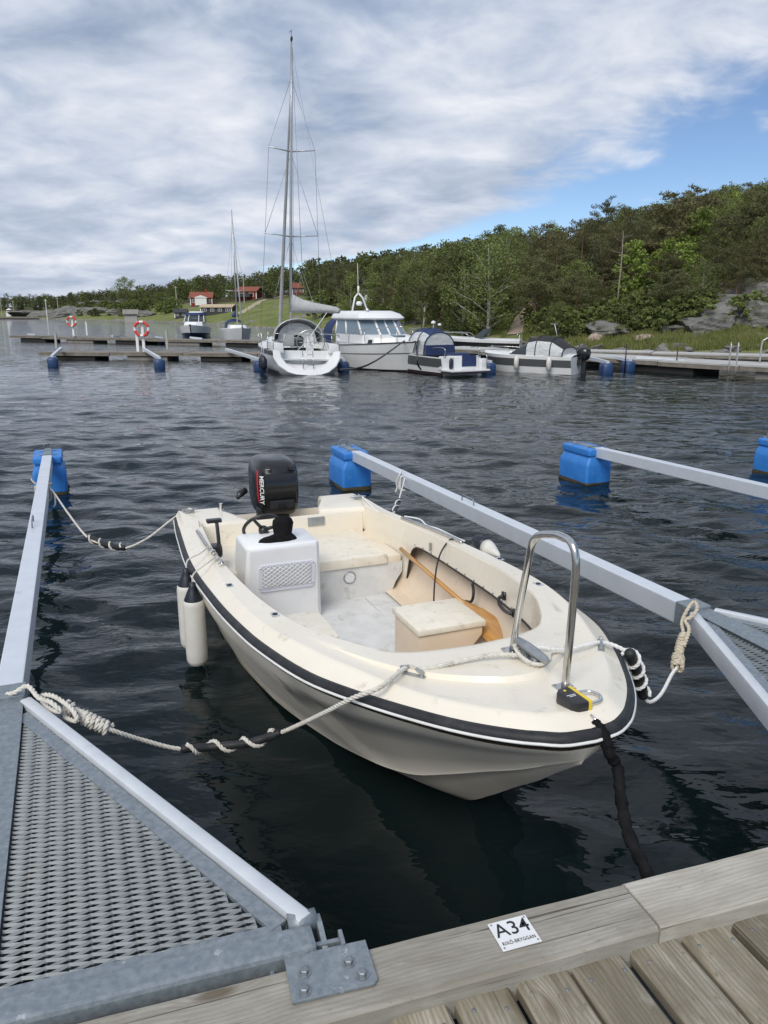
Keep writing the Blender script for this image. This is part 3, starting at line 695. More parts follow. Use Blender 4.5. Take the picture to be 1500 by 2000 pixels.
# shore grass, right
def make_grass():
    g = np.random.default_rng(5); n = 26000; p_ = g.uniform(980, 1620, n); ds = np.interp(p_, TX, T_SHORE); d_ = ds + .6 + g.random(n) ** 1.3 * 7.5
    X = (p_ - 750) / 1500 / 1.0336 * d_; Y = d_; Z = land(X, Y)[0]; keep = (wob(X * 1.3, Y * 1.7) + g.normal(size=n) * .35 > -.35) & ~((p_ < 1045) & (np.abs(p_ - np.interp(d_, [56, 61, 66], [1006, 1012, 1020])) < 16))
    X, Y, Z = X[keep], Y[keep], Z[keep]; n = len(X); h = .14 + .24 * g.random(n); a = g.random(n) * 6.28; w = .035
    l = g.normal(size=(n, 2)) * .06
    B = np.stack([X, Y, Z], -1); dx = np.stack([np.cos(a) * w, np.sin(a) * w, 0 * a], -1); top = np.stack([l[:, 0], l[:, 1], h], -1)
    me = quads_mesh('shore_grass', np.stack([B - dx, B + dx, B + top + dx * .2, B + top - dx * .2], 1)); 
    leaf_mat('grass_blade', (.13, .155, .045), (.21, .215, .08), .5)
    o = link_mesh('shore_grass', me, MATS['grass_blade']); tag(o, 'rough green grass along the right-hand shore', 'grass', None, 'stuff')
make_grass()
# ================================================================ PIER
def wood_material(nm, C3, warm, rk_):
    m = bpy.data.materials.new(nm); m.use_nodes = True; nt = m.node_tree; N = nt.nodes.new; L = nt.links.new
    b = nt.nodes['Principled BSDF']; b.inputs['Roughness'].default_value = .82; b.inputs['Specular IOR Level'].default_value = .25
    tc = N('ShaderNodeTexCoord'); oi = N('ShaderNodeObjectInfo')
    off = N('ShaderNodeVectorMath'); off.operation = 'SCALE'; off.inputs[0].default_value = (3.7, 11.3, 5.1)
    q = N('ShaderNodeMath'); q.operation = 'MULTIPLY'; q.inputs[1].default_value = 9.0; L(oi.outputs['Random'], q.inputs[0]); L(q.outputs[0], off.inputs['Scale'])
    av = N('ShaderNodeVectorMath'); av.operation = 'ADD'; L(tc.outputs['Object'], av.inputs[0]); L(off.outputs[0], av.inputs[1])
    def mp(sc_):
        n = N('ShaderNodeMapping'); n.inputs['Scale'].default_value = sc_; L(av.outputs[0], n.inputs[0]); return n.outputs[0]
    def noise(v, s_, d, dist=0, ro=.6):
        n = N('ShaderNodeTexNoise'); n.inputs['Scale'].default_value = s_; n.inputs['Detail'].default_value = d; n.inputs['Distortion'].default_value = dist; n.inputs['Roughness'].default_value = ro
        L(v, n.inputs['Vector']); return n.outputs['Fac']
    def ramp(fac, cs):
        r = N('ShaderNodeValToRGB'); L(fac, r.inputs[0]); e = r.color_ramp.elements
        e[0].position, e[0].color = cs[0][0], (*cs[0][1], 1); e[1].position, e[1].color = cs[-1][0], (*cs[-1][1], 1)
        for k in cs[1:-1]: z = e.new(k[0]); z.color = (*k[1], 1)
        return r.outputs[0]
    def mix(fac, a, c, mode='MIX'):
        x = N('ShaderNodeMix'); x.data_type = 'RGBA'; x.blend_type = mode
        if isinstance(fac, float): x.inputs[0].default_value = fac
        else: L(fac, x.inputs[0])
        L(a, x.inputs[6])
        if isinstance(c, tuple): x.inputs[7].default_value = (*c, 1)
        else: L(c, x.inputs[7])
        return x.outputs[2]
    # growth rings met at a slant: long wavy bands along x, swirling round knots
    kv = N('ShaderNodeTexVoronoi'); kv.feature = 'F1'; kv.inputs['Scale'].default_value = 1.0; L(mp((2.3, 7.0, 0.01)), kv.inputs['Vector'])
    knot = N('ShaderNodeMapRange'); knot.interpolation_type = 'SMOOTHSTEP'; knot.inputs[1].default_value = .30; knot.inputs[2].default_value = .0; L(kv.outputs['Distance'], knot.inputs[0])
    warp = noise(mp((1.3, 5, 5)), 1.2, 3)
    sy = N('ShaderNodeSeparateXYZ'); L(av.outputs[0], sy.inputs[0])
    def m_(op, a, c):
        x = N('ShaderNodeMath'); x.operation = op
        for i, v in enumerate((a, c)):
            if isinstance(v, (int, float)): x.inputs[i].default_value = v
            else: L(v, x.inputs[i])
        return x.outputs[0]
    ph = m_('ADD', m_('ADD', m_('MULTIPLY', sy.outputs[1], 430.0), m_('MULTIPLY', warp, 34.0)), m_('MULTIPLY', knot.outputs[0], 15.0))
    rings = m_('ADD', m_('MULTIPLY', m_('SINE', ph, 0), .5), .5)
    fib = noise(mp((3, 90, 90)), 1.6, 5, .1)
    tone = noise(mp((1.1, 5, 5)), 2.0, 8, .4, .68)
    base = ramp(tone, [(.36, C3[0]), (.5, C3[1]), (.64, C3[2])])
    base = mix(m_('MULTIPLY', rings, rk_), base, warm)
    base = mix(m_('MULTIPLY', fib, .34), base, C3[2])
    spk = ramp(noise(mp((14, 30, 30)), 3.0, 4), [(.60, (0, 0, 0)), (.70, (.6, .6, .6))]); base = mix(spk, base, C3[0])
    green = ramp(noise(mp((1.1, 2.2, 2.2)), 2.1, 5), [(.52, (0, 0, 0)), (.74, (.4, .4, .4))]); base = mix(green, base, (.235, .215, .145))
    pale = ramp(noise(mp((2.2, 5, 5)), 3.2, 6), [(.62, (0, 0, 0)), (.74, (.5, .5, .5))]); base = mix(pale, base, (.52, .52, .49))
    kd = N('ShaderNodeMapRange'); kd.interpolation_type = 'SMOOTHSTEP'; kd.inputs[1].default_value = .17; kd.inputs[2].default_value = .06; L(kv.outputs['Distance'], kd.inputs[0])
    base = mix(m_('MULTIPLY', kd.outputs[0], .72), base, (.12, .085, .05))
    ck = ramp(noise(mp((.8, 85, 85)), 1.1, 3, .15), [(.30, (1, 1, 1)), (.335, (0, 0, 0))])       # drying checks
    base = mix(m_('MULTIPLY', ck, .75), base, (.06, .05, .038))
    stain = ramp(noise(mp((.8, 1.6, 1.6)), 1.7, 6, .5), [(.54, (0, 0, 0)), (.70, (.55, .55, .55))]); base = mix(stain, base, C3[0])
    hs = N('ShaderNodeHueSaturation'); vr = N('ShaderNodeMapRange'); vr.inputs[3].default_value = .70; vr.inputs[4].default_value = 1.2; L(oi.outputs['Random'], vr.inputs[0]); L(vr.outputs[0], hs.inputs['Value']); L(base, hs.inputs['Color'])
    L(hs.outputs[0], b.inputs['Base Color'])
    hgt = m_('SUBTRACT', m_('ADD', m_('MULTIPLY', rings, .35), m_('MULTIPLY', fib, .8)), m_('MULTIPLY', ck, 1.6))
    bp = N('ShaderNodeBump'); bp.inputs['Strength'].default_value = .55; bp.inputs['Distance'].default_value = .0022; L(hgt, bp.inputs['Height']); L(bp.outputs[0], b.inputs['Normal'])
    return m
WOOD = wood_material('weathered_beam', ((.29, .265, .218), (.40, .375, .325), (.52, .50, .452)), (.23, .19, .135), .32)
PLANK = wood_material('weathered_plank', ((.135, .115, .078), (.255, .226, .17), (.42, .39, .325)), (.10, .078, .046), .45)
DOCK_A = R(17.6); DZ = .62
d0 = at(720, 1850, DZ); DE = Vector((math.cos(DOCK_A), math.sin(DOCK_A), 0)); DN = Vector((-math.sin(DOCK_A), math.cos(DOCK_A), 0))
def dk(u, v, z=0.0):          # along the pier edge, outwards over the water
    p = d0 + DE * u + DN * v; return Vector((p.x, p.y, z))
def dock_of(p): q = Vector((p[0], p[1], 0)) - Vector((d0.x, d0.y, 0)); return q.dot(DE), q.dot(DN)
pier = thing('pier', (d0.x, d0.y, 0), 'weathered grey timber pier with raised edge beam in the foreground', 'pier', DOCK_A)
BW, BH = .185, .115
def rough_box(L_, W_, H_, seed, bev=.006, nseg=14):
    """sawn timber: edges a little eased and not dead straight; length along x"""
    rnd = random.Random(seed); rows = []
    for i in range(nseg + 1):
        x = -L_ / 2 + L_ * i / nseg; j = [rnd.uniform(-.0013, .0013) for _ in range(6)]; w, h = W_ / 2, H_ / 2
        pr_ = [(-w + bev + j[0], -h), (w - bev + j[1], -h), (w + j[1], -h + bev), (w + j[2], h - bev * 1.3), (w - bev * 1.3 + j[2], h + j[3] * .6), (0, h + j[4] * .5 + .0006), (-w + bev * 1.3 + j[5], h + j[3] * .6), (-w + j[5], h - bev * 1.3), (-w + j[0], -h + bev)]
        rows.append([(x, a, b_) for a, b_ in pr_])
    return MB().loft(rows, True, True)
su = dock_of(at(1215, 1728, DZ))[0]
for i, (u0, u1) in enumerate([(-9.2, -4.1), (-4.095, su), (su + .004, 5.6), (5.604, 11)]):
    o = rough_box(u1 - u0, BW, BH, 50 + i, .007, 30).build('edge_beam', WOOD, pier, 35)
    o.location = ((u0 + u1) / 2, -BW / 2 + (.004 if i == 2 else 0), DZ - BH / 2 + (.005 if i == 2 else 0)); o.rotation_euler = (0, 0, R(.12) if i == 2 else 0)
PW, PG, PT = .157, .019, .045; PZ = DZ - .052
plank_me = []
for i in range(6):
    me = rough_box(2.35, PW, PT, 80 + i, .007, 18).mesh('plank', 35); me.materials.append(PLANK); plank_me.append(me)
u_gap = dock_of(at(1207, 1840, PZ))[0]; k = int((-9 - u_gap) / (PW + PG))
u = u_gap + k * (PW + PG)
while u < 10.8:
    o = link_mesh('plank', plank_me[random.randrange(6)], None, pier); o.rotation_euler = (R(random.uniform(-.4, .4)), 0, R(90) + R(random.uniform(-.35, .35)))
    o.location = (u + (PW + PG) / 2 + random.uniform(-.004, .004), -BW - 2.35 / 2 + .03 + random.uniform(-.006, .006), PZ - PT / 2 + random.uniform(-.0025, .0015)); u += PW + PG
# carrying timbers and floats under the deck
for v in (-.45, -1.2, -2.05):
    o = rough_box(20, .09, .17, 7).build('joist', WOOD, pier); o.location = (.9, v, PZ - PT - .088)
for i, u in enumerate((-7, -2.6, 3.4, 8)):
    o = MB().box((u, -1.25, .1), (2.3, 1.5, .5)).build('pontoon_float', MATS['concrete'], pier, False, .03)
# screw heads where the planks meet the beam
scr = MB().lathe([(.0052, 0), (.0052, .0012), (.002, .0006)], n=10).mesh('screw', True); scr.materials.append(MATS['zinc_bolt'])
for i in range(22):
    for q_ in (.04, PW - .02):
        for v_ in (-BW - .05, -BW - .40):
            o = link_mesh('screw', scr, None, pier); o.location = (u_gap + (i - 8) * (PW + PG) + q_ + random.uniform(-.008, .008), v_ + random.uniform(-.012, .012), PZ + .0005)
# ---------------------------------------------------------------- number plate
sp = [at(950, 1806, DZ), at(1030, 1790, DZ), at(1055, 1840, DZ), at(983, 1865, DZ)]
sc_ = sum(sp, Vector()) / 4; sx = ((sp[1] - sp[0]).length + (sp[2] - sp[3]).length) / 2; ex = ((sp[1] - sp[0]) + (sp[2] - sp[3])).normalized()
sign = thing('number_plate', (sc_.x, sc_.y, DZ + .0045), 'square white plate reading A34 screwed to the pier edge beam', 'sign', math.atan2(ex.y, ex.x))
SW, SH = .118, .100
MB().box((0, 0, 0), (SW, SH, .003)).build('plate', MATS['sign_white'], sign, False, .0008)
text_mesh('number', 'A34', .066, MATS['ink'], sign, (0, .015, .0022), (0, 0, 0), .0003, sx=.95, offset=.0002, spacing=1.02)
text_mesh('berth_name', 'RIXÖ-BRYGGAN', .0165, MATS['ink'], sign, (0, -.029, .0022), (0, 0, 0), .0003, sx=.80, spacing=1.05)
for a, b in ((-1, 1), (1, 1), (-1, -1), (1, -1)):
    MB().lathe([(.0028, 0), (.0028, .0012), (.001, .002)], (a * (SW / 2 - .008), b * (SH / 2 - .008), .0015), n=10).build('pin', MATS['zinc_bolt'], sign, True)
# ================================================================ MOORING BOOMS
def expanded_metal(poly, sw=.0125, lw=.115, strand=.0044, thick=.003):
    """raised expanded-metal flooring filling poly (local xy); long way of the mesh along x"""
    def inside(x, y):
        c = False; n = len(poly)
        for i in range(n):
            x1, y1 = poly[i]; x2, y2 = poly[(i + 1) % n]
            if (y1 > y) != (y2 > y) and x < (x2 - x1) * (y - y1) / (y2 - y1) + x1: c = not c
        return c
    mb = MB(); ys = [p[1] for p in poly]; xs = [p[0] for p in poly]; y = min(ys); r = 0
    while y < max(ys):
        nseg = int((max(xs) - min(xs)) / (lw / 4)) + 2; x0 = min(xs) - (lw / 2 if r % 2 else 0); run = []
        def flush(run):
            if len(run) < 2: return
            rows = []
            for (x, yy, zz, wv) in run:
                rows.append([(x, yy - strand * .75, zz - .0030), (x, yy + strand * .75, zz + .0030), (x, yy + strand * .75 + .0018, zz + .0030 - thick), (x, yy - strand * .75 + .0018, zz - .0030 - thick)])
            mb.loft(rows, True)
        for i in range(nseg + 8):
            x = x0 + i * lw / 4; ph = i % 4
            off = (0, .5, 1, .5)[ph]; yy = y + (off - .5) * sw * .92; zz = (off - .5) * .005
            if inside(x, yy): run.append((x, yy, zz, off))
            else: flush(run); run = []
        flush(run); y += sw; r += 1
    return mb
def make_boom(end, apex, label, group, hinge=None, platform=True, z_end=.50, z_apex=.55, dz_base=0):
    """floating mooring arm: tube on an outer float, triangular gangway at the pier"""
    e = Vector((end.x, end.y, 0)); a = Vector((apex.x, apex.y, 0)); d = (e - a).normalized(); L_ = (e - a).length
    ang = math.atan2(d.y, d.x) - math.pi / 2
    root = thing('mooring_boom', (a.x, a.y, 0), label, 'mooring boom', ang, group)
    sl = (z_end - z_apex) / L_
    TW, TH = .115, .135
    def zt(y): return z_apex + sl * y
    mb = MB(); rows = []
    for y in (0.0, L_ * .5, L_ - .62):
        z = zt(y); rows.append([(-TW / 2, y, z - TH), (TW / 2, y, z - TH), (TW / 2, y, z), (-TW / 2, y, z)])
    mb.loft(rows, True, True).build('tube', MATS['boom_alu'], root, False, .007)
    z = zt(L_ - .3)
    MB().box((0, L_ - .305, z - .052), (TW * .86, .65, .10)).build('end_sleeve', MATS['galvanised'], root, False, .006)
    # float: moulded block with a waist, rounded saddle and two strap ribs
    FW, FL, zb = .40, .68, -.16
    prof = [(1.0, zb), (1.0, .25), (.97, .30), (.82, .355), (.76, .375), (.76, .40), (.88, .405), (.88, z - .03), (.82, z - .015)]
    rows = []
    for k_, zz in prof:
        w = FW / 2 * k_; l = FL / 2 * (1 - (1 - k_) * .30); c = .022
        rows.append([(-w + c, -l, zz), (w - c, -l, zz), (w, -l + c, zz), (w, l - c, zz), (w - c, l, zz), (-w + c, l, zz), (-w, l - c, zz), (-w, -l + c, zz)])
    fl = MB().loft(rows, True, True).build('float', MATS['blue_float'], root, 40, .012); fl.location = (0, L_ - .33, 0)
    rows = []
    for zz, ex in ((-.1, .005), (.0, .006), (.015, .004), (.035, .001)):
        w, l, c = FW / 2 + ex, FL / 2 + ex, .022; row = []
        for q in range(8):
            base = [(-w + c, -l), (w - c, -l), (w, -l + c), (w, l - c), (w - c, l), (-w + c, l), (-w, l - c), (-w, -l + c)]
            p1, p2 = base[q], base[(q + 1) % 8]
            for s_ in range(5):
                t = s_ / 5; row.append((lerp(p1[0], p2[0], t), lerp(p1[1], p2[1], t), zz + (random.uniform(-.02, .03) if zz > .04 else 0)))
        rows.append(row)
    MB().loft(rows, True).build('algae_band', MATS['algae'], fl, True)
    for yy in (-.16, .16):
        MB().tube([(-.19, yy, z - .028), (-.07, yy, z - .006), (-.06, yy, z + .003), (.06, yy, z + .003), (.07, yy, z - .006), (.19, yy, z - .028)], .006, 6).build('strap', MATS['galvanised'], fl, True)
    h = MB(); h.tube([(-.045, L_ - .06, z - .01), (-.045, L_ - .06, z + .055), (-.03, L_ - .06, z + .07), (.03, L_ - .06, z + .07), (.045, L_ - .06, z + .055), (.045, L_ - .06, z - .01)], .007, 7)
    h.build('handle', MATS['galvanised'], root, True)
    for yy in (.42, .38):
        ye = L_ * yy * 1.0; zz = zt(ye)
        if yy == .42: MB().tube([(-.02, ye - .12, zz - .005), (-.02, ye - .12, zz + .045), (-.02, ye - .1, zz + .055), (-.02, ye + .1, zz + .055), (-.02, ye + .12, zz + .045), (-.02, ye + .12, zz - .005)], .006, 6).build('mooring_eye', MATS['galvanised'], root, True)
    if platform:
        gz = z_apex - .012
        # base ends in local coordinates
        inv = Matrix.Rotation(-ang, 3, 'Z')
        hr = inv @ (Vector((hinge[0].x, hinge[0].y, 0)) - a); hl = inv @ (Vector((hinge[1].x, hinge[1].y, 0)) - a)
        def rail(p, q, sgn):
            p, q = Vector(p), Vector(q); t = (q - p).normalized(); n = Vector((-t.y, t.x, 0)) * sgn
            # rounded cap rail outside, flat bar inside
            rows = []
            for s_ in (p, q):
                rows.append([s_ + n * o_ + Vector((0, 0, zz)) for o_, zz in ((-.026, -.09), (.026, -.09), (.028, -.006), (.024, .008), (.016, .012), (-.016, .012), (-.024, .008), (-.026, -.006))])
            MB().loft(rows, True, True).build('side_rail', MATS['rail_cap'], root, 40)
            MB().loft([[s_ + n * o_ + Vector((0, 0, zz)) for o_, zz in ((-.085, -.022), (-.034, -.022), (-.034, -.006), (-.085, -.006))] for s_ in (p.lerp(q, .05), p.lerp(q, .975))], True, True).build('edge_bar', MATS['galvanised'], root, False, .002)
            return n
        pr_, qr = (.075, -.10, gz), (hr.x, hr.y + .015, gz); pl, ql = (-.075, -.10, gz), (hl.x, hl.y + .015, gz)
        rail(pr_, qr, 1); rail(pl, ql, -1)
        # centre beam with its cover plate
        ym = (hr.y + hl.y) / 2
        MB().loft([[(-.055, y, gz - .12), (.055, y, gz - .12), (.055, y, gz - .002), (-.055, y, gz - .002)] for y in (.02, ym)], True, True).build('centre_beam', MATS['galvanised'], root, False, .005)
        MB().prism([(-.062, .05), (-.066, -.12), (-.07, -.5), (-.07, ym + .05), (.07, ym + .05), (.07, -.5), (.066, -.12), (.062, .05)], gz - .001, gz + .005).build('cover_plate', MATS['galvanised'], root, False, .001)
        # head plate where the rails meet the tube
        MB().box((0, -.01, z_apex - .062), (.145, .13, .142)).build('head_sleeve', MATS['galvanised'], root, False, .006)
        # angle iron along the pier
        t = Vector((hr.x - hl.x, hr.y - hl.y, 0)).normalized(); n = Vector((-t.y, t.x, 0)); m_ = Vector(((hr.x + hl.x) / 2, (hr.y + hl.y) / 2, 0))
        wb = (hr - hl).length; Mx = Matrix(((t.x, n.x, 0), (t.y, n.y, 0), (0, 0, 1)))
        MB().box(m_ + n * -.045 + Vector((0, 0, gz - .072)), (wb + .02, .09, .15), rot=Mx).build('base_beam', MATS['galvanised'], root, False, .014)
        MB().box(m_ + n * .018 + Vector((0, 0, gz - .012)), (wb - .14, .036, .006), rot=Mx).build('base_flange', MATS['galvanised'], root, False, .002)
        for nm, sgn, hp in (('r', 1, hr), ('l', -1, hl)):
            o_ = Vector(hp); dirv = Vector((0, 0, 0)) - o_; dirv.normalize(); sn = Vector((-t.y, t.x, 0))
            poly = [Vector((.074 * sgn, -.2, 0)), Vector((.074 * sgn, m_.y + .02, 0)), o_ + t * (-.10 * sgn) + n * .02, Vector((.14 * sgn, -.22, 0))]
            px_ = [(p.x, p.y) for p in poly]
            if sgn < 0: px_ = px_[::-1]
            g_ = expanded_metal(px_); g2 = g_.build('grating', MATS['grating_steel'], root, False); g2.location = (0, 0, gz - .012); g2['kind'] = 'stuff'
            # corner bracket: cheek plate with a hole, hinge lugs and pin
            ck = MB(); cx = o_ + t * (.035 * sgn)
            def side(pp, dx): return [cx + t * (dx * sgn) + n * y_ + Vector((0, 0, z_)) for y_, z_ in pp]
            outl = [(.055, gz - .10), (.055, gz - .035), (.035, gz - .006), (.0, gz - .003), (-.06, gz - .02), (-.10, gz - .06), (-.11, gz - .10), (-.02, gz - .13)]
            ck.loft([side(outl, -.008), side(outl, .008)], True, True).build('cheek_plate', MATS['galvanised'], root, False, .003)
            MB().lathe([(.011, -.0105), (.011, .0105)], cx + n * .02 + Vector((0, 0, gz - .035)), t, 12).build('hole_rim', MATS['black_rubber'], root, True)
            MB().loft([[o_ + n * (.03 + .03 * math.cos(q)) + t * s_ * sgn + Vector((0, 0, gz - .018 + .03 * math.sin(q))) for q in np.linspace(0, 2 * math.pi, 12, False)] for s_ in (-.05, .03)], True, True).build('rail_end', MATS['galvanised'], root, True)
            for s_ in (-.03, -.115):
                MB().box(o_ + t * (s_ * sgn) + n * -.095 + Vector((0, 0, gz - .075)), (.012, .08, .07), rot=Mx).build('hinge_lug', MATS['galvanised'], root, False, .004)
            MB().tube([o_ + t * (x_ * sgn) + n * -.125 + Vector((0, 0, gz - .085)) for x_ in (-.165, .085)], .016, 10).build('hinge_pin', MATS['zinc_bolt'], root, True)
            for x_ in (-.15, .06):
                MB().lathe([(.026, -.009), (.028, 0), (.026, .009)], o_ + t * (x_ * sgn) + n * -.125 + Vector((0, 0, gz - .085)), t, 6).build('pin_nut', MATS['zinc_bolt'], root)
    root['a'] = 0; del root['a']
    return root
# left berth arm
ZB = .655
l_apex = at(16, 1350, ZB); l_end = at(94, 876, .50)
l_hr = at(600, 1797, ZB); l_hl = l_hr - DE * 1.92
make_boom(l_end, l_apex, 'pale metal mooring boom left of the boat, its grated gangway in the foreground', 'mooring booms', (l_hr, l_hl), True, .50, ZB)
r_apex = at(1352, 1180, ZB); r_end = at(668, 868, .50)
r_d = (Vector((r_end.x, r_end.y, 0)) - Vector((r_apex.x, r_apex.y, 0))).normalized()
def base_for(apex, dirv, lenb=1.72, sh=.0):
    c_ = Vector((apex.x, apex.y, 0)) - dirv * lenb + DE * sh
    u_, v_ = dock_of(c_); c2 = dk(u_, .115); return c2 + DE * .96, c2 - DE * .96
make_boom(r_end, r_apex, 'pale metal mooring boom right of the boat, ending in a blue float', 'mooring booms', base_for(r_apex, r_d, sh=.2), True, .50, ZB)
t_end = at(1118, 862, .50); t_dir = (Vector((at(1118, 862, .5).x, at(1118, 862, .5).y, 0)) - Vector((at(1500, 958, .53).x, at(1500, 958, .53).y, 0))).normalized()
t_apex = Vector((t_end.x, t_end.y, 0)) - t_dir * 6.4; make_boom(t_end, t_apex, 'third mooring boom, its blue float at centre right of the water', 'mooring booms', base_for(t_apex, t_dir), True, .50, ZB)
f_end = at(1497, 853, .50); f_apex = Vector((f_end.x, f_end.y, 0)) - t_dir * 6.2
make_boom(f_end, f_apex, 'mooring boom whose blue float is cut by the right edge of the photo', 'mooring booms', base_for(f_apex, t_dir), True, .50, ZB)
# mounting plates that bolt the arms to the pier
def make_bracket(u, label, mirror=1):
    o = thing('mounting_plate', dk(u, 0, DZ + .004), label, 'bracket', DOCK_A - R(2), 'hinge plates on the pier edge')
    MB().prism([(-.112, -.125), (.1, -.125), (.112, -.113), (.112, .02), (-.112, .02)], 0, .009).build('plate', MATS['galvanised'], o, False, .002)
    for x_ in (-.05, .05):
        MB().prism([(x_ - .006, .015), (x_ + .006, .015), (x_ + .006, .065), (x_ - .006, .065)], -.06, .018).build('lug', MATS['galvanised'], o, False, .003)
    MB().box((0, .05, -.06), (.12, .014, .12)).build('web', MATS['galvanised'], o, False, .003)
    for x_, y_ in ((-.068, -.045), (-.078, -.1), (.075, -.092), (.05, -.045)):
        bo = MB().lathe([(.0125, 0), (.0125, .009), (.009, .011)], (x_, y_, .012), n=6).build('bolt', MATS['zinc_bolt'], o)
        MB().lathe([(.018, 0), (.018, .003)], (x_, y_, .0085), n=16).build('washer', MATS['zinc_bolt'], bo)
    return o
pu = dock_of((at(555, 1890, .63) + at(720, 1855, .63) + at(750, 1925, .63) + at(580, 1985, .63)) / 4)[0]
make_bracket(pu, 'grey galvanised hinge plate with four bolts on the pier edge at bottom left')
for b_, lb in ((base_for(r_apex, r_d, sh=.2)[1], 'hinge plate of the right-hand boom at the pier, left one'), (base_for(r_apex, r_d, sh=.2)[0], 'hinge plate of the right-hand boom at the pier, right one')):
    make_bracket(dock_of(b_)[0], lb)
# ================================================================ THE OPEN MOTORBOAT
BTH = R(-68); BT = Vector((.72, 2.48, 0)); BA = Vector((math.cos(BTH), math.sin(BTH), 0)); BNv = Vector((-BA.y, BA.x, 0))
def bw(s, l, z):       # boat measure (aft of the stem head, to port, up) -> world
    p = BT - BA * s + BNv * l; return Vector((p.x, p.y, z))
boat = thing('motorboat', (BT.x, BT.y, 0), 'cream open motorboat with console moored between the booms', 'boat', BTH)
def V(s, l, z): return (-s, l, z)
T_ = [0, .6, 1, 1.5, 2.2, 3, 4, 5, 6, 7.2, 9, 11, 14, 16]
RS = [-.06, -.048, -.01, .06, .2, .38, .62, .91, 1.2, 1.57, 2.19, 2.9, 4.03, 4.74]
RH = [.0, .10, .178, .258, .38, .50, .635, .765, .838, .90, .95, .97, .915, .855]
KS = [.0, .03, .07, .14, .26, .42, .62, .86, 1.12, 1.5, 2.15, 2.9, 4.03, 4.74]
KZ = [.70, .675, .64, .58, .47, .34, .17, -.01, -.11, -.17, -.21, -.23, -.24, -.24]
IS = [.825, .826, .828, .832, .842, .86, .90, .975, 1.10, 1.37, 2.05, 2.9, 3.9, 4.16]
IH = [.0, .03, .065, .11, .20, .29, .385, .455, .53, .65, .752, .785, .735, .715]
GC = [.30, .30, .30, .30, .30, .31, .33, .37, .43, .53, .66, .73, .77, .78]
def cub(tab, t):       # smooth table look-up (monotone enough for these curves)
    x = T_; y = tab; n = len(x)
    i = max(0, min(n - 2, int(np.searchsorted(x, t)) - 1)); h = x[i + 1] - x[i]; f = (t - x[i]) / h
    def sl(k):
        if k == 0: return (y[1] - y[0]) / (x[1] - x[0])
        if k == n - 1: return (y[-1] - y[-2]) / (x[-1] - x[-2])
        a = (y[k] - y[k - 1]) / (x[k] - x[k - 1]); b = (y[k + 1] - y[k]) / (x[k + 1] - x[k])
        return 0 if a * b < 0 else 2 * a * b / (a + b + 1e-12) if a * b > 0 else 0
    m0, m1 = sl(i) * h, sl(i + 1) * h
    return (2 * f ** 3 - 3 * f ** 2 + 1) * y[i] + (f ** 3 - 2 * f ** 2 + f) * m0 + (-2 * f ** 3 + 3 * f ** 2) * y[i + 1] + (f ** 3 - f ** 2) * m1
def zr(s_): return .84 - .30 * (min(max(s_, 0), 4.3) / 4.3) ** .8
TS = list(np.concatenate([np.linspace(0, 2.2, 16), np.linspace(2.4, 7, 22), np.linspace(7.4, 16, 30)]))
both = [(-1, t) for t in TS[::-1]] + [(1, t) for t in TS[1:]]      # starboard quarter, round the stem, to port quarter
def outer(t, sg): s_ = cub(RS, t); return s_, cub(RH, t) * sg, zr(s_)
# ---- hull shell
def hull_col(sg, t):
    s_, h, z = outer(t, sg); ks, kz = cub(KS, t), cub(KZ, t); gc = cub(GC, t); col = []
    zt = z - .035
    for f, g in ((1, 1.0), (.9, None), (.78, None), (.775, None), (.62, None), (.46, None), (.32, None), (.285, None), (.28, None), (.19, None), (.1, None), (0, 0)):
        if g is None:
            if f >= .285:
                q = (f - .285) / .715; g = gc + (1 - gc) * (q ** (.86 if t > 6 else 1.05)) + .012 * (1 if f >= .78 else 0) * min(1, t / 3)
                if f < .3: g += .018
            else: g = gc * (f / .28) ** .9
        col.append(V(lerp(ks, s_, f), h * g * (1 - .012 * (f == 1)), lerp(kz, zt, f)))
    return col
rows = [hull_col(sg, t) for sg, t in both]
mb = MB().loft(rows)
tl = rows[0]; tp = rows[-1]
mb.loft([tl, tp])                                       # transom
mb.build('hull', MATS['hull_gelcoat'], boat, 38)
def waterline_stain(m):          # scum line the water has left on the gelcoat
    nt = m.node_tree; N = nt.nodes.new; L = nt.links.new; b = nt.nodes['Principled BSDF']; src = b.inputs['Base Color'].links[0].from_socket
    tc = N('ShaderNodeTexCoord'); sp_ = N('ShaderNodeSeparateXYZ'); L(tc.outputs['Object'], sp_.inputs[0]); n = N('ShaderNodeTexNoise'); n.inputs['Scale'].default_value = 7; n.inputs['Detail'].default_value = 6; L(tc.outputs['Object'], n.inputs['Vector'])
    ad = N('ShaderNodeMath'); ad.operation = 'MULTIPLY_ADD'; L(n.outputs['Fac'], ad.inputs[0]); ad.inputs[1].default_value = -.07; L(sp_.outputs[2], ad.inputs[2])
    mr = N('ShaderNodeMapRange'); mr.inputs[1].default_value = .035; mr.inputs[2].default_value = -.02; mr.inputs[4].default_value = .8; L(ad.outputs[0], mr.inputs[0])
    mx = N('ShaderNodeMix'); mx.data_type = 'RGBA'; L(mr.outputs[0], mx.inputs[0]); L(src, mx.inputs[6]); mx.inputs[7].default_value = (.22, .19, .11, 1); L(mx.outputs[2], b.inputs['Base Color'])
waterline_stain(MATS['hull_gelcoat'])
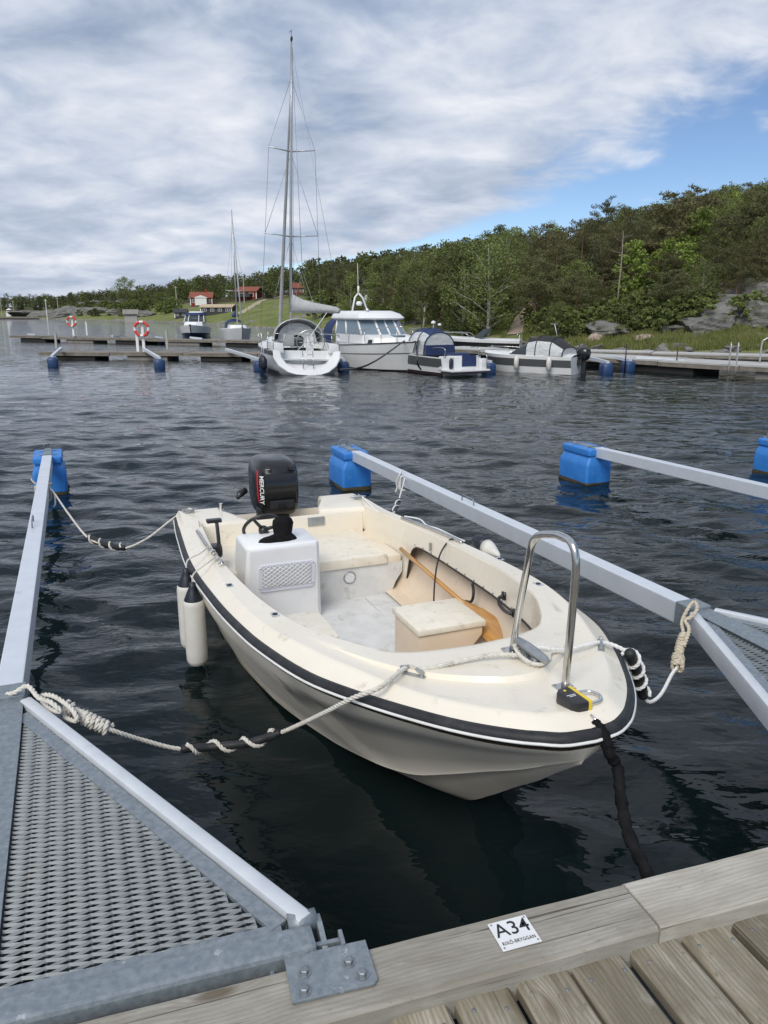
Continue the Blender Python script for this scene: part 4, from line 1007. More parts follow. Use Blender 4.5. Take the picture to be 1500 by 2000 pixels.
# ---- rub rail: black rubber section with a white insert
def rail_rows(prof):
    out = []
    for i, (sg, t) in enumerate(both):
        s_, h, z = outer(t, sg)
        a = both[max(0, i - 1)]; b = both[min(len(both) - 1, i + 1)]
        pa = Vector(V(*outer(a[1], a[0]))); pb = Vector(V(*outer(b[1], b[0]))); tg = (pb - pa); tg.z = 0; tg.normalize(); n = Vector((-tg.y, tg.x, 0)) * -1
        c = Vector(V(s_, h, z))
        if n.dot(Vector((.001 + c.x * 0 + 1 if t < .5 else 0, h * 10, 0))) < 0: n = -n
        out.append([c + n * o_ + Vector((0, 0, zz)) for o_, zz in prof])
    return out
MB().loft(rail_rows([(-.022, .027), (-.007, .026), (.005, .018), (.011, .004), (.011, -.012), (.005, -.024), (-.012, -.029), (-.024, -.029)]), True, True).build('rub_rail', MATS['black_rubber'], boat, True)
MB().loft(rail_rows([(.007, .001), (.0155, -.001), (.0185, -.006), (.0155, -.011), (.007, -.013)]), True, True).build('rail_insert', MATS['rub_white'], boat, True)
# ---- moulded deck: side decks and foredeck in one ring
def deck_row(sg, t):
    s_, h, z = outer(t, sg); si, hi = cub(IS, t), cub(IH, t) * sg
    o = Vector(V(s_, h, z)); i_ = Vector(V(si, hi, zr(si))); d = (i_ - o); d.z = 0; w = d.length; d.normalize(); row = []
    fore = max(0, min(1, (6.5 - t) / 4.0)); fore = fore * fore * (3 - 2 * fore)
    ztop = lerp(.085, .050, fore)
    offs = [(.018, .024), (.034, .027), (.095, .027 + (ztop - .027) * .82), (.112, ztop)]
    for a, zz in offs: p = o + d * a; row.append((p.x, p.y, z + zz))
    pad = .19 * fore + .02                       # foredeck: sunken outer margin, then a raised middle panel
    for q in (.02, .15, .3, .435, .455, .6, .75, .9, .965):
        a = lerp(.115, w, q); p = o + d * a; zz = lerp(z, zr(si), q) + ztop + .010 * fore * math.sin(q * math.pi * .5)
        if fore > 0: zz += fore * .011 * (1 if q > .44 else 0) - fore * .012 * (1 if .1 < q < .44 else 0)
        row.append((p.x, p.y, zz))
    p = o + d * w; zi = zr(si) + ztop + .010 * fore + .011 * fore
    row += [(p.x - d.x * .006, p.y - d.y * .006, zi - .002), (p.x, p.y, zi - .012)]
    return row, zi
ring = [deck_row(sg, t) for sg, t in both]
MB().loft([r[0] for r in ring]).build('deck', MATS['gelcoat'], boat, 50)
# ---- inner coaming wall down to the pocket opening
def zopen(s_):
    if s_ < 3.26: return interp(s_, [.95, 1.3, 1.7, 2.5, 3.1, 3.2, 3.26], [.66, .60, .575, .545, .53, .515, .46])
    return interp(s_, [3.26, 3.30, 3.34, 5], [.46, .36, .20, .20])
FZ = .085
wall, edge_l, edge_p, skin = [], [], [], []
fine = [(sg, t) for sg, t in [(-1, t) for t in np.linspace(16, 0, 150)] + [(1, t) for t in np.linspace(0, 16, 150)[1:]]]
for sg, t in fine:
    si, hi = cub(IS, t), cub(IH, t) * sg
    zi = deck_row(sg, t)[1] - .012; zo = zopen(si); 
    if t < 5.0: zo = zi - .06
    p = V(si, hi, 0)
    wall.append([(p[0], p[1], zi), (p[0], p[1], lerp(zi, zo, .5)), (p[0], p[1] , zo)])
    if t >= 5.0: (edge_p if sg > 0 else edge_l).append((p[0], p[1], zo))
    # hull ceiling behind the opening
    s_, h, z = outer(t, sg); hf = min(.64, max(.04, cub(IH, t) - .20)) if si < 3 else .62
    fs = lerp(max(s_, .55), si, .55) if t < 9 else si
    hc = hull_col(sg, max(t, 3.4)); hz = [q[2] for q in hc][::-1]
    def inside(z_, k_=.955, d_=.012):
        xx = float(np.interp(z_, hz, [q[0] for q in hc][::-1])); yy = float(np.interp(z_, hz, [abs(q[1]) for q in hc][::-1])); return (xx, max(0, yy * k_ - d_) * sg, z_)
    zl = max(FZ + .03, hz[0] + .09); zl = min(zl, z - .2)
    p4 = inside(zl, .94, .02); skin.append([inside(z - .045), inside(lerp(z - .045, zl, .22)), inside(lerp(z - .045, zl, .42)), inside(lerp(z - .045, zl, .62)), inside(lerp(z - .045, zl, .82)), p4, (p4[0], p4[1] * .85, max(FZ - .012, zl - .01))])
MB().loft(wall).build('coaming', MATS['gelcoat'], boat, 50)
MB().loft(skin).build('inner_skin', MATS['liner_pink'], boat, 50)
for e_ in (edge_l, edge_p): MB().tube(resample([q for q in e_ if q[0] > -3.345], .03), .008, 6).build('edge_trim', MATS['trim_rubber'], boat, True)
# ---- cockpit floor
MB().prism([V(1.3, -.16, 0)[:2], V(1.7, -.34, 0)[:2], V(2.2, -.54, 0)[:2], V(2.9, -.64, 0)[:2], V(3.6, -.67, 0)[:2], V(3.6, .67, 0)[:2], V(2.9, .64, 0)[:2], V(2.2, .54, 0)[:2], V(1.7, .34, 0)[:2], V(1.3, .16, 0)[:2]][::-1], FZ - .025, FZ).build('cockpit_floor', MATS['cockpit_floor'], boat)
# a drain groove along the floor
MB().tube([V(3.36, .42, FZ + .001), V(2.3, .42, FZ + .001)], .004, 5).build('floor_groove', MATS['net_back'], boat, True)
# ---- aft bench, its front panel and the bulkhead
def slab(name, s0, s1, l0, l1, z0, z1, m, bev=.008, par=boat):
    return MB().box(V((s0 + s1) / 2, (l0 + l1) / 2, (z0 + z1) / 2), (s1 - s0, l1 - l0, z1 - z0)).build(name, MATS[m], par, 40, bev)
MB().loft([[V(3.40, -w_, z_), V(3.46, -w_, z_), V(3.46, w_, z_), V(3.40, w_, z_)] for w_, z_ in ((.655, FZ - .01), (.70, .18), (.755, .26), (.76, .345))], True, True).build('bench_panel', MATS['cockpit_floor'], boat, 40)
slab('bench', 3.38, 4.17, -.765, .62, .345, .425, 'seat_top', .012)
slab('bench_side', 3.40, 4.17, .625, .745, .34, .40, 'liner', .008)
BZ = .592
slab('bulkhead', 4.15, 4.195, -.70, .70, .30, BZ, 'gelcoat', .014)
slab('well_floor', 4.19, 4.70, -.52, .52, .22, .25, 'liner', .004)
vent = MB(); vc = Vector(V(3.398, .304, .262))
vent.ring(vc, .046, .007, (1, 0, 0), 26, 6); o = vent.build('vent', MATS['cleat_alu'], boat, True)
MB().lathe([(.044, 0), (.044, .003)], vc, (1, 0, 0), 24).build('vent_back', MATS['net_back'], o)
for k in range(-2, 3): MB().box(vc + Vector((.005, 0, k * .015)), (.004, .08 - abs(k) * .012, .007)).build('vent_slat', MATS['white_plastic'], o)
slab('maker_plate', 4.140, 4.152, .19, .34, .50, .575, 'cleat_alu', .002)
# ---- quarter decks either side of the motor well
for sg in (-1, 1):
    edge = [(4.10, .83), (4.3, .855), (4.55, .85), (4.735, .83), (4.74, .46), (4.62, .45), (4.42, .36), (4.26, .30), (4.195, .30), (4.16, .70)]
    rows = []
    for ins, z_ in ((.05, .40), (0, .535), (.012, .56), (.035, .585), (.07, .596), (.14, .60)):
        cx, cy = 4.45, .62; rows.append([V(lerp(a, cx, ins), lerp(b, cy, ins * 1.6) * sg, z_ + (.02 if sg > 0 and ins > 0 else 0)) for a, b in edge])
    MB().loft(rows, True, True).build('quarter_deck', MATS['gelcoat'], boat, 50)
# ---- console
rows = []
def cons(z_, s0, s1, l0, l1, c=.03): return [V(s0 + c, l0, z_), V(s0, l0 + c, z_), V(s0, l1 - c, z_), V(s0 + c, l1, z_), V(s1 - c, l1, z_), V(s1, l1 - c, z_), V(s1, l0 + c, z_), V(s1 - c, l0, z_)]
con = MB().loft([cons(FZ - .01, 3.115, 3.50, -.60, -.015), cons(.20, 3.105, 3.50, -.60, -.02), cons(.675, 3.03, 3.44, -.575, -.05, .022), cons(.70, 3.033, 3.43, -.572, -.053, .022), cons(.712, 3.045, 3.40, -.56, -.065, .02)], True, True).build('console', MATS['white_plastic'], boat, 40)
def cf(l, z_): return Vector(V(lerp(3.105, 3.03, (z_ - .2) / .46) - .001, l, z_))
# net pocket on its front
def rr(l0, l1, z0, z1, r, n=5, dx=.008):
    pts = []
    for cx, cz, a0 in ((l1 - r, z1 - r, 0), (l0 + r, z1 - r, 90), (l0 + r, z0 + r, 180), (l1 - r, z0 + r, 270)):
        for k in range(n + 1): a = R(a0 + 90 * k / n); pts.append(cf(cx + r * math.cos(a), cz + r * math.sin(a)) + Vector((dx, 0, 0)))
    return pts
L0, L1, Z0, Z1 = -.495, -.085, .36, .57
o_o, o_i = rr(L0, L1, Z0, Z1, .03), rr(L0 + .026, L1 - .026, Z0 + .028, Z1 - .012, .012)
fr = MB().loft([[p - Vector((.010, 0, 0)) for p in o_o], o_o, o_i, [p - Vector((.010, 0, 0)) for p in o_i]], True).build('net_pocket', MATS['net_plastic'], con, 40)
bk = rr(L0 + .02, L1 - .02, Z0 + .02, Z1 - .01, .012, dx=.0015); MB().add(bk, [tuple(range(len(bk)))]).build('pocket_back', MATS['net_back'], con)
net = MB(); w_, h_ = (L1 - L0 - .05), (Z1 - Z0 - .04); a0, b0 = L0 + .025, Z0 + .028
for k in range(-6, 18):
    for sgn in (1, -1):
        x0 = a0 + k * w_ / 8.5; x1 = x0 + sgn * h_ * 1.35
        p0, p1 = (x0, b0), (x1, b0 + h_)
        # clip to the opening
        def cl(p, q, lim, hi):
            if (p[0] > lim) == hi and (q[0] > lim) == hi: return None
            if (p[0] > lim) == hi: f = (lim - p[0]) / (q[0] - p[0]); p = (lim, p[1] + (q[1] - p[1]) * f)
            elif (q[0] > lim) == hi: f = (lim - p[0]) / (q[0] - p[0]); q = (lim, p[1] + (q[1] - p[1]) * f)
            return p, q
        r_ = cl(p0, p1, a0, False)
        if r_: r_ = cl(r_[0], r_[1], a0 + w_, True)
        if r_:
            n_ = 5; net.tube([cf(lerp(r_[0][0], r_[1][0], i / n_), lerp(r_[0][1], r_[1][1], i / n_)) + Vector((.012 + .006 * math.sin(math.pi * i / n_), 0, 0)) for i in range(n_ + 1)], .0025, 5)
ne = net.build('net', MATS['net_cord'], con, True)
for l_, z_ in ((L0 + .013, Z1 - .02), (L1 - .013, Z1 - .02), (L0 + .013, Z0 + .03), (L1 - .013, Z0 + .03)): MB().lathe([(.006, 0), (.005, .003)], cf(l_, z_) + Vector((.008, 0, 0)), (1, 0, 0), 10).build('screw', MATS['steel'], con, True)
# steering wheel
wc = Vector(V(3.40, -.375, .745)); wax = Vector((-.80, 0, .60)).normalized()
wh = MB().ring(wc, .142, .013, wax, 40, 9); a_ = wax.orthogonal().normalized(); b_ = wax.cross(a_)
for k in range(3):
    an = R(90 + 120 * k + 15); q = wc + (a_ * math.cos(an) + b_ * math.sin(an)) * .135; wh.tube([wc - wax * .02, wc.lerp(q, .5) - wax * .012, q], [.017, .013, .011], 7)
wh.lathe([(.0, -.06), (.035, -.06), (.035, -.01), (.028, 0), (0, .004)], wc, wax, 16); wh.build('steering_wheel', MATS['black_plastic'], con, True)
# black bag tied over the instrument
rows = []; g_ = random.Random(4)
for z_, r_, ex in ((.706, .095, .05), (.722, .098, .045), (.738, .075, .03), (.755, .064, 0), (.79, .068, 0), (.83, .072, 0), (.86, .066, 0), (.878, .045, 0), (.885, .012, 0)):
    rows.append([V(3.15 + (r_ * .62) * math.sin(2 * math.pi * k / 22) * (1 + .10 * g_.uniform(-1, 1)), -.285 - ex * .9 + (r_ + ex) * math.cos(2 * math.pi * k / 22) * (1 + .10 * g_.uniform(-1, 1)), z_ + g_.uniform(-.004, .004)) for k in range(22)])
MB().loft(rows, True, True).build('instrument_cover', MATS['black_cloth'], con, True)
MB().tube([V(3.2, -.60, .40), V(3.22, -.68, .43), V(3.3, -.73, .43), V(3.45, -.76, .41)], .009, 6).build('cable', MATS['black_rubber'], con, True)
# throttle lever on the starboard coaming
tl_ = MB(); tl_.box(V(3.50, -.715, .555), (.12, .05, .13)); tl_.lathe([(.0, .02), (.048, .02), (.055, 0), (.048, -.02), (0, -.02)], V(3.50, -.69, .575), (0, 1, 0), 16)
th = tl_.build('throttle', MATS['black_plastic'], boat, 40, .004)
MB().loft([[Vector(V(3.50 + a, -.685, .575)) + Vector((0, b, 0)) + Vector(d_) for a, b in ((-.017, -.012), (.017, -.012), (.017, .012), (-.017, .012))] for d_ in ((0, 0, 0), (-.02, 0, .09), (-.045, 0, .17), (-.06, 0, .20))], True, True).build('lever', MATS['black_plastic'], th, 40, .003)
MB().box(V(3.585, -.70, .785), (.06, .11, .026)).build('grip', MATS['black_plastic'], th, 40, .006)
# starboard seat box with a lid forward of the console
MB().loft([[V(1.98, l_, FZ), V(2.36, l_, FZ)] + [V(2.36, -.30, FZ), V(1.98, -.30, FZ)] if False else [V(1.98, l_, z_), V(2.36, l_, z_), V(2.36, -.30, z_), V(1.98, -.30, z_)] for l_, z_ in ((-.46, FZ), (-.76, .40))], True, True).build('seat_box', MATS['liner'], boat, 40, .01)
slab('seat_lid', 1.95, 2.39, -.80, -.27, .402, .452, 'seat_top', .010)
# bow box, port
MB().loft([[V(1.845, .20, z_), V(2.235, .20, z_), V(2.235, l_, z_), V(1.845, l_, z_)] for l_, z_ in ((.38, FZ), (.63, .36), (.63, .412))], True, True).build('bow_box', MATS['liner_pink'], boat, 40, .012)
slab('bow_box_lid', 1.83, 2.25, .185, .645, .416, .455, 'seat_top', .010)
# ---- fittings
def plate(name, s_, l, z_, w, d_, m='steel', par=boat): return MB().box(V(s_, l, z_ + .003), (d_, w, .006)).build(name, MATS[m], par, False, .0015)
def deckz(s_, l):     # height of the moulded deck at a place
    best = None
    for (sg, t), r_ in zip(both, ring):
        for q in r_[0]:
            d_ = (q[0] + s_) ** 2 + (q[1] - l) ** 2
            if best is None or d_ < best[0]: best = (d_, q[2])
    return best[1]
# bow rail
f1, f2 = (.655, .10), (.262, .10); z1, z2 = deckz(*f1), deckz(*f2)
rl = smooth_path([V(.655, .1, z1), V(.61, .1, z1 + .25), V(.565, .1, 1.29), V(.545, .1, 1.375), V(.50, .1, 1.422), V(.43, .1, 1.447), V(.355, .1, 1.462), V(.285, .1, 1.455), V(.25, .1, 1.41), V(.243, .1, 1.32), V(.25, .1, z2 + .25), V(.262, .1, z2)], 6)
br = MB().tube(rl, .0155, 14).build('bow_rail', MATS['steel'], boat, True)
for (s_, l), z_ in ((f1, z1), (f2, z2)):
    pl_ = plate('foot_plate', s_, l, z_, .078, .074, par=br)
    for a in (-1, 1):
        for b in (-1, 1): MB().lathe([(.006, 0), (.004, .003)], V(s_ + a * .027, l + b * .029, z_ + .006), n=8).build('screw', MATS['zinc_bolt'], br, True)
# big bow cleat
z_ = deckz(.53, .1)
def cleat(name, s_, l, z_, ln, rz, hgt=.04, r_=.011, m='cleat_alu'):
    o = MB(); c = Vector(V(s_, l, z_)); d_ = Vector((math.cos(rz), math.sin(rz), 0))
    o.tube([c - d_ * ln * .5 + Vector((0, 0, hgt * 1.02)), c - d_ * ln * .38 + Vector((0, 0, hgt * 1.0)), c - d_ * ln * .15 + Vector((0, 0, hgt * .95)), c + d_ * ln * .15 + Vector((0, 0, hgt * .95)), c + d_ * ln * .38 + Vector((0, 0, hgt)), c + d_ * ln * .5 + Vector((0, 0, hgt * 1.02))], [r_ * .55, r_ * .9, r_ * 1.25, r_ * 1.25, r_ * .9, r_ * .55], 9)
    for q in (-.16, .16): o.tube([c + d_ * ln * q, c + d_ * ln * q * .8 + Vector((0, 0, hgt * .95))], [r_ * 1.5, r_ * 1.0], 8)
    M_ = Matrix.Rotation(rz, 3, 'Z'); o.box(c + Vector((0, 0, .004)), (ln * .5, r_ * 3.2, .008), rot=M_)
    return o.build(name, MATS[m], boat, 45)
cleat('bow_cleat', .52, .105, z_, .26, 0.0, .052, .019)
for s_, l in ((.655, -.385), (.565, .505)):       # rope chocks
    zz = deckz(s_, l); a = math.atan2(-.5 if l > 0 else .5, .7)
    ch = MB(); c = Vector(V(s_, l, zz)); d_ = Vector((math.cos(a), math.sin(a), 0)); n_ = Vector((-d_.y, d_.x, 0))
    ch.box(c + Vector((0, 0, .005)), (.13, .028, .010), rot=Matrix.Rotation(a, 3, 'Z'))
    for q in (-1, 1): ch.tube([c + d_ * .045 * q, c + d_ * .05 * q + Vector((0, 0, .022)), c + d_ * .018 * q + Vector((0, 0, .034))], [.012, .010, .007], 7)
    ch.build('chock', MATS['cleat_alu'], boat, 45)
cleat('stern_cleat', 4.60, -.74, .60, .15, R(100), .032, .011); cleat('stern_cleat', 4.45, .76, .615, .15, R(80), .032, .011)
MB().lathe([(.026, 0), (.026, .006), (.014, .008), (.014, .055), (.018, .058), (.018, .064), (.0, .066)], V(4.60, -.47, .598), n=16).build('stern_post', MATS['chrome'], boat, 40)
for k, (s0, s1, l0, l1, z0, z1) in enumerate([(3.80, 2.72, -.80, -.80, .605, .665), (3.50, 2.52, .79, .83, .625, .680)]):
    P_ = [V(s0, l0, z0), V(s0 - .02, l0, z0 + .045), V(s0 - .06, l0, z0 + .06), V(lerp(s0, s1, .5), lerp(l0, l1, .5) + (.012 if k else -.012), lerp(z0, z1, .5) + .062), V(s1 + .06, l1, z1 + .06), V(s1 + .02, l1, z1 + .045), V(s1, l1, z1)]
    hr_ = MB().tube(smooth_path(P_, 6), .0125, 10).build('hand_rail', MATS['steel'], boat, True)
    for s_, l, zz in ((s0, l0, z0), (s1, l1, z1)): MB().lathe([(.024, 0), (.024, .004), (.015, .010)], V(s_, l, zz - .004), n=14).build('rail_foot', MATS['steel'], hr_, 40)
for s_, l in ((2.25, -.845), (1.60, -.735), (2.06, .86), (1.47, .765)):      # square chrome sockets
    zz = deckz(s_, l); so_ = plate('rod_socket', s_, l, zz, .038, .062, 'chrome'); MB().lathe([(.014, 0), (.014, .002)], V(s_, l, zz + .006), n=14).build('socket_hole', MATS['ink'], so_)
# handle and latch on the port coaming
hd = MB(); hd.tube(smooth_path([V(1.70, .675, .655), V(1.70, .65, .645), V(1.66, .63, .625), V(1.58, .615, .618), V(1.51, .605, .628), V(1.47, .60, .64)], 5), .011, 8)
hd.box(V(1.70, .682, .655), (.03, .012, .05), rz=.2); hd.box(V(1.46, .612, .645), (.03, .012, .05), rz=.3); hd.build('grab_handle', MATS['black_plastic'], boat, True)
MB().box(V(2.92, .775, .60), (.022, .014, .06)).build('latch', MATS['cleat_alu'], boat, False, .003)
MB().tube(smooth_path([V(2.22, .755, .545), V(2.18, .742, .52), V(2.17, .735, .47), V(2.22, .745, .42), V(2.3, .75, .395)], 5), .010, 7).build('hose', MATS['black_rubber'], boat, True)
MB().tube(smooth_path([V(2.60, .84, .735), V(2.66, .80, .72), V(2.66, .72, .60), V(2.60, .66, .42), V(2.52, .62, .22), V(2.5, .62, .1)], 6), .006, 6).build('cord', MATS['black_rubber'], boat, True)
# snap studs along the port coaming
for s_ in np.linspace(3.2, 1.5, 13): 
    t = float(np.interp(s_, [cub(IS, q) for q in np.linspace(5, 16, 60)], np.linspace(5, 16, 60))); MB().lathe([(.006, 0), (.005, .005)], V(s_, cub(IH, t) - .001, zopen(s_) + .018), (0, -1, 0), 8).build('snap_stud', MATS['zinc_bolt'], boat, True)
# ---- outboard motor
om = MB(); OC = (4.86, .07)
def cowl_row(z_, ws, ls, c=.3, ds=0.0):
    pts = []
    for k in range(28):
        a = 2 * math.pi * k / 28; ca, sa = math.cos(a), math.sin(a); e = .62
        pts.append(V(OC[0] + ds - math.copysign(abs(ca) ** e, ca) * ls, OC[1] + math.copysign(abs(sa) ** e, sa) * ws, z_))
    return pts
cowl = MB().loft([cowl_row(.50, .175, .25), cowl_row(.54, .192, .275), cowl_row(.64, .205, .295), cowl_row(.80, .207, .30), cowl_row(.88, .203, .295), cowl_row(.935, .192, .28, ds=.01), cowl_row(.975, .168, .25, ds=.02), cowl_row(.995, .125, .19, ds=.03), cowl_row(1.002, .05, .08, ds=.03)], True, True).build('outboard_motor', MATS['cowl_black'], boat, True)
# raised front panel, air slots, badge stripe
fx = lambda z_, l, d_=.0: Vector(V(OC[0] - .300 - d_, OC[1] + l, z_))
MB().loft([[fx(z_, l, dd) for l in np.linspace(-w_, w_, 9)] for z_, w_, dd in ((.605, .13, -.012), (.62, .135, .004), (.76, .142, .009), (.875, .145, .006), (.89, .14, -.010))]).build('front_panel', MATS['cowl_black'], cowl, True)
for l in (-.105, .105):
    for k in range(2): MB().box(fx(.945 - k * .018, l, -.012 - (.0 if k else .008)), (.012, .05, .009)).build('air_slot', MATS['cowl_matt'], cowl)
MB().box(fx(.615, 0, .005), (.04, .22, .075)).build('lower_latch', MATS['cowl_matt'], cowl, False, .008)
MB().box(fx(.61, 0, .028), (.02, .07, .045)).build('latch', MATS['cowl_black'], cowl, False, .006)
mid = MB().loft([[V(OC[0] + a, OC[1] + b, z_) for a, b in ((-.17, -.10), (.12, -.10), (.18, 0), (.12, .10), (-.17, .10))] for z_ in (.59, .45, .2)] + [[V(OC[0] + a, OC[1] + b, z_) for a, b in ((-.10, -.05), (.12, -.05), (.17, 0), (.12, .05), (-.10, .05))] for z_ in (.0, -.35)], True, True).build('midsection', MATS['cowl_matt'], cowl, 40)
MB().box(V(4.70, 0, .42), (.10, .26, .30)).build('clamp_bracket', MATS['cowl_matt'], cowl, False, .02)
MB().tube([V(4.78, -.21, .72), V(4.74, -.27, .70), V(4.70, -.30, .67)], [.03, .035, .015], 8).build('tilt_lever', MATS['black_plastic'], cowl, True)
MB().lathe([(.05, -.08), (.045, .06), (.0, .1)], V(5.02, 0, -.30), (-1, 0, 0), 12).build('propeller', MATS['cowl_matt'], cowl, True)
MB().lathe([(.0, 0), (.036, .002), (.036, .006), (0, .008)], V(3.99, -.757, .655), (0.25, 1, .25), 16).build('wooden_knob', MATS['seat_top'], boat, True)
# name down the starboard front edge of the cowl
st = MB(); pts = [(z_, w_) for z_, w_ in ((.63, .196), (.70, .207), (.80, .2085), (.88, .207), (.93, .202))]
st.loft([[Vector(V(OC[0] - .262, OC[1] - w_ * .962, z_)), Vector(V(OC[0] - .240, OC[1] - w_ * .985 - .003, z_))] for z_, w_ in pts]).build('red_stripe', MATS['red_paint'], cowl)
text_mesh('maker_name', 'MERCURY', .058, MATS['white_paint'], cowl, V(OC[0] - .2895, OC[1] - .176, .755), (R(90), R(90), R(48)), .0015, offset=.0004, sx=1.0, spacing=1.0)
# ================================================================ THINGS IN AND ON THE BOAT
def fender(s_, l, ztop, label):
    o = thing('fender', bw(s_, l, ztop), label, 'fender', BTH, 'white fenders hanging on the boat side')
    MB().lathe([(.0, -.57), (.03, -.568), (.055, -.555), (.066, -.525), (.068, -.47), (.068, -.15), (.064, -.125), (.05, -.11)], n=24).build('body', MATS['fender_white'], o, 50)
    MB().lathe([(.060, -.124), (.058, -.115), (.036, -.06), (.022, -.03), (.018, -.005), (.0, .0)], n=20).build('cap', MATS['fender_navy'], o, True)
    return o
fender(2.66, -1.005, .65, 'front white fender with navy cap hanging at the boat side')
fender(2.90, -1.01, .67, 'rear white fender half hidden behind the front fender')
for s0, l0, zz, s1, lb in ((2.66, -1.005, .645, 2.86, 'thin grey cord tying the front fender to the handrail'), (2.90, -1.01, .665, 3.12, 'thin grey cord tying the rear fender to the handrail')):
    pth = smooth_path([bw(s0, l0, zz - .01), bw(s0 + .02, -.99, zz + .05), bw(s0 + .06, -.9, .74), bw(s1, -.815, .735)], 6); c_ = bw(s1, -.81, .712)
    P_ = pth + [c_ + BNv * .02 * math.cos(a) + BA * .012 * a + Vector((0, 0, .02 * math.sin(a))) for a in np.linspace(1.5, 15, 20)]
    rm = rope_mb(MB(), P_, .0052); o = rm.build('tie_rope', MATS['rope_white'], None, True); tag(o, lb, 'rope', 'fender cords')
fb = thing('fender', bw(2.50, .985, .715), 'navy and white fender tip lying over the far gunwale', 'fender', BTH + R(8))
MB().lathe([(.0, -.11), (.035, -.10), (.05, -.07), (.055, -.02), (.055, .05)], axis=(1, -.12, -.10), n=20).build('cap', MATS['fender_navy'], fb, True)
MB().lathe([(.0555, .05), (.05, .09), (.02, .2), (.004, .225)], axis=(1, -.12, -.10), n=20).build('body', MATS['fender_white'], fb, True)
# paddle
pd = thing('paddle', bw(2.5, .74, .40), 'varnished wooden paddle lying along the port side of the cockpit', 'paddle', BTH)
p0, p1 = Vector(V(3.38 - 2.5, .735 - .74, .455 - .40)), Vector(V(1.62 - 2.5, .705 - .74, .36 - .40)); ax = (p1 - p0).normalized(); sd_ = Vector((0, .80, .60)); sd_ = (sd_ - ax * sd_.dot(ax)).normalized(); nn = ax.cross(sd_); Lp = (p1 - p0).length
MB().tube([p0, p0.lerp(p1, .3), p0.lerp(p1, .64)], [.0165, .0165, .017], 12).build('shaft', MATS['paddle_wood'], pd, True)
rows = []
for f, w_, th_ in ((.60, .017, .016), (.66, .034, .015), (.74, .062, .012), (.84, .076, .010), (.94, .083, .008), (.985, .084, .007), (1.0, .082, .005)):
    c = p0.lerp(p1, f); rows.append([c + sd_ * w_ * math.cos(a) + nn * th_ * math.sin(a) for a in np.linspace(0, 2 * math.pi, 14, False)])
MB().loft(rows, True, True).build('blade', MATS['paddle_wood'], pd, 50)
# padlock
lkz = deckz(.13, .03); lk = thing('padlock', bw(.105, .03, lkz + .030), 'large black and yellow padlock lying on the foredeck tip', 'padlock', R(-66)); lk.scale = (.84, .84, .84)
MB().prism([(-.075, -.035), (-.055, -.058), (.055, -.058), (.075, -.035), (.078, .022), (-.078, .022)], -.03, .03).build('body', MATS['black_plastic'], lk, 40, .012)
MB().box((0, .029, 0), (.156, .018, .058)).build('face_plate', MATS['yellow_plastic'], lk, 40, .005)
for i in range(2): MB().box((-.0 + i * .011, -.02 + i * .002, .0312), (.0035, .045 - i * .012, .001)).build('lettering', MATS['white_paint'], lk)
MB().lathe([(.008, 0), (.006, .002)], (-.045, -.02, .0305), n=10).build('logo_dot', MATS['yellow_plastic'], lk, True)
MB().tube(smooth_path([(-.052, .03, 0), (-.052, .08, 0), (-.04, .115, 0), (0, .132, 0), (.04, .115, 0), (.052, .08, 0), (.052, .03, 0)], 5), .0085, 9).build('shackle', MATS['chrome'], lk, True)
# ================================================================ ROPES AND CHAIN
def helix(path, r, turns, n=14, a0=0.0, f0=0.0, f1=1.0):
    P = resample(path, .006); up = None; fr = []
    for i, p in enumerate(P):
        t = (P[min(i + 1, len(P) - 1)] - P[max(i - 1, 0)]).normalized()
        if up is None: up = t.orthogonal()
        a = (up - t * up.dot(t)).normalized(); up = a; fr.append((p, a, t.cross(a)))
    m = int(turns * n); out = []
    for i in range(m + 1):
        q = f0 + (f1 - f0) * i / m; k = min(len(fr) - 1, int(q * (len(fr) - 1))); p, a, b = fr[k]; an = a0 + 2 * math.pi * turns * i / m
        out.append(p + (a * math.cos(an) + b * math.sin(an)) * r)
    return out
def rope(name, parts, m, r, label, snub=None, snub_r=.019, wraps=4, group='mooring ropes', wrap_m=None, extra=()):
    """mooring line with an optional rubber snubber it is wound round"""
    o = thing(name, parts[0][0], label, 'rope', 0, group); off = Vector(parts[0][0])
    rp = MB()
    for p in parts: rope_mb(rp, p, r)
    for p in extra: rope_mb(rp, p, r)
    q = rp.build('line', MATS[m], o, True); q.location = -off
    if snub:
        P = resample(snub, .01); n = len(P); s_ = MB().tube(P, [snub_r * (.55 if i in (0, n - 1) else .85 if i in (1, n - 2) else 1 + .05 * math.sin(i * .9)) for i in range(n)], 12).build('snubber', MATS['black_rubber'], o, True); s_.location = -off
        w_ = MB(); rope_mb(w_, helix(P, snub_r + r * .6, wraps, 16, 1.0, .06, .94), r * .95); w2 = w_.build('winding', MATS[wrap_m or m], o, True); w2.location = -off
    return o
def bind(path, r, pitch, seed=0, jit=.002):
    """tight turns of rope round a path"""
    L_ = sum((b - a).length for a, b in zip(path, path[1:])); rnd = random.Random(seed)
    return [p + Vector((rnd.uniform(-jit, jit),) * 3) for p in helix(path, r, L_ / pitch, 14)]
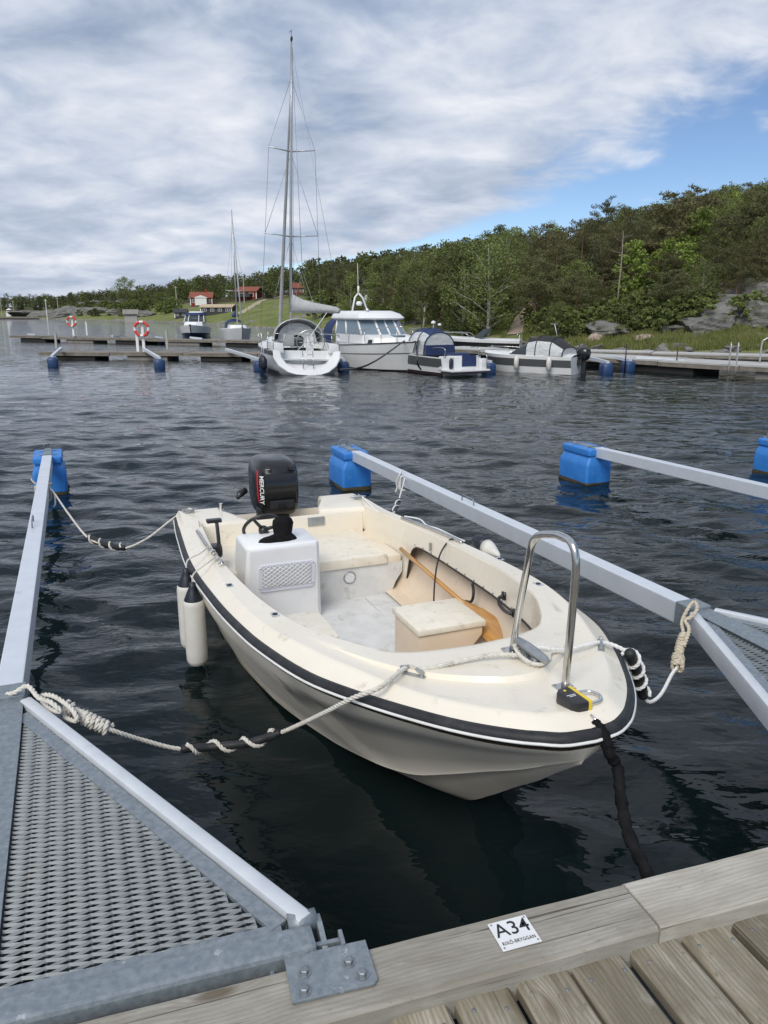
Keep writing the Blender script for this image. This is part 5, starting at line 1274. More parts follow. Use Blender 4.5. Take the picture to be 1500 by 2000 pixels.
# bow line to the left boom head
A0 = at(30, 1352, .68); A1 = at(120, 1378, .63); A2 = at(165, 1402, .59); A3 = at(215, 1425, .54)
S0 = at(352, 1463, .335); S1 = at(420, 1458, .31); S2 = at(490, 1450, .34); S3 = at(550, 1430, .40)
ch1 = bw(.655, -.385, deckz(.655, -.385) + .02); clt = bw(.54, .09, deckz(.53, .1) + .03)
lineA = smooth_path([A2, A3, at(280, 1446, .43), S0, S1, S2, S3, at(600, 1408, .56), at(645, 1386, .70), at(690, 1363, .81), at(745, 1341, .865), ch1 + Vector((-.02, .02, .005)), ch1 + Vector((.05, 0, .005)), clt + Vector((-.16, .0, -.012)), clt + Vector((-.02, .0, -.01))], 8)
knot1 = smooth_path([A0 + Vector((-.05, .02, -.02)), A0, A0 + Vector((.05, .015, .022)), at(75, 1362, .68), at(100, 1372, .68), at(118, 1390, .645), at(95, 1383, .635), at(80, 1360, .655), at(105, 1360, .67), at(140, 1385, .645), at(150, 1408, .61), at(128, 1400, .60), at(130, 1384, .625), at(165, 1394, .61), at(172, 1414, .58)], 8)
rope('mooring_rope', [lineA], 'rope_white', .0105, 'thick white rope from the left boom head to the bow, with black snubber', smooth_path([S0, S1, S2, S3], 6), .0195, 3.0, extra=[knot1, bind([A2, A2.lerp(A3, .5), A3], .024, .0205, 1), bind([A1 + Vector((.02, .0, 0)), A2], .016, .028, 2, .004)])
# bow line to the right boom head
ch2 = bw(.565, .505, deckz(.565, .505) + .02); B1 = at(1222, 1271, .83)
T0, T1, T2, T3 = at(1228, 1272, .84), at(1242, 1303, .73), at(1250, 1335, .62), at(1258, 1363, .53)
K0, K1, K2 = at(1322, 1305, .50), at(1328, 1262, .55), at(1352, 1182, .68)
lineB = smooth_path([clt + Vector((.0, .03, -.01)), clt + Vector((.08, .08, -.012)), ch2.lerp(clt, .5) + Vector((0, 0, -.012)), ch2 + Vector((0, 0, .002)), B1, T0 + Vector((.006, 0, -.02)), T1, T2, T3, at(1272, 1371, .50), at(1292, 1355, .49), at(1312, 1318, .495), K0], 8)
knot2 = smooth_path([K0, at(1328, 1275, .54), at(1335, 1240, .58), at(1332, 1215, .62), at(1343, 1190, .68), at(1356, 1175, .71), at(1362, 1188, .70), at(1350, 1205, .66), at(1338, 1212, .64), at(1346, 1230, .61), at(1336, 1262, .56)], 8)
rope('mooring_rope', [lineB], 'rope_clean', .0095, 'white rope from the bow to the right boom head, black sleeve hanging', smooth_path([T0, T1, T2, T3], 6), .026, 3.6, extra=[])
kn = thing('rope_knot', at(1330, 1270, .5), 'greyed rope knot with tight turns at the right boom head', 'rope', 0, 'mooring ropes'); km = MB(); rope_mb(km, knot2, .0105)
rope_mb(km, bind([K0, K0.lerp(K1, .55)], .026, .0205, 5, .003), .0105); rope_mb(km, bind([K0.lerp(K1, .55), K1, at(1335, 1240, .58)], .017, .026, 6, .004), .0105)
q = km.build('knot', MATS['rope_tan'], kn, True); q.location = -Vector(kn.location)
# turns on the bow cleat
ct = thing('rope_turns', bw(.52, .1, deckz(.52, .1)), 'turns of white rope round the bow cleat', 'rope', 0, 'mooring ropes'); cm = MB(); cc = bw(.52, .105, deckz(.53, .1) + .022)
for k in range(3):
    a0 = k * .8; rope_mb(cm, smooth_path([cc + BA * (.075 + .012 * k) * math.cos(a) + BNv * (.036 + .006 * k) * math.sin(a) + Vector((0, 0, -.012 + .011 * k + .006 * math.sin(a * 2))) for a in np.linspace(a0, a0 + 6.3, 14)], 4), .0082)
rope_mb(cm, smooth_path([cc + BA * .08 + Vector((0, 0, .0)), cc + BA * .05 + BNv * .06 + Vector((0, 0, -.01)), cc + BNv * .12 - BA * .02 + Vector((0, 0, -.012)), cc + BNv * .2 - BA * .0 + Vector((0, 0, -.012))], 6), .0082)
q = cm.build('turns', MATS['rope_white'], ct, True); q.location = -Vector(ct.location)
# stern line to the left boom
C0 = at(82, 948, .525); sc1 = bw(4.60, -.76, .635)
U0, U1, U2 = at(172, 1050, .36), at(210, 1065, .325), at(246, 1070, .33)
tieC = []
for k in range(5): tieC += [C0 + Vector((.075 * math.cos(a) + .01 * k, .04 * k * .4 - .02, .0 + .07 * math.sin(a))) for a in np.linspace(0, 6.28, 8)]
rope('mooring_rope', [smooth_path([C0 + Vector((.06, -.02, .0)), at(105, 962, .47), at(135, 1005, .42), U0, U1, U2, at(290, 1050, .42), at(335, 1015, .54), sc1, sc1 + Vector((.04, 0, 0))], 8)], 'rope_white', .0095, 'thin rope from the left boom to the stern cleat, sagging over water', smooth_path([U0, U1, U2], 6), .026, 3.2, extra=[smooth_path([at(98, 957, .50), at(106, 965, .45), at(108, 985, .38), at(104, 990, .36)], 5)])
kn = thing('rope_knot', C0, 'tan rope knotted round the left boom before its float', 'rope', 0, 'mooring ropes'); km = MB()
cen = Vector((C0.x, C0.y, .44)); dlb = (Vector((l_end.x, l_end.y, 0)) - Vector((l_apex.x, l_apex.y, 0))).normalized(); slb = Vector((dlb.y, -dlb.x, 0))
for k in range(3):
    loop = [cen + dlb * (.035 * k - .03) + slb * x_ + Vector((0, 0, z_)) for x_, z_ in ((-.07, .075), (.0, .082), (.07, .075), (.072, .0), (.07, -.075), (0, -.08), (-.07, -.075), (-.072, 0), (-.07, .075))]
    rope_mb(km, smooth_path(loop, 4), .008)
rope_mb(km, smooth_path([cen + slb * .07 + Vector((0, 0, .07)), cen + slb * .10 + dlb * .03 + Vector((0, 0, .09)), cen + slb * .06 - dlb * .04 + Vector((0, 0, .10)), cen + slb * .0 + dlb * .03 + Vector((0, 0, .10)), cen - slb * .05 + Vector((0, 0, .105)), cen - slb * .09 + dlb * .05 + Vector((0, 0, .13)), cen - slb * .10 + dlb * .08 + Vector((0, 0, .15))], 5), .008)
q = km.build('knot', MATS['rope_tan'], kn, True); q.location = -Vector(kn.location)
# stern line to the right boom
D0 = at(792, 928, .54); sc2 = bw(4.45, .80, .645)
rope('mooring_rope', [smooth_path([D0 + Vector((0, 0, -.02)), at(785, 955, .55), at(778, 980, .58), at(768, 1002, .62), at(740, 1000, .64), sc2], 8)], 'rope_clean', .0075, 'thin white rope from the right boom down to the far stern corner', smooth_path([at(780, 975, .575), at(770, 1000, .615)], 6), .015, 2.0)
kn = thing('rope_knot', D0, 'white rope knotted round the right boom above the stern', 'rope', 0, 'mooring ropes'); km = MB()
dlb = r_d; slb = Vector((dlb.y, -dlb.x, 0)); cen = Vector((D0.x, D0.y, .455))
for k in range(3):
    loop = [cen + dlb * (.03 * k - .03) + slb * x_ + Vector((0, 0, z_)) for x_, z_ in ((-.07, .075), (.0, .082), (.07, .075), (.072, .0), (.07, -.075), (0, -.08), (-.07, -.075), (-.072, 0), (-.07, .075))]
    rope_mb(km, smooth_path(loop, 4), .008)
rope_mb(km, smooth_path([cen - slb * .07 + Vector((0, 0, .08)), cen - slb * .03 + dlb * .04 + Vector((0, 0, .13)), cen - slb * .08 - dlb * .03 + Vector((0, 0, .11)), cen - slb * .11 + Vector((0, 0, .02)), cen - slb * .10 + Vector((0, 0, -.05)), cen - slb * .12 + Vector((0, 0, -.1))], 5), .008)
q = km.build('knot', MATS['rope_clean'], kn, True); q.location = -Vector(kn.location)
# loose line along the far hand rail
o = rope_mb(MB(), smooth_path([bw(3.46, .80, .70), bw(3.3, .86, .71), bw(3.1, .83, .715), bw(2.95, .86, .72), bw(2.7, .86, .73), bw(2.56, .87, .735)], 8), .006).build('loose_rope', MATS['rope_clean'], None, True); tag(o, 'thin pale line lying along the far handrail', 'rope', 'mooring ropes')
# security chain in a black sleeve
E0 = bw(.0, .05, .865); cs = thing('chain_sleeve', E0, 'security chain in a wrinkled black sleeve from the bow down to the pier', 'chain', 0); off = Vector(E0)
E1 = at(1262, 1702, .60); P = smooth_path([bw(-.005, .04, .862), bw(-.055, .045, .845), bw(-.09, .045, .79), at(1206, 1500, .735), at(1213, 1560, .68), at(1228, 1630, .64), E1, E1 + Vector((.02, -.05, -.07)), E1 + Vector((.02, -.10, -.2))], 14)
rg = random.Random(9); s_ = MB().tube(P, [.0205 + .0022 * math.sin(i * .9) + rg.uniform(-.0022, .0022) for i in range(len(P))], 12).build('sleeve', MATS['black_cloth'], cs, True); s_.location = -off
for k in range(3):
    c = bw(.055 - k * .028, .035 + k * .004, .872 - .002 * k); ax = (Vector((0, 0, 1)) if k % 2 else BNv + Vector((0, 0, .3))); l_ = MB().ring(c, .014, .0048, ax, 18, 7, 1.5).build('chain_link', MATS['chrome'], cs, True); l_.location = -off
# ================================================================ FAR PONTOONS
def panel(quad, m, parent, name, th=.03, proud=.0):
    q = [Vector(p) for p in quad]; n = (q[1] - q[0]).cross(q[3] - q[0]).normalized(); mb = MB()
    mb.add([p + n * (proud - th) for p in q] + [p + n * proud for p in q], [(3, 2, 1, 0), (4, 5, 6, 7), (0, 1, 5, 4), (1, 2, 6, 5), (2, 3, 7, 6), (3, 0, 4, 7)]); return mb.build(name, MATS[m], parent)
def pontoon(name, p0, p1, w, z, label, nfl, m='pontoon_wood', th=.16, gaps=()):
    p0, p1 = Vector((*p0, 0)), Vector((*p1, 0)); d = p1 - p0; L_ = d.length; a = math.atan2(d.y, d.x)
    o = thing(name, p0, label, 'pontoon', a)
    nb = max(2, int(L_ / 3.2))
    for i in range(nb):
        x0, x1 = L_ * i / nb, L_ * (i + 1) / nb; dz = random.uniform(-.03, .03)
        MB().box(((x0 + x1) / 2, 0, z - .03 + dz), (x1 - x0 - .03, w, .06)).build('deck_panel', MATS[m], o)
        for sg in (-1, 1): MB().box(((x0 + x1) / 2, sg * (w / 2 - .05), z - .06 - th / 2 + dz), (x1 - x0 - .03, .08, th)).build('fascia', MATS['pontoon_wood'], o)
    for i in range(nfl):
        x = L_ * (i + .5) / nfl; MB().box((x, 0, z / 2 - .16), (L_ / nfl * .55, w * .86, z + .02)).build('float_block', MATS['concrete' if i % 2 else 'float_dark'], o, False, .03)
    return o
PA = pontoon('pontoon', (-17.0, 39.6), (-2.2, 37.6), 1.7, .37, 'weathered wooden pontoon with a life ring stand, left of the sailing yacht', 4, th=.10)
PC = pontoon('pontoon', (-29.5, 63.5), (-7.0, 52.5), 1.7, .40, 'farther wooden pontoon on the left with a life ring stand', 5, th=.10)
PB = pontoon('pontoon', (3.4, 41.2), (19.5, 20.6), 2.2, .48, 'long pale pontoon running to the right edge behind the boats', 5, 'pontoon_pale', .15)
PD = pontoon('pontoon', (9.2, 37.6), (22, 31.5), 1.6, .50, 'second pale pontoon along the right-hand shore', 3, 'pontoon_pale', .12)
def life_ring(p, z0, hgt, rr_, label, lab2):
    s_ = thing('life_ring_stand', (p.x, p.y, z0), lab2, 'post', 0, 'life ring stands')
    for x_ in (-.30, .0) if rr_ < .335 else (0,): MB().box((x_, .1, hgt / 2 - (.25 if x_ else 0)), (.13, .09, hgt - (.5 if x_ else 0))).build('post', MATS['ring_white'], s_, False, .01)
    MB().box((-.1, .1, hgt - .03), (.36, .12, .06)).build('cap', MATS['ring_white'], s_, False, .01)
    r = thing('life_ring', (p.x, p.y - .06, z0 + hgt - rr_ - .02), label, 'life ring', 0, 'red and white life rings')
    MB().ring((0, 0, 0), rr_, rr_ * .19, (0, 1, 0), 40, 10).build('ring', MATS['ring_white'], r, True)
    for k in range(4):
        a0 = k * math.pi / 2 + .25; pts = [(rr_ * math.cos(a), 0, rr_ * math.sin(a)) for a in np.linspace(a0, a0 + 1.05, 10)]; MB().tube(pts, rr_ * .205, 12).build('red_band', MATS['ring_red'], r, True)
pA = atY(280, 680, 38.6); life_ring(Vector((pA.x, 38.6, 0)), .37, 1.45, .33, 'red and white life ring on the nearer pontoon', 'white posts of the life ring stand on the nearer pontoon')
pC = atY(143, 655, 60.5); life_ring(Vector((pC.x, 60.5, 0)), .40, 1.5, .34, 'red and white life ring on the farther pontoon', 'white post of the life ring stand on the farther pontoon')
for px_, d_, h_, lb in ((166, 61, 1.0, 'short white post on the farther pontoon'), (103, 39.0, .75, 'thin grey post at the left end of the nearer pontoon'), (322, 38.4, .9, 'thin pole at the middle of the nearer pontoon')):
    q = az(px_, d_); o = MB().box((0, 0, h_ / 2), (.09, .09, h_)).lathe([(.06, h_), (.06, h_ + .03)], n=8).build('pontoon_post', MATS['ring_white' if px_ == 166 else 'pole_grey'], None); o.location = (q[0], q[1], .5); tag(o, lb, 'post', 'posts on the far pontoons')
def far_boom(fx, fy, rx, ry_d, label, navy=True, w=.42, root_z=.5):
    """arm from the pontoon out to a navy float; float waterline at the photo point"""
    f = at(fx, fy, 0); q = az(rx, ry_d); r = Vector((q[0], q[1], 0)); o = thing('mooring_boom', f, label, 'mooring boom', 0, 'far mooring booms with navy floats'); d = r - f; d.z = 0
    ang = math.atan2(d.y, d.x) - math.pi / 2; o.rotation_euler = (0, 0, ang); L_ = d.length
    rows = []
    for k_, z_ in ((.9, -.15), (1, 0), (1, .28), (.9, .36), (.7, .40)):
        a = w / 2 * k_; c = .06; rows.append([(-a + c, -a * 1.2, z_), (a - c, -a * 1.2, z_), (a, -a * 1.2 + c, z_), (a, a * 1.2 - c, z_), (a - c, a * 1.2, z_), (-a + c, a * 1.2, z_), (-a, a * 1.2 - c, z_), (-a, -a * 1.2 + c, z_)])
    MB().loft(rows, True, True).build('float', MATS['navy_float'], o, 45)
    MB().loft([[(a, y_, z_ + b) for a, b in ((-.06, -.06), (.06, -.06), (.06, .06), (-.06, .06))] for y_, z_ in ((-.15, .43), (L_, root_z + .02))], True, True).build('arm', MATS['boom_alu'], o)
FB = [(104, 716, 112, 39, 'navy float of the leftmost boom on the nearer pontoon'), (312, 720, 275, 38.2, 'mooring boom with navy float below the nearer life ring'), (507, 724, 438, 37.8, 'pale boom running to a navy float beside the yacht'),
      (55, 663, 62, 62, 'navy float at the left tip of the farther pontoon'), (145, 666, 140, 60.3, 'navy float below the farther life ring'), (233, 669, 215, 58.5, 'third navy float along the farther pontoon'), (315, 672, 300, 56.8, 'fourth navy float along the farther pontoon'), (392, 674, 368, 55.4, 'light blue arm and navy float before the navy motorboat'),
      (671, 726, 640, 40.5, 'navy float between the yacht and the white cabin cruiser'), (822, 727, 790, 39.5, 'navy float between the cruiser and the navy canopy boat'), (954, 729, 862, 33.5, 'navy float right of the navy canopy boat'),
      (1072, 729, 985, 35.2, 'navy float in front of the black canopy boat'), (1183, 730, 1130, 33.2, 'navy float right of the black outboard'), (1226, 725, 1190, 32.6, 'navy float with a thin pole, second from the right'), (1327, 727, 1250, 31.2, 'rightmost navy float before the pale pontoon')]
for a in FB: far_boom(*a)
for px_, py0, py1, Y_, lb in ((1221, 712, 672, 30.6, 'thin dark pole rising beside the second float from the right'), (1321, 712, 686, 30.2, 'thin dark pole at the rightmost navy float'), (1131, 690, 672, 36, 'thin dark pole on the pontoon behind the black outboard')):
    a, b = atY(px_, py0, Y_), atY(px_, py1, Y_); o = MB().tube([(0, 0, -.3), (0, 0, b.z - a.z)], .025, 6).build('marker_pole', MATS['boat_black'], None, True); o.location = a; tag(o, lb, 'pole', 'thin poles by the right pontoon')
# bathing ladder and rail on the right pontoon
o = thing('bathing_ladder', atY(1432, 706, 27.8), 'grey bathing ladder hoops on the right pontoon', 'ladder', R(-20))
for x_ in (-.12, .12): MB().tube(smooth_path([(x_, 0, -.5), (x_, 0, .45), (x_, .08, .62), (x_, .25, .62), (x_, .32, .4), (x_, .32, 0)], 4), .022, 7).build('rail', MATS['spar'], o, True)
o = thing('handrail', atY(1490, 704, 28.6), 'pale tubular handrail at the right edge of the photo', 'railing', R(-10))
MB().tube(smooth_path([(-.1, 0, -.2), (-.1, 0, .6), (0, 0, .75), (.2, 0, .8), (1.6, 0, .8)], 4), .03, 7).build('top_rail', MATS['spar'], o, True); MB().tube([(.5, 0, -.2), (.5, 0, .8)], .03, 7).build('post', MATS['spar'], o, True)
# ================================================================ FAR BOATS
ST = [0, .15, .3, .45, .6, .72, .82, .9, .96, 1.0]
HB = [.90, .95, .985, 1, .97, .88, .72, .50, .25, .02]
def far_hull(par, L_, B, zs, zb, m, draft=.25, rake=.10, name='hull', flare=.16, zfun=None, z0=None, z1=None, proud=0.0):
    """hull skin (or, with z0..z1 as fractions of the topside, a band of it)"""
    rows = []
    for x_, h in zip(ST, HB):
        z = lerp(zs, zb, x_ ** 1.6) if zfun is None else zfun(x_); row = []
        bow = max(0, (x_ - .55) / .45)
        fr = [1, .8, .55, .3, .12, 0, -.6] if z0 is None else [z1, z0]
        for f in fr:
            if f >= 0: hw = h * B / 2 * (1 - (flare + .30 * bow) * (1 - f) ** 1.2); xx = x_ * L_ - rake * L_ * (1 - f) * bow ** 1.5; zz = z * f
            else: hw = 0; xx = x_ * L_ - rake * 1.6 * L_ * bow ** 1.5; zz = -draft * (1 - bow ** 3)
            row.append((xx, hw + (proud if hw > .01 else 0), zz))
        rows.append(row)
    if z0 is None:
        full = [r + [(p[0], -p[1], p[2]) for p in r[::-1]] for r in rows]; mb = MB().loft(full); n = len(full[0]); mb.add(full[0], [tuple(range(n))]); return mb.build(name, MATS[m], par, 40)
    mb = MB(); mb.loft(rows); mb.loft([[(p[0], -p[1], p[2]) for p in r] for r in rows]); return mb.build(name, MATS[m], par, 40)
def far_deck(par, L_, B, zs, zb, m, x0=0.0, x1=1.0, crown=.06, name='deck', dz=0.0, inset=.02):
    rows = []
    for x_ in np.linspace(x0, x1, 14):
        h = interp(x_, ST, HB) * B / 2 - inset; z = lerp(zs, zb, x_ ** 1.6) + dz; rows.append([(x_ * L_, h * k, z + crown * (1 - k * k)) for k in (-1, -.6, 0, .6, 1)])
    return MB().loft(rows).build(name, MATS[m], par, 40)
def rails(par, pts, r, m='steel', name='rail'): return MB().tube(smooth_path(pts, 4), r, 6).build(name, MATS[m], par, True)
def house_box(par, secs, m, name, caps=True, bev=.04):
    """secs: (x0,x1,half width,z, corner) rings from low to high"""
    rows = [[(x0, -w, z), (x1 - c, -w, z), (x1, -w + c, z), (x1, w - c, z), (x1 - c, w, z), (x0, w, z)] for x0, x1, w, z, c in secs]; return MB().loft(rows, True, caps).build(name, MATS[m], par, 35, bev)
# ---- sailing yacht
sx = at(603, 733, 0); yh = R(90 + 14.5)
ya = thing('sailing_yacht', (sx.x, sx.y, 0), 'white sailing yacht with tall mast seen from its open stern', 'sailing boat', rot=(R(1.7), 0, yh)); ya.scale = (.95, .97, .86)
YL, YB = 9.4, 3.0
hull_rows = []
for x_, h, hw, zt in ((.05, .88, .70, 1.0), (.12, .93, .78, 1.0), (.25, .98, .85, 1.0), (.45, 1.0, .86, 1.02), (.62, .92, .74, 1.06), (.78, .70, .50, 1.12), (.9, .40, .24, 1.18), (.97, .16, .07, 1.22), (1, .02, .01, 1.24)):
    r = [(x_ * YL, h * YB / 2, zt), (x_ * YL, (h * .97) * YB / 2, zt * .62), (x_ * YL, (h * .3 + hw * .7) * YB / 2, zt * .3), (x_ * YL - .02, hw * YB / 2, .06), (x_ * YL - .1, hw * .8 * YB / 2, -.1), (x_ * YL - .1, 0, -.4)]
    hull_rows.append(r + [(a, -b, c) for a, b, c in r[::-1]])
# outer skin carried aft to the raked transom rim
rim = [(.50, 1.33, 1.0), (.40, 1.30, .70), (.24, 1.13, .38), (.08, .80, .12), (.0, .5, .02), (.0, 0, -.02)]; rim = rim + [(a, -b, c) for a, b, c in rim[::-1]]
MB().loft([rim] + hull_rows).build('hull', MATS['boat_white'], ya, 45)
inn = [(.52, 1.05, 1.0), (.44, 1.00, .72), (.30, .84, .46), (.17, .55, .28), (.10, .35, .22), (.10, 0, .20)]; inn = inn + [(a, -b, c) for a, b, c in inn[::-1]]
tr = MB().loft([rim, [(a - .02, b * .97, c + .02) for a, b, c in rim], [(a - .01, b, c) for a, b, c in inn], inn]).build('transom_rim', MATS['boat_white'], ya, 35)
deep = [(.9, b * .86, max(.42, c)) for a, b, c in inn]
sc_o = MB().loft([inn, [(lerp(a, .9, .4), b * .95, lerp(c, d_[2], .7)) for (a, b, c), d_ in zip(inn, deep)], deep]).add(deep, [tuple(range(len(deep)))]).build('stern_scoop', MATS['boat_white'], ya, 45)
far_band = []
MB().loft([[(p[0], p[1] + (.006 if p[1] > 0 else -.006), p[2]) for p in (r[0], r[1])] for r in [[(a[0], a[1] * 1.0, a[2] * .97), (a[0], a[1], a[2] * .80)] for a in [q[0] for q in hull_rows]]]).build('navy_stripe', MATS['boat_navy'], ya)
MB().loft([[(q[2][0], q[2][1] * .985 + .02, q[2][2] * .42), (q[3][0], q[3][1] + .012, .03)] for q in hull_rows[:-1]]).build('boot_stripe', MATS['boat_navy'], ya)
MB().loft([[(p[0], p[1] * .985, p[2]) for p in (q[0],)] + [(q[0][0], 0, q[0][2] + .07)] + [(q[0][0], -q[0][1] * .985, q[0][2])] for q in hull_rows[2:]]).build('deck', MATS['boat_white'], ya, 45)
for sg in (-1, 1): house_box(ya, [(.5, 3.3, .20, .9, .05), (.5, 3.25, .17, 1.30, .05)], 'boat_white', 'coaming').location = (0, sg * 1.08, 0)
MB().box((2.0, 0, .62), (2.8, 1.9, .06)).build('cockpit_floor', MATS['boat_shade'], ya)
house_box(ya, [(3.2, 6.9, .98, 1.0, .3), (3.25, 6.6, .85, 1.38, .3), (3.3, 6.4, .7, 1.43, .3)], 'boat_white', 'coachroof')
panel([(3.19, -.3, .9), (3.19, .3, .9), (3.21, .26, 1.4), (3.21, -.26, 1.4)][::-1], 'window_dark', ya, 'companionway', .02, .01)
# sprayhood: arched cloth with a clear front
def hood(x0, w, z0, hgt, n=13): return [(x0, w * math.cos(a), z0 + hgt * math.sin(a) ** .75) for a in np.linspace(0, math.pi, n)]
MB().loft([hood(2.7, 1.02, 1.25, 1.08), hood(3.15, 1.04, 1.25, 1.04), hood(3.9, .98, 1.25, .78), hood(4.4, .9, 1.25, .2)]).build('sprayhood', MATS['clear_vinyl'], ya, True)
MB().tube(hood(2.68, 1.03, 1.25, 1.09), .03, 6).build('sprayhood_hoop', MATS['spar'], ya, True)
MB().loft([hood(3.14, .8, 1.3, .85), hood(3.145, .3, 1.3, .3)]).build('sprayhood_window', MATS['clear_vinyl'], ya, True)
wh = MB().ring((1.35, -.28, 1.33), .56, .025, (1, 0, .12), 40, 7); 
for k in range(5): a = k * 1.2566; wh.tube([(1.35, -.28, 1.33), (1.35, -.28 + .55 * math.cos(a), 1.33 + .55 * math.sin(a))], .010, 5)
wh.build('steering_wheel', MATS['steel'], ya, True); house_box(ya, [(1.45, 1.75, .16, .62, .05), (1.45, 1.7, .13, 1.6, .05)], 'boat_white', 'pedestal').location = (0, -.28, 0)
for y_ in (.62,): MB().box((1.1, y_, 1.45), (.12, .42, .55)).build('seat_bag', MATS['canvas_grey'], ya, 40, .05)
ld = MB()
for y_ in (-.2, .2): ld.tube([(.30, y_, 1.0), (.06, y_, .28)], .018, 6)
for q in (.2, .5, .8): ld.tube([(lerp(.30, .06, q), -.2, lerp(1.0, .28, q)), (lerp(.30, .06, q), .2, lerp(1.0, .28, q))], .014, 6)
ld.build('swim_ladder', MATS['steel'], ya, True)
for sg in (-1, 1):
    for z_ in (1.3, 1.62): rails(ya, [(.55, sg * 1.28, z_)] + [(x_, sg * interp(x_, [1, 2.4, 4.2, 5.8, 7.3, 8.6, 9.2], [1.38, 1.45, 1.47, 1.36, 1.0, .55, .2]), z_ + .012 * x_) for x_ in (1, 2.4, 4.2, 5.8, 7.3, 8.6, 9.2)], .008, 'wire', 'lifeline')
    for x_, y_ in ((.6, 1.28), (1.5, 1.40), (3.2, 1.47), (5, 1.43), (6.8, 1.14), (8.3, .66)): MB().tube([(x_, sg * y_, 1.0), (x_, sg * y_, 1.70)], .014, 6).build('stanchion', MATS['steel'], ya, True)
    rails(ya, [(.6, sg * 1.28, 1.70), (.52, sg * 1.1, 1.72), (.5, sg * .5, 1.72)], .014, 'steel', 'pushpit')
# mast, boom, furled headsail and rigging
MX, MZ = 5.15, 14.5; rk = lambda z_: MX - (z_ - 1.3) * .02
MB().loft([[(rk(z_) + .095 * k_ * math.cos(a), .06 * k_ * math.sin(a), z_) for a in np.linspace(0, 2 * math.pi, 10, False)] for z_, k_ in ((1.3, 1), (7, 1), (11, .95), (MZ, .7))], True, True).build('mast', MATS['spar'], ya, True)
for zs_, hw in ((6.15, 1.12), (9.9, .95)):
    for sg in (-1, 1): MB().tube([(rk(zs_), 0, zs_), (rk(zs_) - .28, sg * hw, zs_ + .07)], [.035, .02], 6).build('spreader', MATS['spar'], ya, True)
stay_b, stay_t = Vector((9.25, 0, 1.35)), Vector((rk(12.9), 0, 12.9))
MB().tube([stay_b, stay_b.lerp(stay_t, .04), stay_b.lerp(stay_t, .1), stay_b.lerp(stay_t, .6), stay_b.lerp(stay_t, .93), stay_t], [.03, .07, .085, .065, .03, .012], 8).build('furled_headsail', MATS['canvas_grey'], ya, True)
MB().lathe([(.09, 0), (.09, .12), (.05, .16)], stay_b + Vector((0, 0, -.15)), stay_t - stay_b, 10).build('furling_drum', MATS['boat_black'], ya, True)
for sg in (-1, 1):
    for pth in ([(rk(1) - .1, sg * 1.35, 1.05), (rk(6.15) - .28, sg * 1.12, 6.22), (rk(9.9) - .28, sg * .95, 9.97), (rk(13), 0, 13.0)], [(rk(1) - .1, sg * 1.30, 1.05), (rk(6), 0, 6.1)], [(rk(6.15) - .28, sg * 1.12, 6.22), (rk(9.7), 0, 9.8)]): MB().tube(pth, .0085, 4).build('shroud', MATS['wire'], ya, True)
    MB().tube([(.65, sg * 1.0, 1.1), (1.6, 0, 4.5)] if False else [(.7, sg * .9, 1.1), (1.75, 0, 4.4)], .0085, 4).build('backstay_leg', MATS['wire'], ya, True)
MB().tube([(1.75, 0, 4.4), (rk(MZ) - .1, 0, MZ - .1)], .0085, 4).build('backstay', MATS['wire'], ya, True)
for dy in (-.12, .1): MB().tube([(rk(2) - .2, dy, 2.0), (rk(14.2) - .13, dy * .3, 14.2)], .006, 4).build('halyard', MATS['wire'], ya, True)
MB().tube([(2.05, -1.6, 2.85), (rk(14) - .1, 0, 14.2)], .006, 4).build('topping_lift', MATS['wire'], ya, True)
BSW = Matrix.Rotation(R(28), 3, 'Z')
def swing(p): q = BSW @ Vector((p[0] - 5.1, p[1], 0)); return (5.1 + q.x, q.y, p[2] + .42)
MB().tube([swing((rk(2.3) - .08, 0, 2.28)), swing((1.75, 0, 2.30))], .07, 8).build('boom', MATS['spar'], ya, True)
rows = []
for x_, hh, ww in ((4.98, .82, .13), (4.7, .72, .17), (4.2, .56, .17), (3.4, .42, .15), (2.6, .32, .13), (2.0, .24, .10), (1.75, .16, .06)):
    zb_ = lerp(2.24, 2.27, (5 - x_) / 3.2); rows.append([swing(q) for q in [(x_, 0, zb_ - .06), (x_, -ww, zb_ + .06), (x_, -ww * .8, zb_ + hh * .5), (x_, -.03, zb_ + hh), (x_, .03, zb_ + hh), (x_, ww * .8, zb_ + hh * .5), (x_, ww, zb_ + .06)]])
MB().loft(rows, True, True).build('sail_cover', MATS['canvas_grey'], ya, True)
MB().tube([swing((2.5, 0, 2.3)), (2.2, -.3, 1.4), (1.9, .2, .9)], .02, 5).build('mainsheet', MATS['rope_clean'], ya, True)
tp = MB(); tp.tube([(rk(MZ), 0, MZ), (rk(MZ), 0, MZ + .38)], .012, 5); tp.tube([(rk(MZ) - .15, 0, MZ + .38), (rk(MZ) + .2, .05, MZ + .40)], .012, 5); tp.box((rk(MZ) - .05, 0, MZ + .06), (.2, .08, .12)); tp.build('masthead_gear', MATS['boat_black'], ya)
for x_, lb in ((.9, 'navy fender hanging at the yacht\'s port quarter, nearest the stern'), (1.6, 'navy fender on the yacht\'s port side, second from the stern')):
    q = ya.matrix_basis @ Vector((x_, 1.62, .62)); f = thing('fender', q, lb, 'fender', 0, 'navy fenders on the yacht'); MB().lathe([(.0, -.42), (.08, -.4), (.13, -.3), (.13, -.05), (.07, .06), (.03, .1), (0, .1)], n=12).build('body', MATS['fender_navy'], f, True); MB().tube([(0, 0, .1), (.0, .0, .45)], .012, 5).build('lanyard', MATS['rope_white'], f, True)
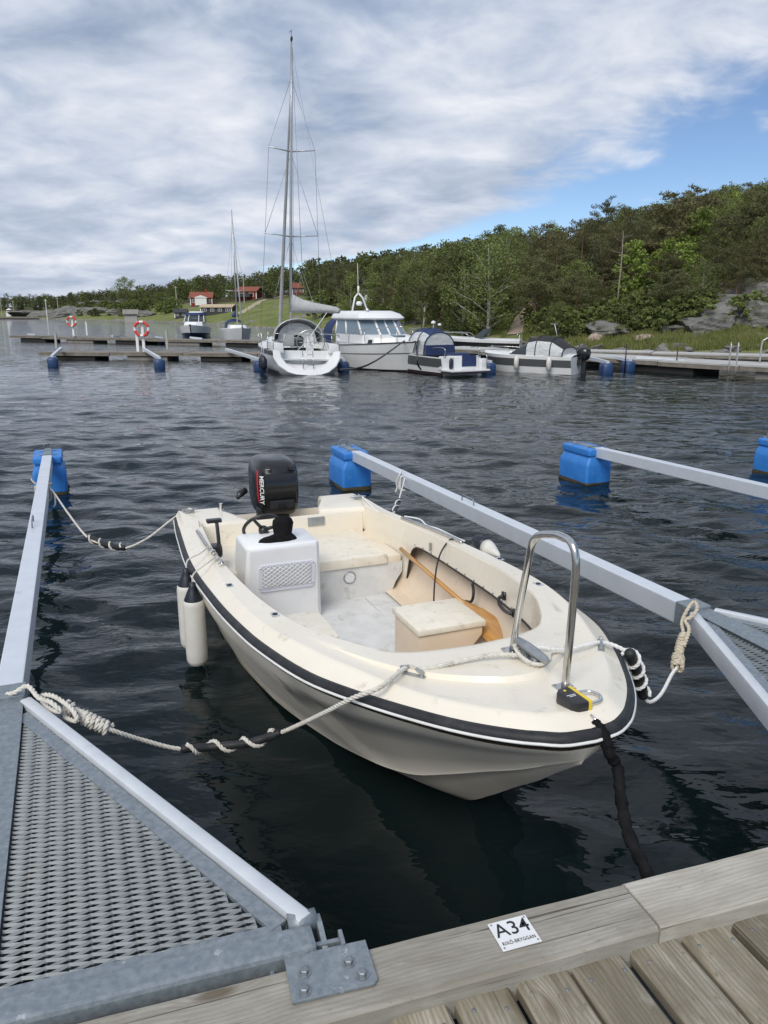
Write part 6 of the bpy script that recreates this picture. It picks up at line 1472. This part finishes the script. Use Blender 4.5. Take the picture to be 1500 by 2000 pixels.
# ---- white cabin cruiser, bow towards us
CL, CB = 7.6, 2.95; chd = math.atan2(-.88, .47); bowp = at(795, 726, 0); cr_o = Vector((bowp.x, bowp.y, 0)) - Vector((math.cos(chd), math.sin(chd), 0)) * (CL * .895 * .84)
cr = thing('cabin_cruiser', cr_o, 'white cabin cruiser with wheelhouse, bow towards the camera', 'motor boat', chd); cr.scale = (.84, .90, .86)
far_hull(cr, CL, CB, 1.05, 1.38, 'boat_white', flare=.12, rake=.10); far_deck(cr, CL, CB, 1.05, 1.38, 'boat_white', .0, .985, .05, dz=-.02)
far_hull(cr, CL, CB, 1.05, 1.38, 'boat_grey', name='waist_line', flare=.12, z0=.60, z1=.63, proud=.012); far_hull(cr, CL, CB, 1.05, 1.38, 'boat_grey', name='rub_line', flare=.12, z0=.955, z1=1.0, proud=.018); far_hull(cr, CL, CB, 1.05, 1.38, 'boat_black', name='boot_line', flare=.12, z0=.0, z1=.06, proud=.012)
house_box(cr, [(1.4, 6.5, 1.12, 1.05, .7), (1.4, 6.3, 1.05, 1.50, .7), (1.4, 5.6, .98, 1.62, .6)], 'boat_white', 'cabin_trunk')
def win_ring(z, x1, w, c): return [(1.5, -w, z), (x1 - c, -w, z), (x1, -w + c, z), (x1, w - c, z), (x1 - c, w, z), (1.5, w, z)]
lo, up = win_ring(1.60, 5.15, 1.12, .62), win_ring(2.30, 4.45, 1.02, .55)
MB().loft([win_ring(1.2, 5.2, 1.13, .62), lo], True).build('wheelhouse_base', MATS['boat_white'], cr, 35)
MB().loft([lo, up], True).build('wheelhouse_glass', MATS['screen_blue'], cr, 20)
def mull(i, f, wd=.07, nm='pillar'):
    a, b = (Vector(lo[i]).lerp(Vector(lo[i + 1]), f), Vector(up[i]).lerp(Vector(up[i + 1]), f)); MB().tube([a, b], wd, 6).build(nm, MATS['boat_white'], cr, True)
for i, f in ((0, .0), (0, .42), (0, .98), (1, 1), (2, .5), (3, 0), (4, .02), (4, .58), (4, 1)): mull(i, f, .055 if (i, f) != (2, .5) else .045)
for sgn in (-.55, .55): panel([(5.16 - .14, sgn - .42, 1.66), (5.16 - .14, sgn + .42, 1.66), (4.55, sgn + .40, 2.24), (4.55, sgn - .40, 2.24)], 'window_dark', cr, 'windscreen_pane', .01, .012) if False else None
house_box(cr, [(1.1, 4.75, 1.13, 2.28, .5), (1.05, 4.85, 1.18, 2.36, .5), (1.1, 4.55, 1.08, 2.56, .5), (1.4, 4.0, .85, 2.70, .45)], 'boat_white', 'wheelhouse_roof')
panel([(2.4, -.35, 2.705), (3.4, -.35, 2.71), (3.4, .35, 2.71), (2.4, .35, 2.705)], 'window_dark', cr, 'roof_hatch', .03, .02)
for sg in (-1, 1):
    panel([(5.55, sg * 1.055, 1.22), (5.1, sg * 1.10, 1.22), (5.15, sg * 1.075, 1.4), (5.5, sg * 1.04, 1.4)][::sg], 'window_dark', cr, 'porthole', .02, .03)
    rails(cr, [(3.6, sg * 1.38, 1.2), (3.8, sg * 1.36, 1.72), (5.2, sg * 1.2, 1.86), (6.4, sg * .85, 1.96), (7.2, sg * .42, 2.02)], .018, name='bow_rail')
    for x_, y_ in ((5.0, 1.26), (6.1, .98), (6.9, .6)): MB().tube([(x_ + .1, sg * y_, 1.3), (x_, sg * y_ * .97, 1.9)], .015, 6).build('stanchion', MATS['steel'], cr, True)
ar = MB()
for sg in (-1, 1): ar.tube([(1.9, sg * .42, 2.66), (1.75, sg * .2, 3.35), (1.72, 0, 3.55)], .045, 7)
ar.tube([(1.72, 0, 3.5), (1.72, 0, 3.9)], .05, 7); ar.build('radar_mast', MATS['boat_white'], cr, True)
MB().lathe([(.05, 0), (.14, .02), (.16, .12), (.1, .2), (0, .22)], (1.8, 0, 2.95), n=12).build('horn_lamp', MATS['boat_white'], cr, True); MB().tube([(1.7, 0, 3.8), (1.66, 0, 5.0)], [.022, .008], 6).build('aerial', MATS['boat_white'], cr, True)
MB().lathe([(.05, 0), (.09, .04), (.09, .12), (0, .16)], (4.0, -.6, 2.66), n=10).build('searchlight', MATS['chrome'], cr, True)
MB().loft([[(x_, 1.2 * math.cos(a), 1.1 + 1.35 * math.sin(a) ** .6) for a in np.linspace(0, math.pi, 11)] for x_ in (-.0, 1.1)]).build('aft_canopy', MATS['canvas_navy'], cr, True)
hatch = house_box(cr, [(5.6, 6.2, .3, 1.55, .1), (5.62, 6.18, .28, 1.62, .1)], 'screen_blue', 'deck_hatch')
# ---- navy-canopy day cruiser, stern towards us on the right
nh = math.atan2(.90, -.44); ns_ = at(905, 733, 0); nb = thing('day_cruiser', (ns_.x - .1, ns_.y, 0), 'day cruiser with navy canopy and swim platform, stern towards the camera', 'motor boat', nh + R(3)); nb.scale = (.78, .80, .70)
NL, NB = 6.9, 2.45
far_hull(nb, NL, NB, .95, 1.25, 'boat_white', flare=.14); far_hull(nb, NL, NB, .95, 1.25, 'boat_grey', name='grey_band', flare=.14, z0=.45, z1=.93, proud=.012); far_hull(nb, NL, NB, .95, 1.25, 'antifoul', name='boot_line', flare=.14, z0=.0, z1=.16, proud=.014); far_deck(nb, NL, NB, .95, 1.25, 'boat_white', .35, .985, .12)
MB().box((-.42, 0, .30), (.95, 2.1, .10)).build('swim_platform', MATS['boat_white'], nb, False, .03); MB().box((-.42, 0, .20), (.97, 2.13, .07)).build('platform_edge', MATS['antifoul'], nb, False, .01)
house_box(nb, [(.0, .45, 1.06, .3, .1), (.02, .4, 1.04, 1.0, .1)], 'boat_white', 'stern_bulkhead')
panel([(-.004, -.05, .45), (-.004, -.85, .45), (.01, -.85, 1.04), (.01, -.05, 1.04)], 'canvas_navy', nb, 'engine_cover', .02, .02)
MB().box((.75, -.3, .98), (.7, 1.0, .28)).build('sun_pad', MATS['canvas_navy'], nb, 40, .06)
def canopy(par, xs_, w, z0, hs, mtop, mside, n=15, split=4):
    rows = [[(x_, w * wk * math.cos(a), z0 + h * math.sin(a) ** .62) for a in np.linspace(0, math.pi, n)] for x_, h, wk in xs_]
    MB().loft([r[split:n - split] for r in rows]).build('canopy_top', MATS[mtop], par, True)
    MB().loft([r[:split + 1] for r in rows]).build('canopy_window', MATS[mside], par, True); MB().loft([r[n - split - 1:] for r in rows]).build('canopy_window', MATS[mside], par, True)
    a = rows[0]; MB().add(a, [tuple(range(len(a)))]).build('aft_window', MATS[mside], par)
    for r in rows[::1]: MB().tube(r, .035, 5).build('canopy_seam', MATS[mtop], par, True)
canopy(nb, [(1.9, 1.2, .95), (2.5, 1.42, 1.0), (3.3, 1.36, 1.0), (4.3, .55, .95)], .92, .98, None, 'canvas_navy', 'clear_vinyl')
panel([(1.87, -.82, .95), (1.87, .82, .95), (1.88, .82, 1.5), (1.88, -.82, 1.5)][::-1], 'canvas_navy', nb, 'canopy_skirt', .01, .03)
for sg in (-1, 1):
    rails(nb, [(.0, sg * .95, .95), (-.1, sg * .95, 1.35), (.2, sg * 1.0, 1.45), (.8, sg * 1.08, 1.4)], .02, name='stern_rail'); rails(nb, [(3.9, sg * 1.1, 1.15), (4.3, sg * 1.0, 1.6), (5.6, sg * .72, 1.72), (6.5, sg * .25, 1.78)], .016, name='bow_rail')
    rails(nb, [(-.75, sg * .92, .35), (-.75, sg * .92, 1.0), (-.6, sg * .92, 1.08), (-.25, sg * .95, 1.08), (-.1, sg * .95, .9)], .02, name='platform_rail')
MB().tube([(2.0, .3, 2.34), (2.0, .3, 2.62)], .02, 5).lathe([(.03, 0), (.11, .02), (.11, .14), (0, .2)], (2.0, .3, 2.6), n=8).lathe([(.03, 0), (.09, .02), (.09, .12), (0, .16)], (2.0, -.05, 2.5), n=8).build('radar_lamp', MATS['boat_white'], nb, True)
MB().box((-.62, -.78, .62), (.25, .28, .55)).build('folded_ladder', MATS['boat_white'], nb, 40, .04)
q = nb.matrix_basis @ Vector((.05, .55, .75)); f = thing('fender', q, 'navy fender against the stern of the navy canopy boat', 'fender', 0, 'navy fenders'); MB().lathe([(.0, -.3), (.08, -.28), (.10, -.2), (.10, .05), (.04, .12), (0, .14)], n=10).build('body', MATS['fender_navy'], f, True)
# ---- black-canopy sports boat with outboard
kh = math.atan2(.56, -.83); ks = at(1128, 730, 0); kb = thing('sports_boat', (ks.x, ks.y, 0), 'white sports boat with black canopy and big black outboard', 'motor boat', kh); kb.scale = (.66, .80, .70)
KL, KB = 6.0, 2.2
far_hull(kb, KL, KB, .92, 1.0, 'boat_white', flare=.16); far_hull(kb, KL, KB, .92, 1.0, 'boat_grey', name='grey_band', flare=.16, z0=.40, z1=.82, proud=.012); far_deck(kb, KL, KB, .92, 1.0, 'boat_white', .0, .985, .14)
house_box(kb, [(2.6, 4.6, .85, .95, .5), (2.8, 4.2, .7, 1.12, .4)], 'boat_white', 'fore_cabin')
MB().loft([[(3.9, .9 * math.cos(a), .95 + .10 * math.sin(a)) for a in np.linspace(0, math.pi, 9)], [(2.75, .93 * math.cos(a), .95 + .86 * math.sin(a) ** .55) for a in np.linspace(0, math.pi, 9)]]).build('windscreen', MATS['window_dark'], kb, True)
canopy(kb, [(.55, .45, 1.0), (1.3, .98, 1.0), (2.2, 1.04, .98), (2.8, .9, .95)], .98, .95, None, 'canvas_black', 'clear_vinyl', split=3)
ob = MB().loft([[(-.30 + a * l_, b * w_, z_) for a, b in ((-1, -.6), (-.6, -1), (.6, -1), (1, -.6), (1, .6), (.6, 1), (-.6, 1), (-1, .6))] for z_, l_, w_ in ((.75, .20, .16), (.85, .32, .22), (1.1, .36, .24), (1.3, .32, .22), (1.4, .2, .14))], True, True).build('outboard_motor', MATS['cowl_black'], kb, 45)
MB().loft([[(-.34 + a, b, z_) for a, b in ((-.12, -.08), (.14, -.08), (.14, .08), (-.12, .08))] for z_ in (.78, .3, -.3)], True, True).build('leg', MATS['cowl_matt'], ob); MB().box((-.12, 0, .62), (.3, .36, .3)).build('bracket', MATS['cowl_matt'], ob, False, .03)
for x_ in (1.2, 3.2):
    q = kb.matrix_basis @ Vector((x_, 1.18, .55)); f = thing('fender', q, 'white fender on the near side of the black canopy boat, ' + ('nearer the outboard' if x_ < 2 else 'nearer the bow'), 'fender', 0, 'small white fenders'); MB().lathe([(.0, -.25), (.09, -.22), (.10, 0), (.09, .2), (.03, .27), (0, .28)], n=10).build('body', MATS['fender_white'], f, True)
MB().tube([(1.5, -.3, 1.95), (1.7, -.3, 2.6)], .02, 5).tube([(1.7, -.75, 2.6), (1.7, .2, 2.62)], .012, 5).build('aerial', MATS['boat_white'], kb, True)
for sg in (-1, 1): rails(kb, [(3.6, sg * .95, 1.0), (3.9, sg * .9, 1.25), (5.0, sg * .6, 1.32), (5.7, sg * .15, 1.34)], .015, name='bow_rail')
# row of white fenders on the arm beside it
# ---- small open boat behind
oh = math.atan2(.25, -.97); os_ = at(1016, 690, 0); ob_ = thing('bow_rider', (os_.x, os_.y, 0), 'small white and dark open boat behind the black canopy boat', 'motor boat', oh); ob_.scale = (.95, 1, .95)
far_hull(ob_, 5.2, 2.0, .75, .95, 'boat_white'); far_hull(ob_, 5.2, 2.0, .75, .95, 'boat_black', name='dark_band', z0=.3, z1=.8, proud=.012); far_deck(ob_, 5.2, 2.0, .75, .95, 'boat_white', 0, .985, .1)
MB().loft([[(2.2, -.85, .9), (2.7, -.5, .92), (2.7, .5, .92), (2.2, .85, .9)], [(1.8, -.78, 1.38), (2.15, -.45, 1.42), (2.15, .45, 1.42), (1.8, .78, 1.38)]]).build('windscreen', MATS['window_dark'], ob_, 40)
rails(ob_, [(2.9, -.9, .9), (3.2, -.85, 1.15), (4.4, -.5, 1.2), (5.0, 0, 1.22), (4.4, .5, 1.2), (3.2, .85, 1.15), (2.9, .9, .9)], .015, name='bow_rail'); rails(ob_, [(.2, -.8, .8), (.1, -.8, 1.2), (.1, .8, 1.2), (.2, .8, .8)], .015, name='targa_hoop')
# ---- navy motorboat and small yacht, far left
mh = math.atan2(-.97, .10); mp = at(380, 661, 0); mo = thing('motor_cruiser', (mp.x - 1.0, mp.y + 6.2, 0), 'navy hulled motor cruiser, bow on, at the farther pontoon', 'motor boat', mh); mo.scale = (.8, .86, .84)
far_hull(mo, 7.6, 2.9, .95, 1.35, 'boat_navy', flare=.12); far_hull(mo, 7.6, 2.9, .95, 1.35, 'boat_white', name='white_topside', flare=.12, z0=.42, z1=1.0, proud=.03); far_deck(mo, 7.6, 2.9, .95, 1.35, 'boat_white', 0, .985, .1)
house_box(mo, [(1.5, 5.8, 1.0, 1.1, .7), (1.5, 5.2, .9, 1.65, .6)], 'boat_white', 'cabin_trunk'); house_box(mo, [(1.2, 4.7, 1.05, 1.6, .6), (1.2, 3.7, .92, 2.35, .5)], 'window_dark', 'windscreen'); house_box(mo, [(.6, 3.8, 1.0, 2.33, .5), (.6, 3.5, .9, 2.6, .4)], 'canvas_navy', 'canopy'); house_box(mo, [(.7, 3.0, .7, 2.6, .3), (.7, 2.8, .6, 2.72, .3)], 'boat_white', 'roof')
for sg in (-1, 1):
    rails(mo, [(3.8, sg * 1.3, 1.2), (4.2, sg * 1.25, 1.75), (6, sg * .85, 1.95), (7.3, sg * .2, 2.05)], .018, name='bow_rail'); MB().tube([(4.68, sg * .55, 1.62), (3.7, sg * .5, 2.35)], .045, 5).build('pillar', MATS['boat_white'], mo, True); MB().tube([(4.15, sg * 1.04, 1.6), (3.25, sg * .93, 2.35)], .045, 5).build('pillar', MATS['boat_white'], mo, True)
hh = R(-60); hp = at(466, 665, 0); sy = thing('small_yacht', (hp.x - 1.6, hp.y + 5.4, 0), 'small white sailing boat with slim mast at the farther pontoon', 'sailing boat', math.atan2(-.9, .3))
far_hull(sy, 6.8, 2.3, .8, 1.0, 'boat_white', flare=.1); far_deck(sy, 6.8, 2.3, .8, 1.0, 'boat_white', 0, .985, .08); house_box(sy, [(2.2, 5.0, .75, .85, .4), (2.3, 4.7, .62, 1.2, .35)], 'boat_white', 'coachroof')
MB().tube([(4.0, 0, 1.1), (3.9, 0, 5.5), (3.75, 0, 10.2)], [.06, .055, .035], 8).build('mast', MATS['spar'], sy, True)
for sg in (-1, 1): MB().tube([(3.94, 0, 3.9), (3.85, sg * .8, 3.95)], .03, 5).build('spreader', MATS['spar'], sy, True); MB().tube([(3.8, sg * 1.05, .9), (3.85, sg * .8, 3.95), (3.78, 0, 8.8)], .01, 4).build('shroud', MATS['wire'], sy, True)
MB().tube([(6.7, 0, 1.05), (5.4, 0, 4.9), (3.9, 0, 9.6)], [.05, .06, .03], 7).build('furled_headsail', MATS['canvas_grey'], sy, True); MB().tube([(.2, 0, .9), (3.75, 0, 10.1)], .008, 4).build('backstay', MATS['wire'], sy, True)
MB().loft([[(x_, -w, z_), (x_, 0, z_ + h_), (x_, w, z_), (x_, 0, z_ - .1)] for x_, z_, h_, w in ((3.9, 1.9, .55, .16), (2.4, 1.9, .35, .14), (1.2, 1.9, .2, .08))], True, True).build('sail_cover', MATS['canvas_navy'], sy, True)
MB().loft([hood(1.9, .8, .95, .75, 9), hood(2.9, .75, .95, .5, 9)]).build('sprayhood', MATS['canvas_navy'], sy, True)
# mooring lines of the cruiser
for pts, lb in (([cr.matrix_basis @ Vector((7.2, -.35, 1.4)), at(720, 712, .8), at(664, 722, .4)], 'dark mooring line from the cruiser bow to the float by the yacht'), ([cr.matrix_basis @ Vector((7.3, .3, 1.42)), at(815, 705, .9), at(822, 722, .4)], 'dark mooring line from the cruiser bow to the float on its right')):
    o = MB().tube(smooth_path(pts, 6), .028, 6).build('mooring_line', MATS['black_rubber'], None, True); tag(o, lb, 'rope', 'far mooring lines')
# ================================================================ HOUSES AND SHORE THINGS
def house(px_, d_, w, dp, hw, hr, label, wall='house_red', roof='roof_tile', rz=0, wins=3, z=None, chim=False, name='house', trim=True, eave=.35):
    x_, y_ = az(px_, d_); o = thing(name, (x_, y_, (land_z(x_, y_) if z is None else z)), label, 'house', rz)
    hh_ = hw; MB().prism([(-w / 2, -dp / 2), (w / 2, -dp / 2), (w / 2, dp / 2), (-w / 2, dp / 2)], -1.5, hh_).build('wall', MATS[wall], o)
    for sx_ in (-1, 1): MB().add([(sx_ * w / 2, -dp / 2, hh_), (sx_ * w / 2, dp / 2, hh_), (sx_ * w / 2, 0, hh_ + hr)], [(0, 1, 2)]).build('gable', MATS[wall], o)
    t = .14; e = eave
    rf = None
    for sy_ in (-1, 1):
        k = e / (dp / 2) * hr; q = [(-w / 2 - e, sy_ * (dp / 2 + e), hh_ - k), (w / 2 + e, sy_ * (dp / 2 + e), hh_ - k), (w / 2 + e, 0, hh_ + hr), (-w / 2 - e, 0, hh_ + hr)]
        mb = MB(); mb.add(q + [(a, b, c + t) for a, b, c in q], [(0, 1, 2, 3), (4, 5, 6, 7), (0, 1, 5, 4), (1, 2, 6, 5), (2, 3, 7, 6), (3, 0, 4, 7)]); rf = mb.build('roof', MATS[roof], o)
    if chim: MB().box((w * .2, 0, hh_ + hr + .3), (.6, .5, 1.1)).build('chimney', MATS['house_red'], rf)
    for i in range(wins):
        xx = -w / 2 + w * (i + .5) / wins; wn = MB().box((xx, -dp / 2 - .03, hh_ * .55), (w / wins * .5, .06, hh_ * .46)).build('window', MATS['house_white'], o)
        for s_ in (-1, 1): MB().box((xx + s_ * w / wins * .115, -dp / 2 - .065, hh_ * .55), (w / wins * .19, .02, hh_ * .38)).build('pane', MATS['house_glass'], wn)
    if trim:
        for sx_ in (-1, 1): MB().box((sx_ * w / 2, -dp / 2 - .01, hh_ / 2), (.22, .1, hh_)).build('corner_board', MATS['house_white'], o)
    return o
h1 = house(396, 215, 5.6, 5.6, 2.1, 1.3, 'red house with orange tiled roof on the far left hill', rz=R(8), chim=True, wins=3)
MB().box((0, -3.6, 1.0), (3.0, 1.3, 2.0)).build('porch', MATS['house_white'], h1); MB().add([(-1.9, -4.4, 1.95), (1.9, -4.4, 1.95), (0, -4.4, 2.6), (-1.9, -2.9, 1.95), (1.9, -2.9, 1.95), (0, -2.9, 2.6)], [(0, 1, 2), (0, 2, 5, 3), (1, 4, 5, 2)]).build('porch_roof', MATS['house_white'], h1)
h2 = house(489, 205, 5.6, 4.6, 2.0, 1.0, 'red-roofed cottage with veranda in the middle of the far meadow', rz=R(-14), wins=2)
MB().box((-.6, -3.2, 1.0), (4.6, 1.2, .9)).build('veranda', MATS['house_dark'], h2)
house(428, 168, 6.6, 4, 1.25, .5, 'low dark cabin with pale roof by the far shore', 'house_dark', 'roof_tan', R(-6), 4, None, eave=.3)
house(353, 176, 2.4, 3, 1.2, .6, 'small black hut with white trim left of the low cabin', 'house_dark', 'house_dark', R(10), 2)
house(583, 196, 2.6, 4, 1.6, 1.0, 'red-roofed house half hidden behind the yacht mast', rz=R(5), wins=2)
house(690, 150, 3.4, 4, 2.1, .9, 'white cottage just above the cabin cruiser', 'house_white', 'boat_grey', R(12), 3, None, trim=False)
house(722, 128, 1.6, 2, 1.6, .3, 'small white shed at the edge of the wood', 'house_white', 'boat_grey', 0, 1, None, trim=False)
house(255, 172, 2.6, 2.4, 1.5, .7, 'grey boathouse at the far left waterline', 'pole_grey', 'concrete', R(15), 0, .35, trim=False, name='boathouse')
house(210, 285, 4.2, 4, 1.7, 1.1, 'small white house high on the far left ridge', 'house_white', 'boat_grey', R(20), 2, None, trim=False)
x_, y_ = az(18, 263); lh = thing('lighthouse', (x_, y_, .2), 'small round white lighthouse on the far left point', 'lighthouse')
MB().lathe([(1.1, 0), (1.0, 1.8), (1.05, 1.85), (1.05, 2.0), (.7, 2.05)], n=16).build('tower', MATS['house_white'], lh, 40); MB().lathe([(.62, 2.0), (.62, 2.5)], n=12).build('lantern', MATS['house_glass'], lh, 40); MB().lathe([(.85, 2.5), (.7, 2.75), (.1, 3.0)], n=12).build('dome', MATS['house_white'], lh, 40)
for i, (px_, d_, h_) in enumerate([(91, 215, 5.2), (346, 205, 6.2), (27, 262, 5), (114, 258, 5), (478, 195, 6), (3, 260, 6)]):
    x_, y_ = az(px_, d_); o = MB().tube([(0, 0, -.5), (0, 0, h_)], [.13, .09], 7).box((0, 0, h_ - .35), (.9, .08, .08)).build('utility_pole', MATS['pole_grey'] if i else MATS['house_white'], None); o.location = (x_, y_, max(.3, land_z(x_, y_))); tag(o, ['white pole rising from the far left rocks', 'pole left of the red house', 'pole beside the small lighthouse', 'pole above the far left rock knolls', 'pole beside the veranda cottage', 'pole at the left edge of the photo'][i], 'pole', 'poles on the far shore')
x_, y_ = az(60, 250); o = thing('quay', (x_, y_, 0), 'low dark quay along the far left shore', 'quay', R(-6)); MB().box((0, -6, .45), (30, 2.2, .5)).build('deck', MATS['pontoon_wood'], o); MB().box((0, -6, .1), (30, 1.8, .5)).build('base', MATS['float_dark'], o)
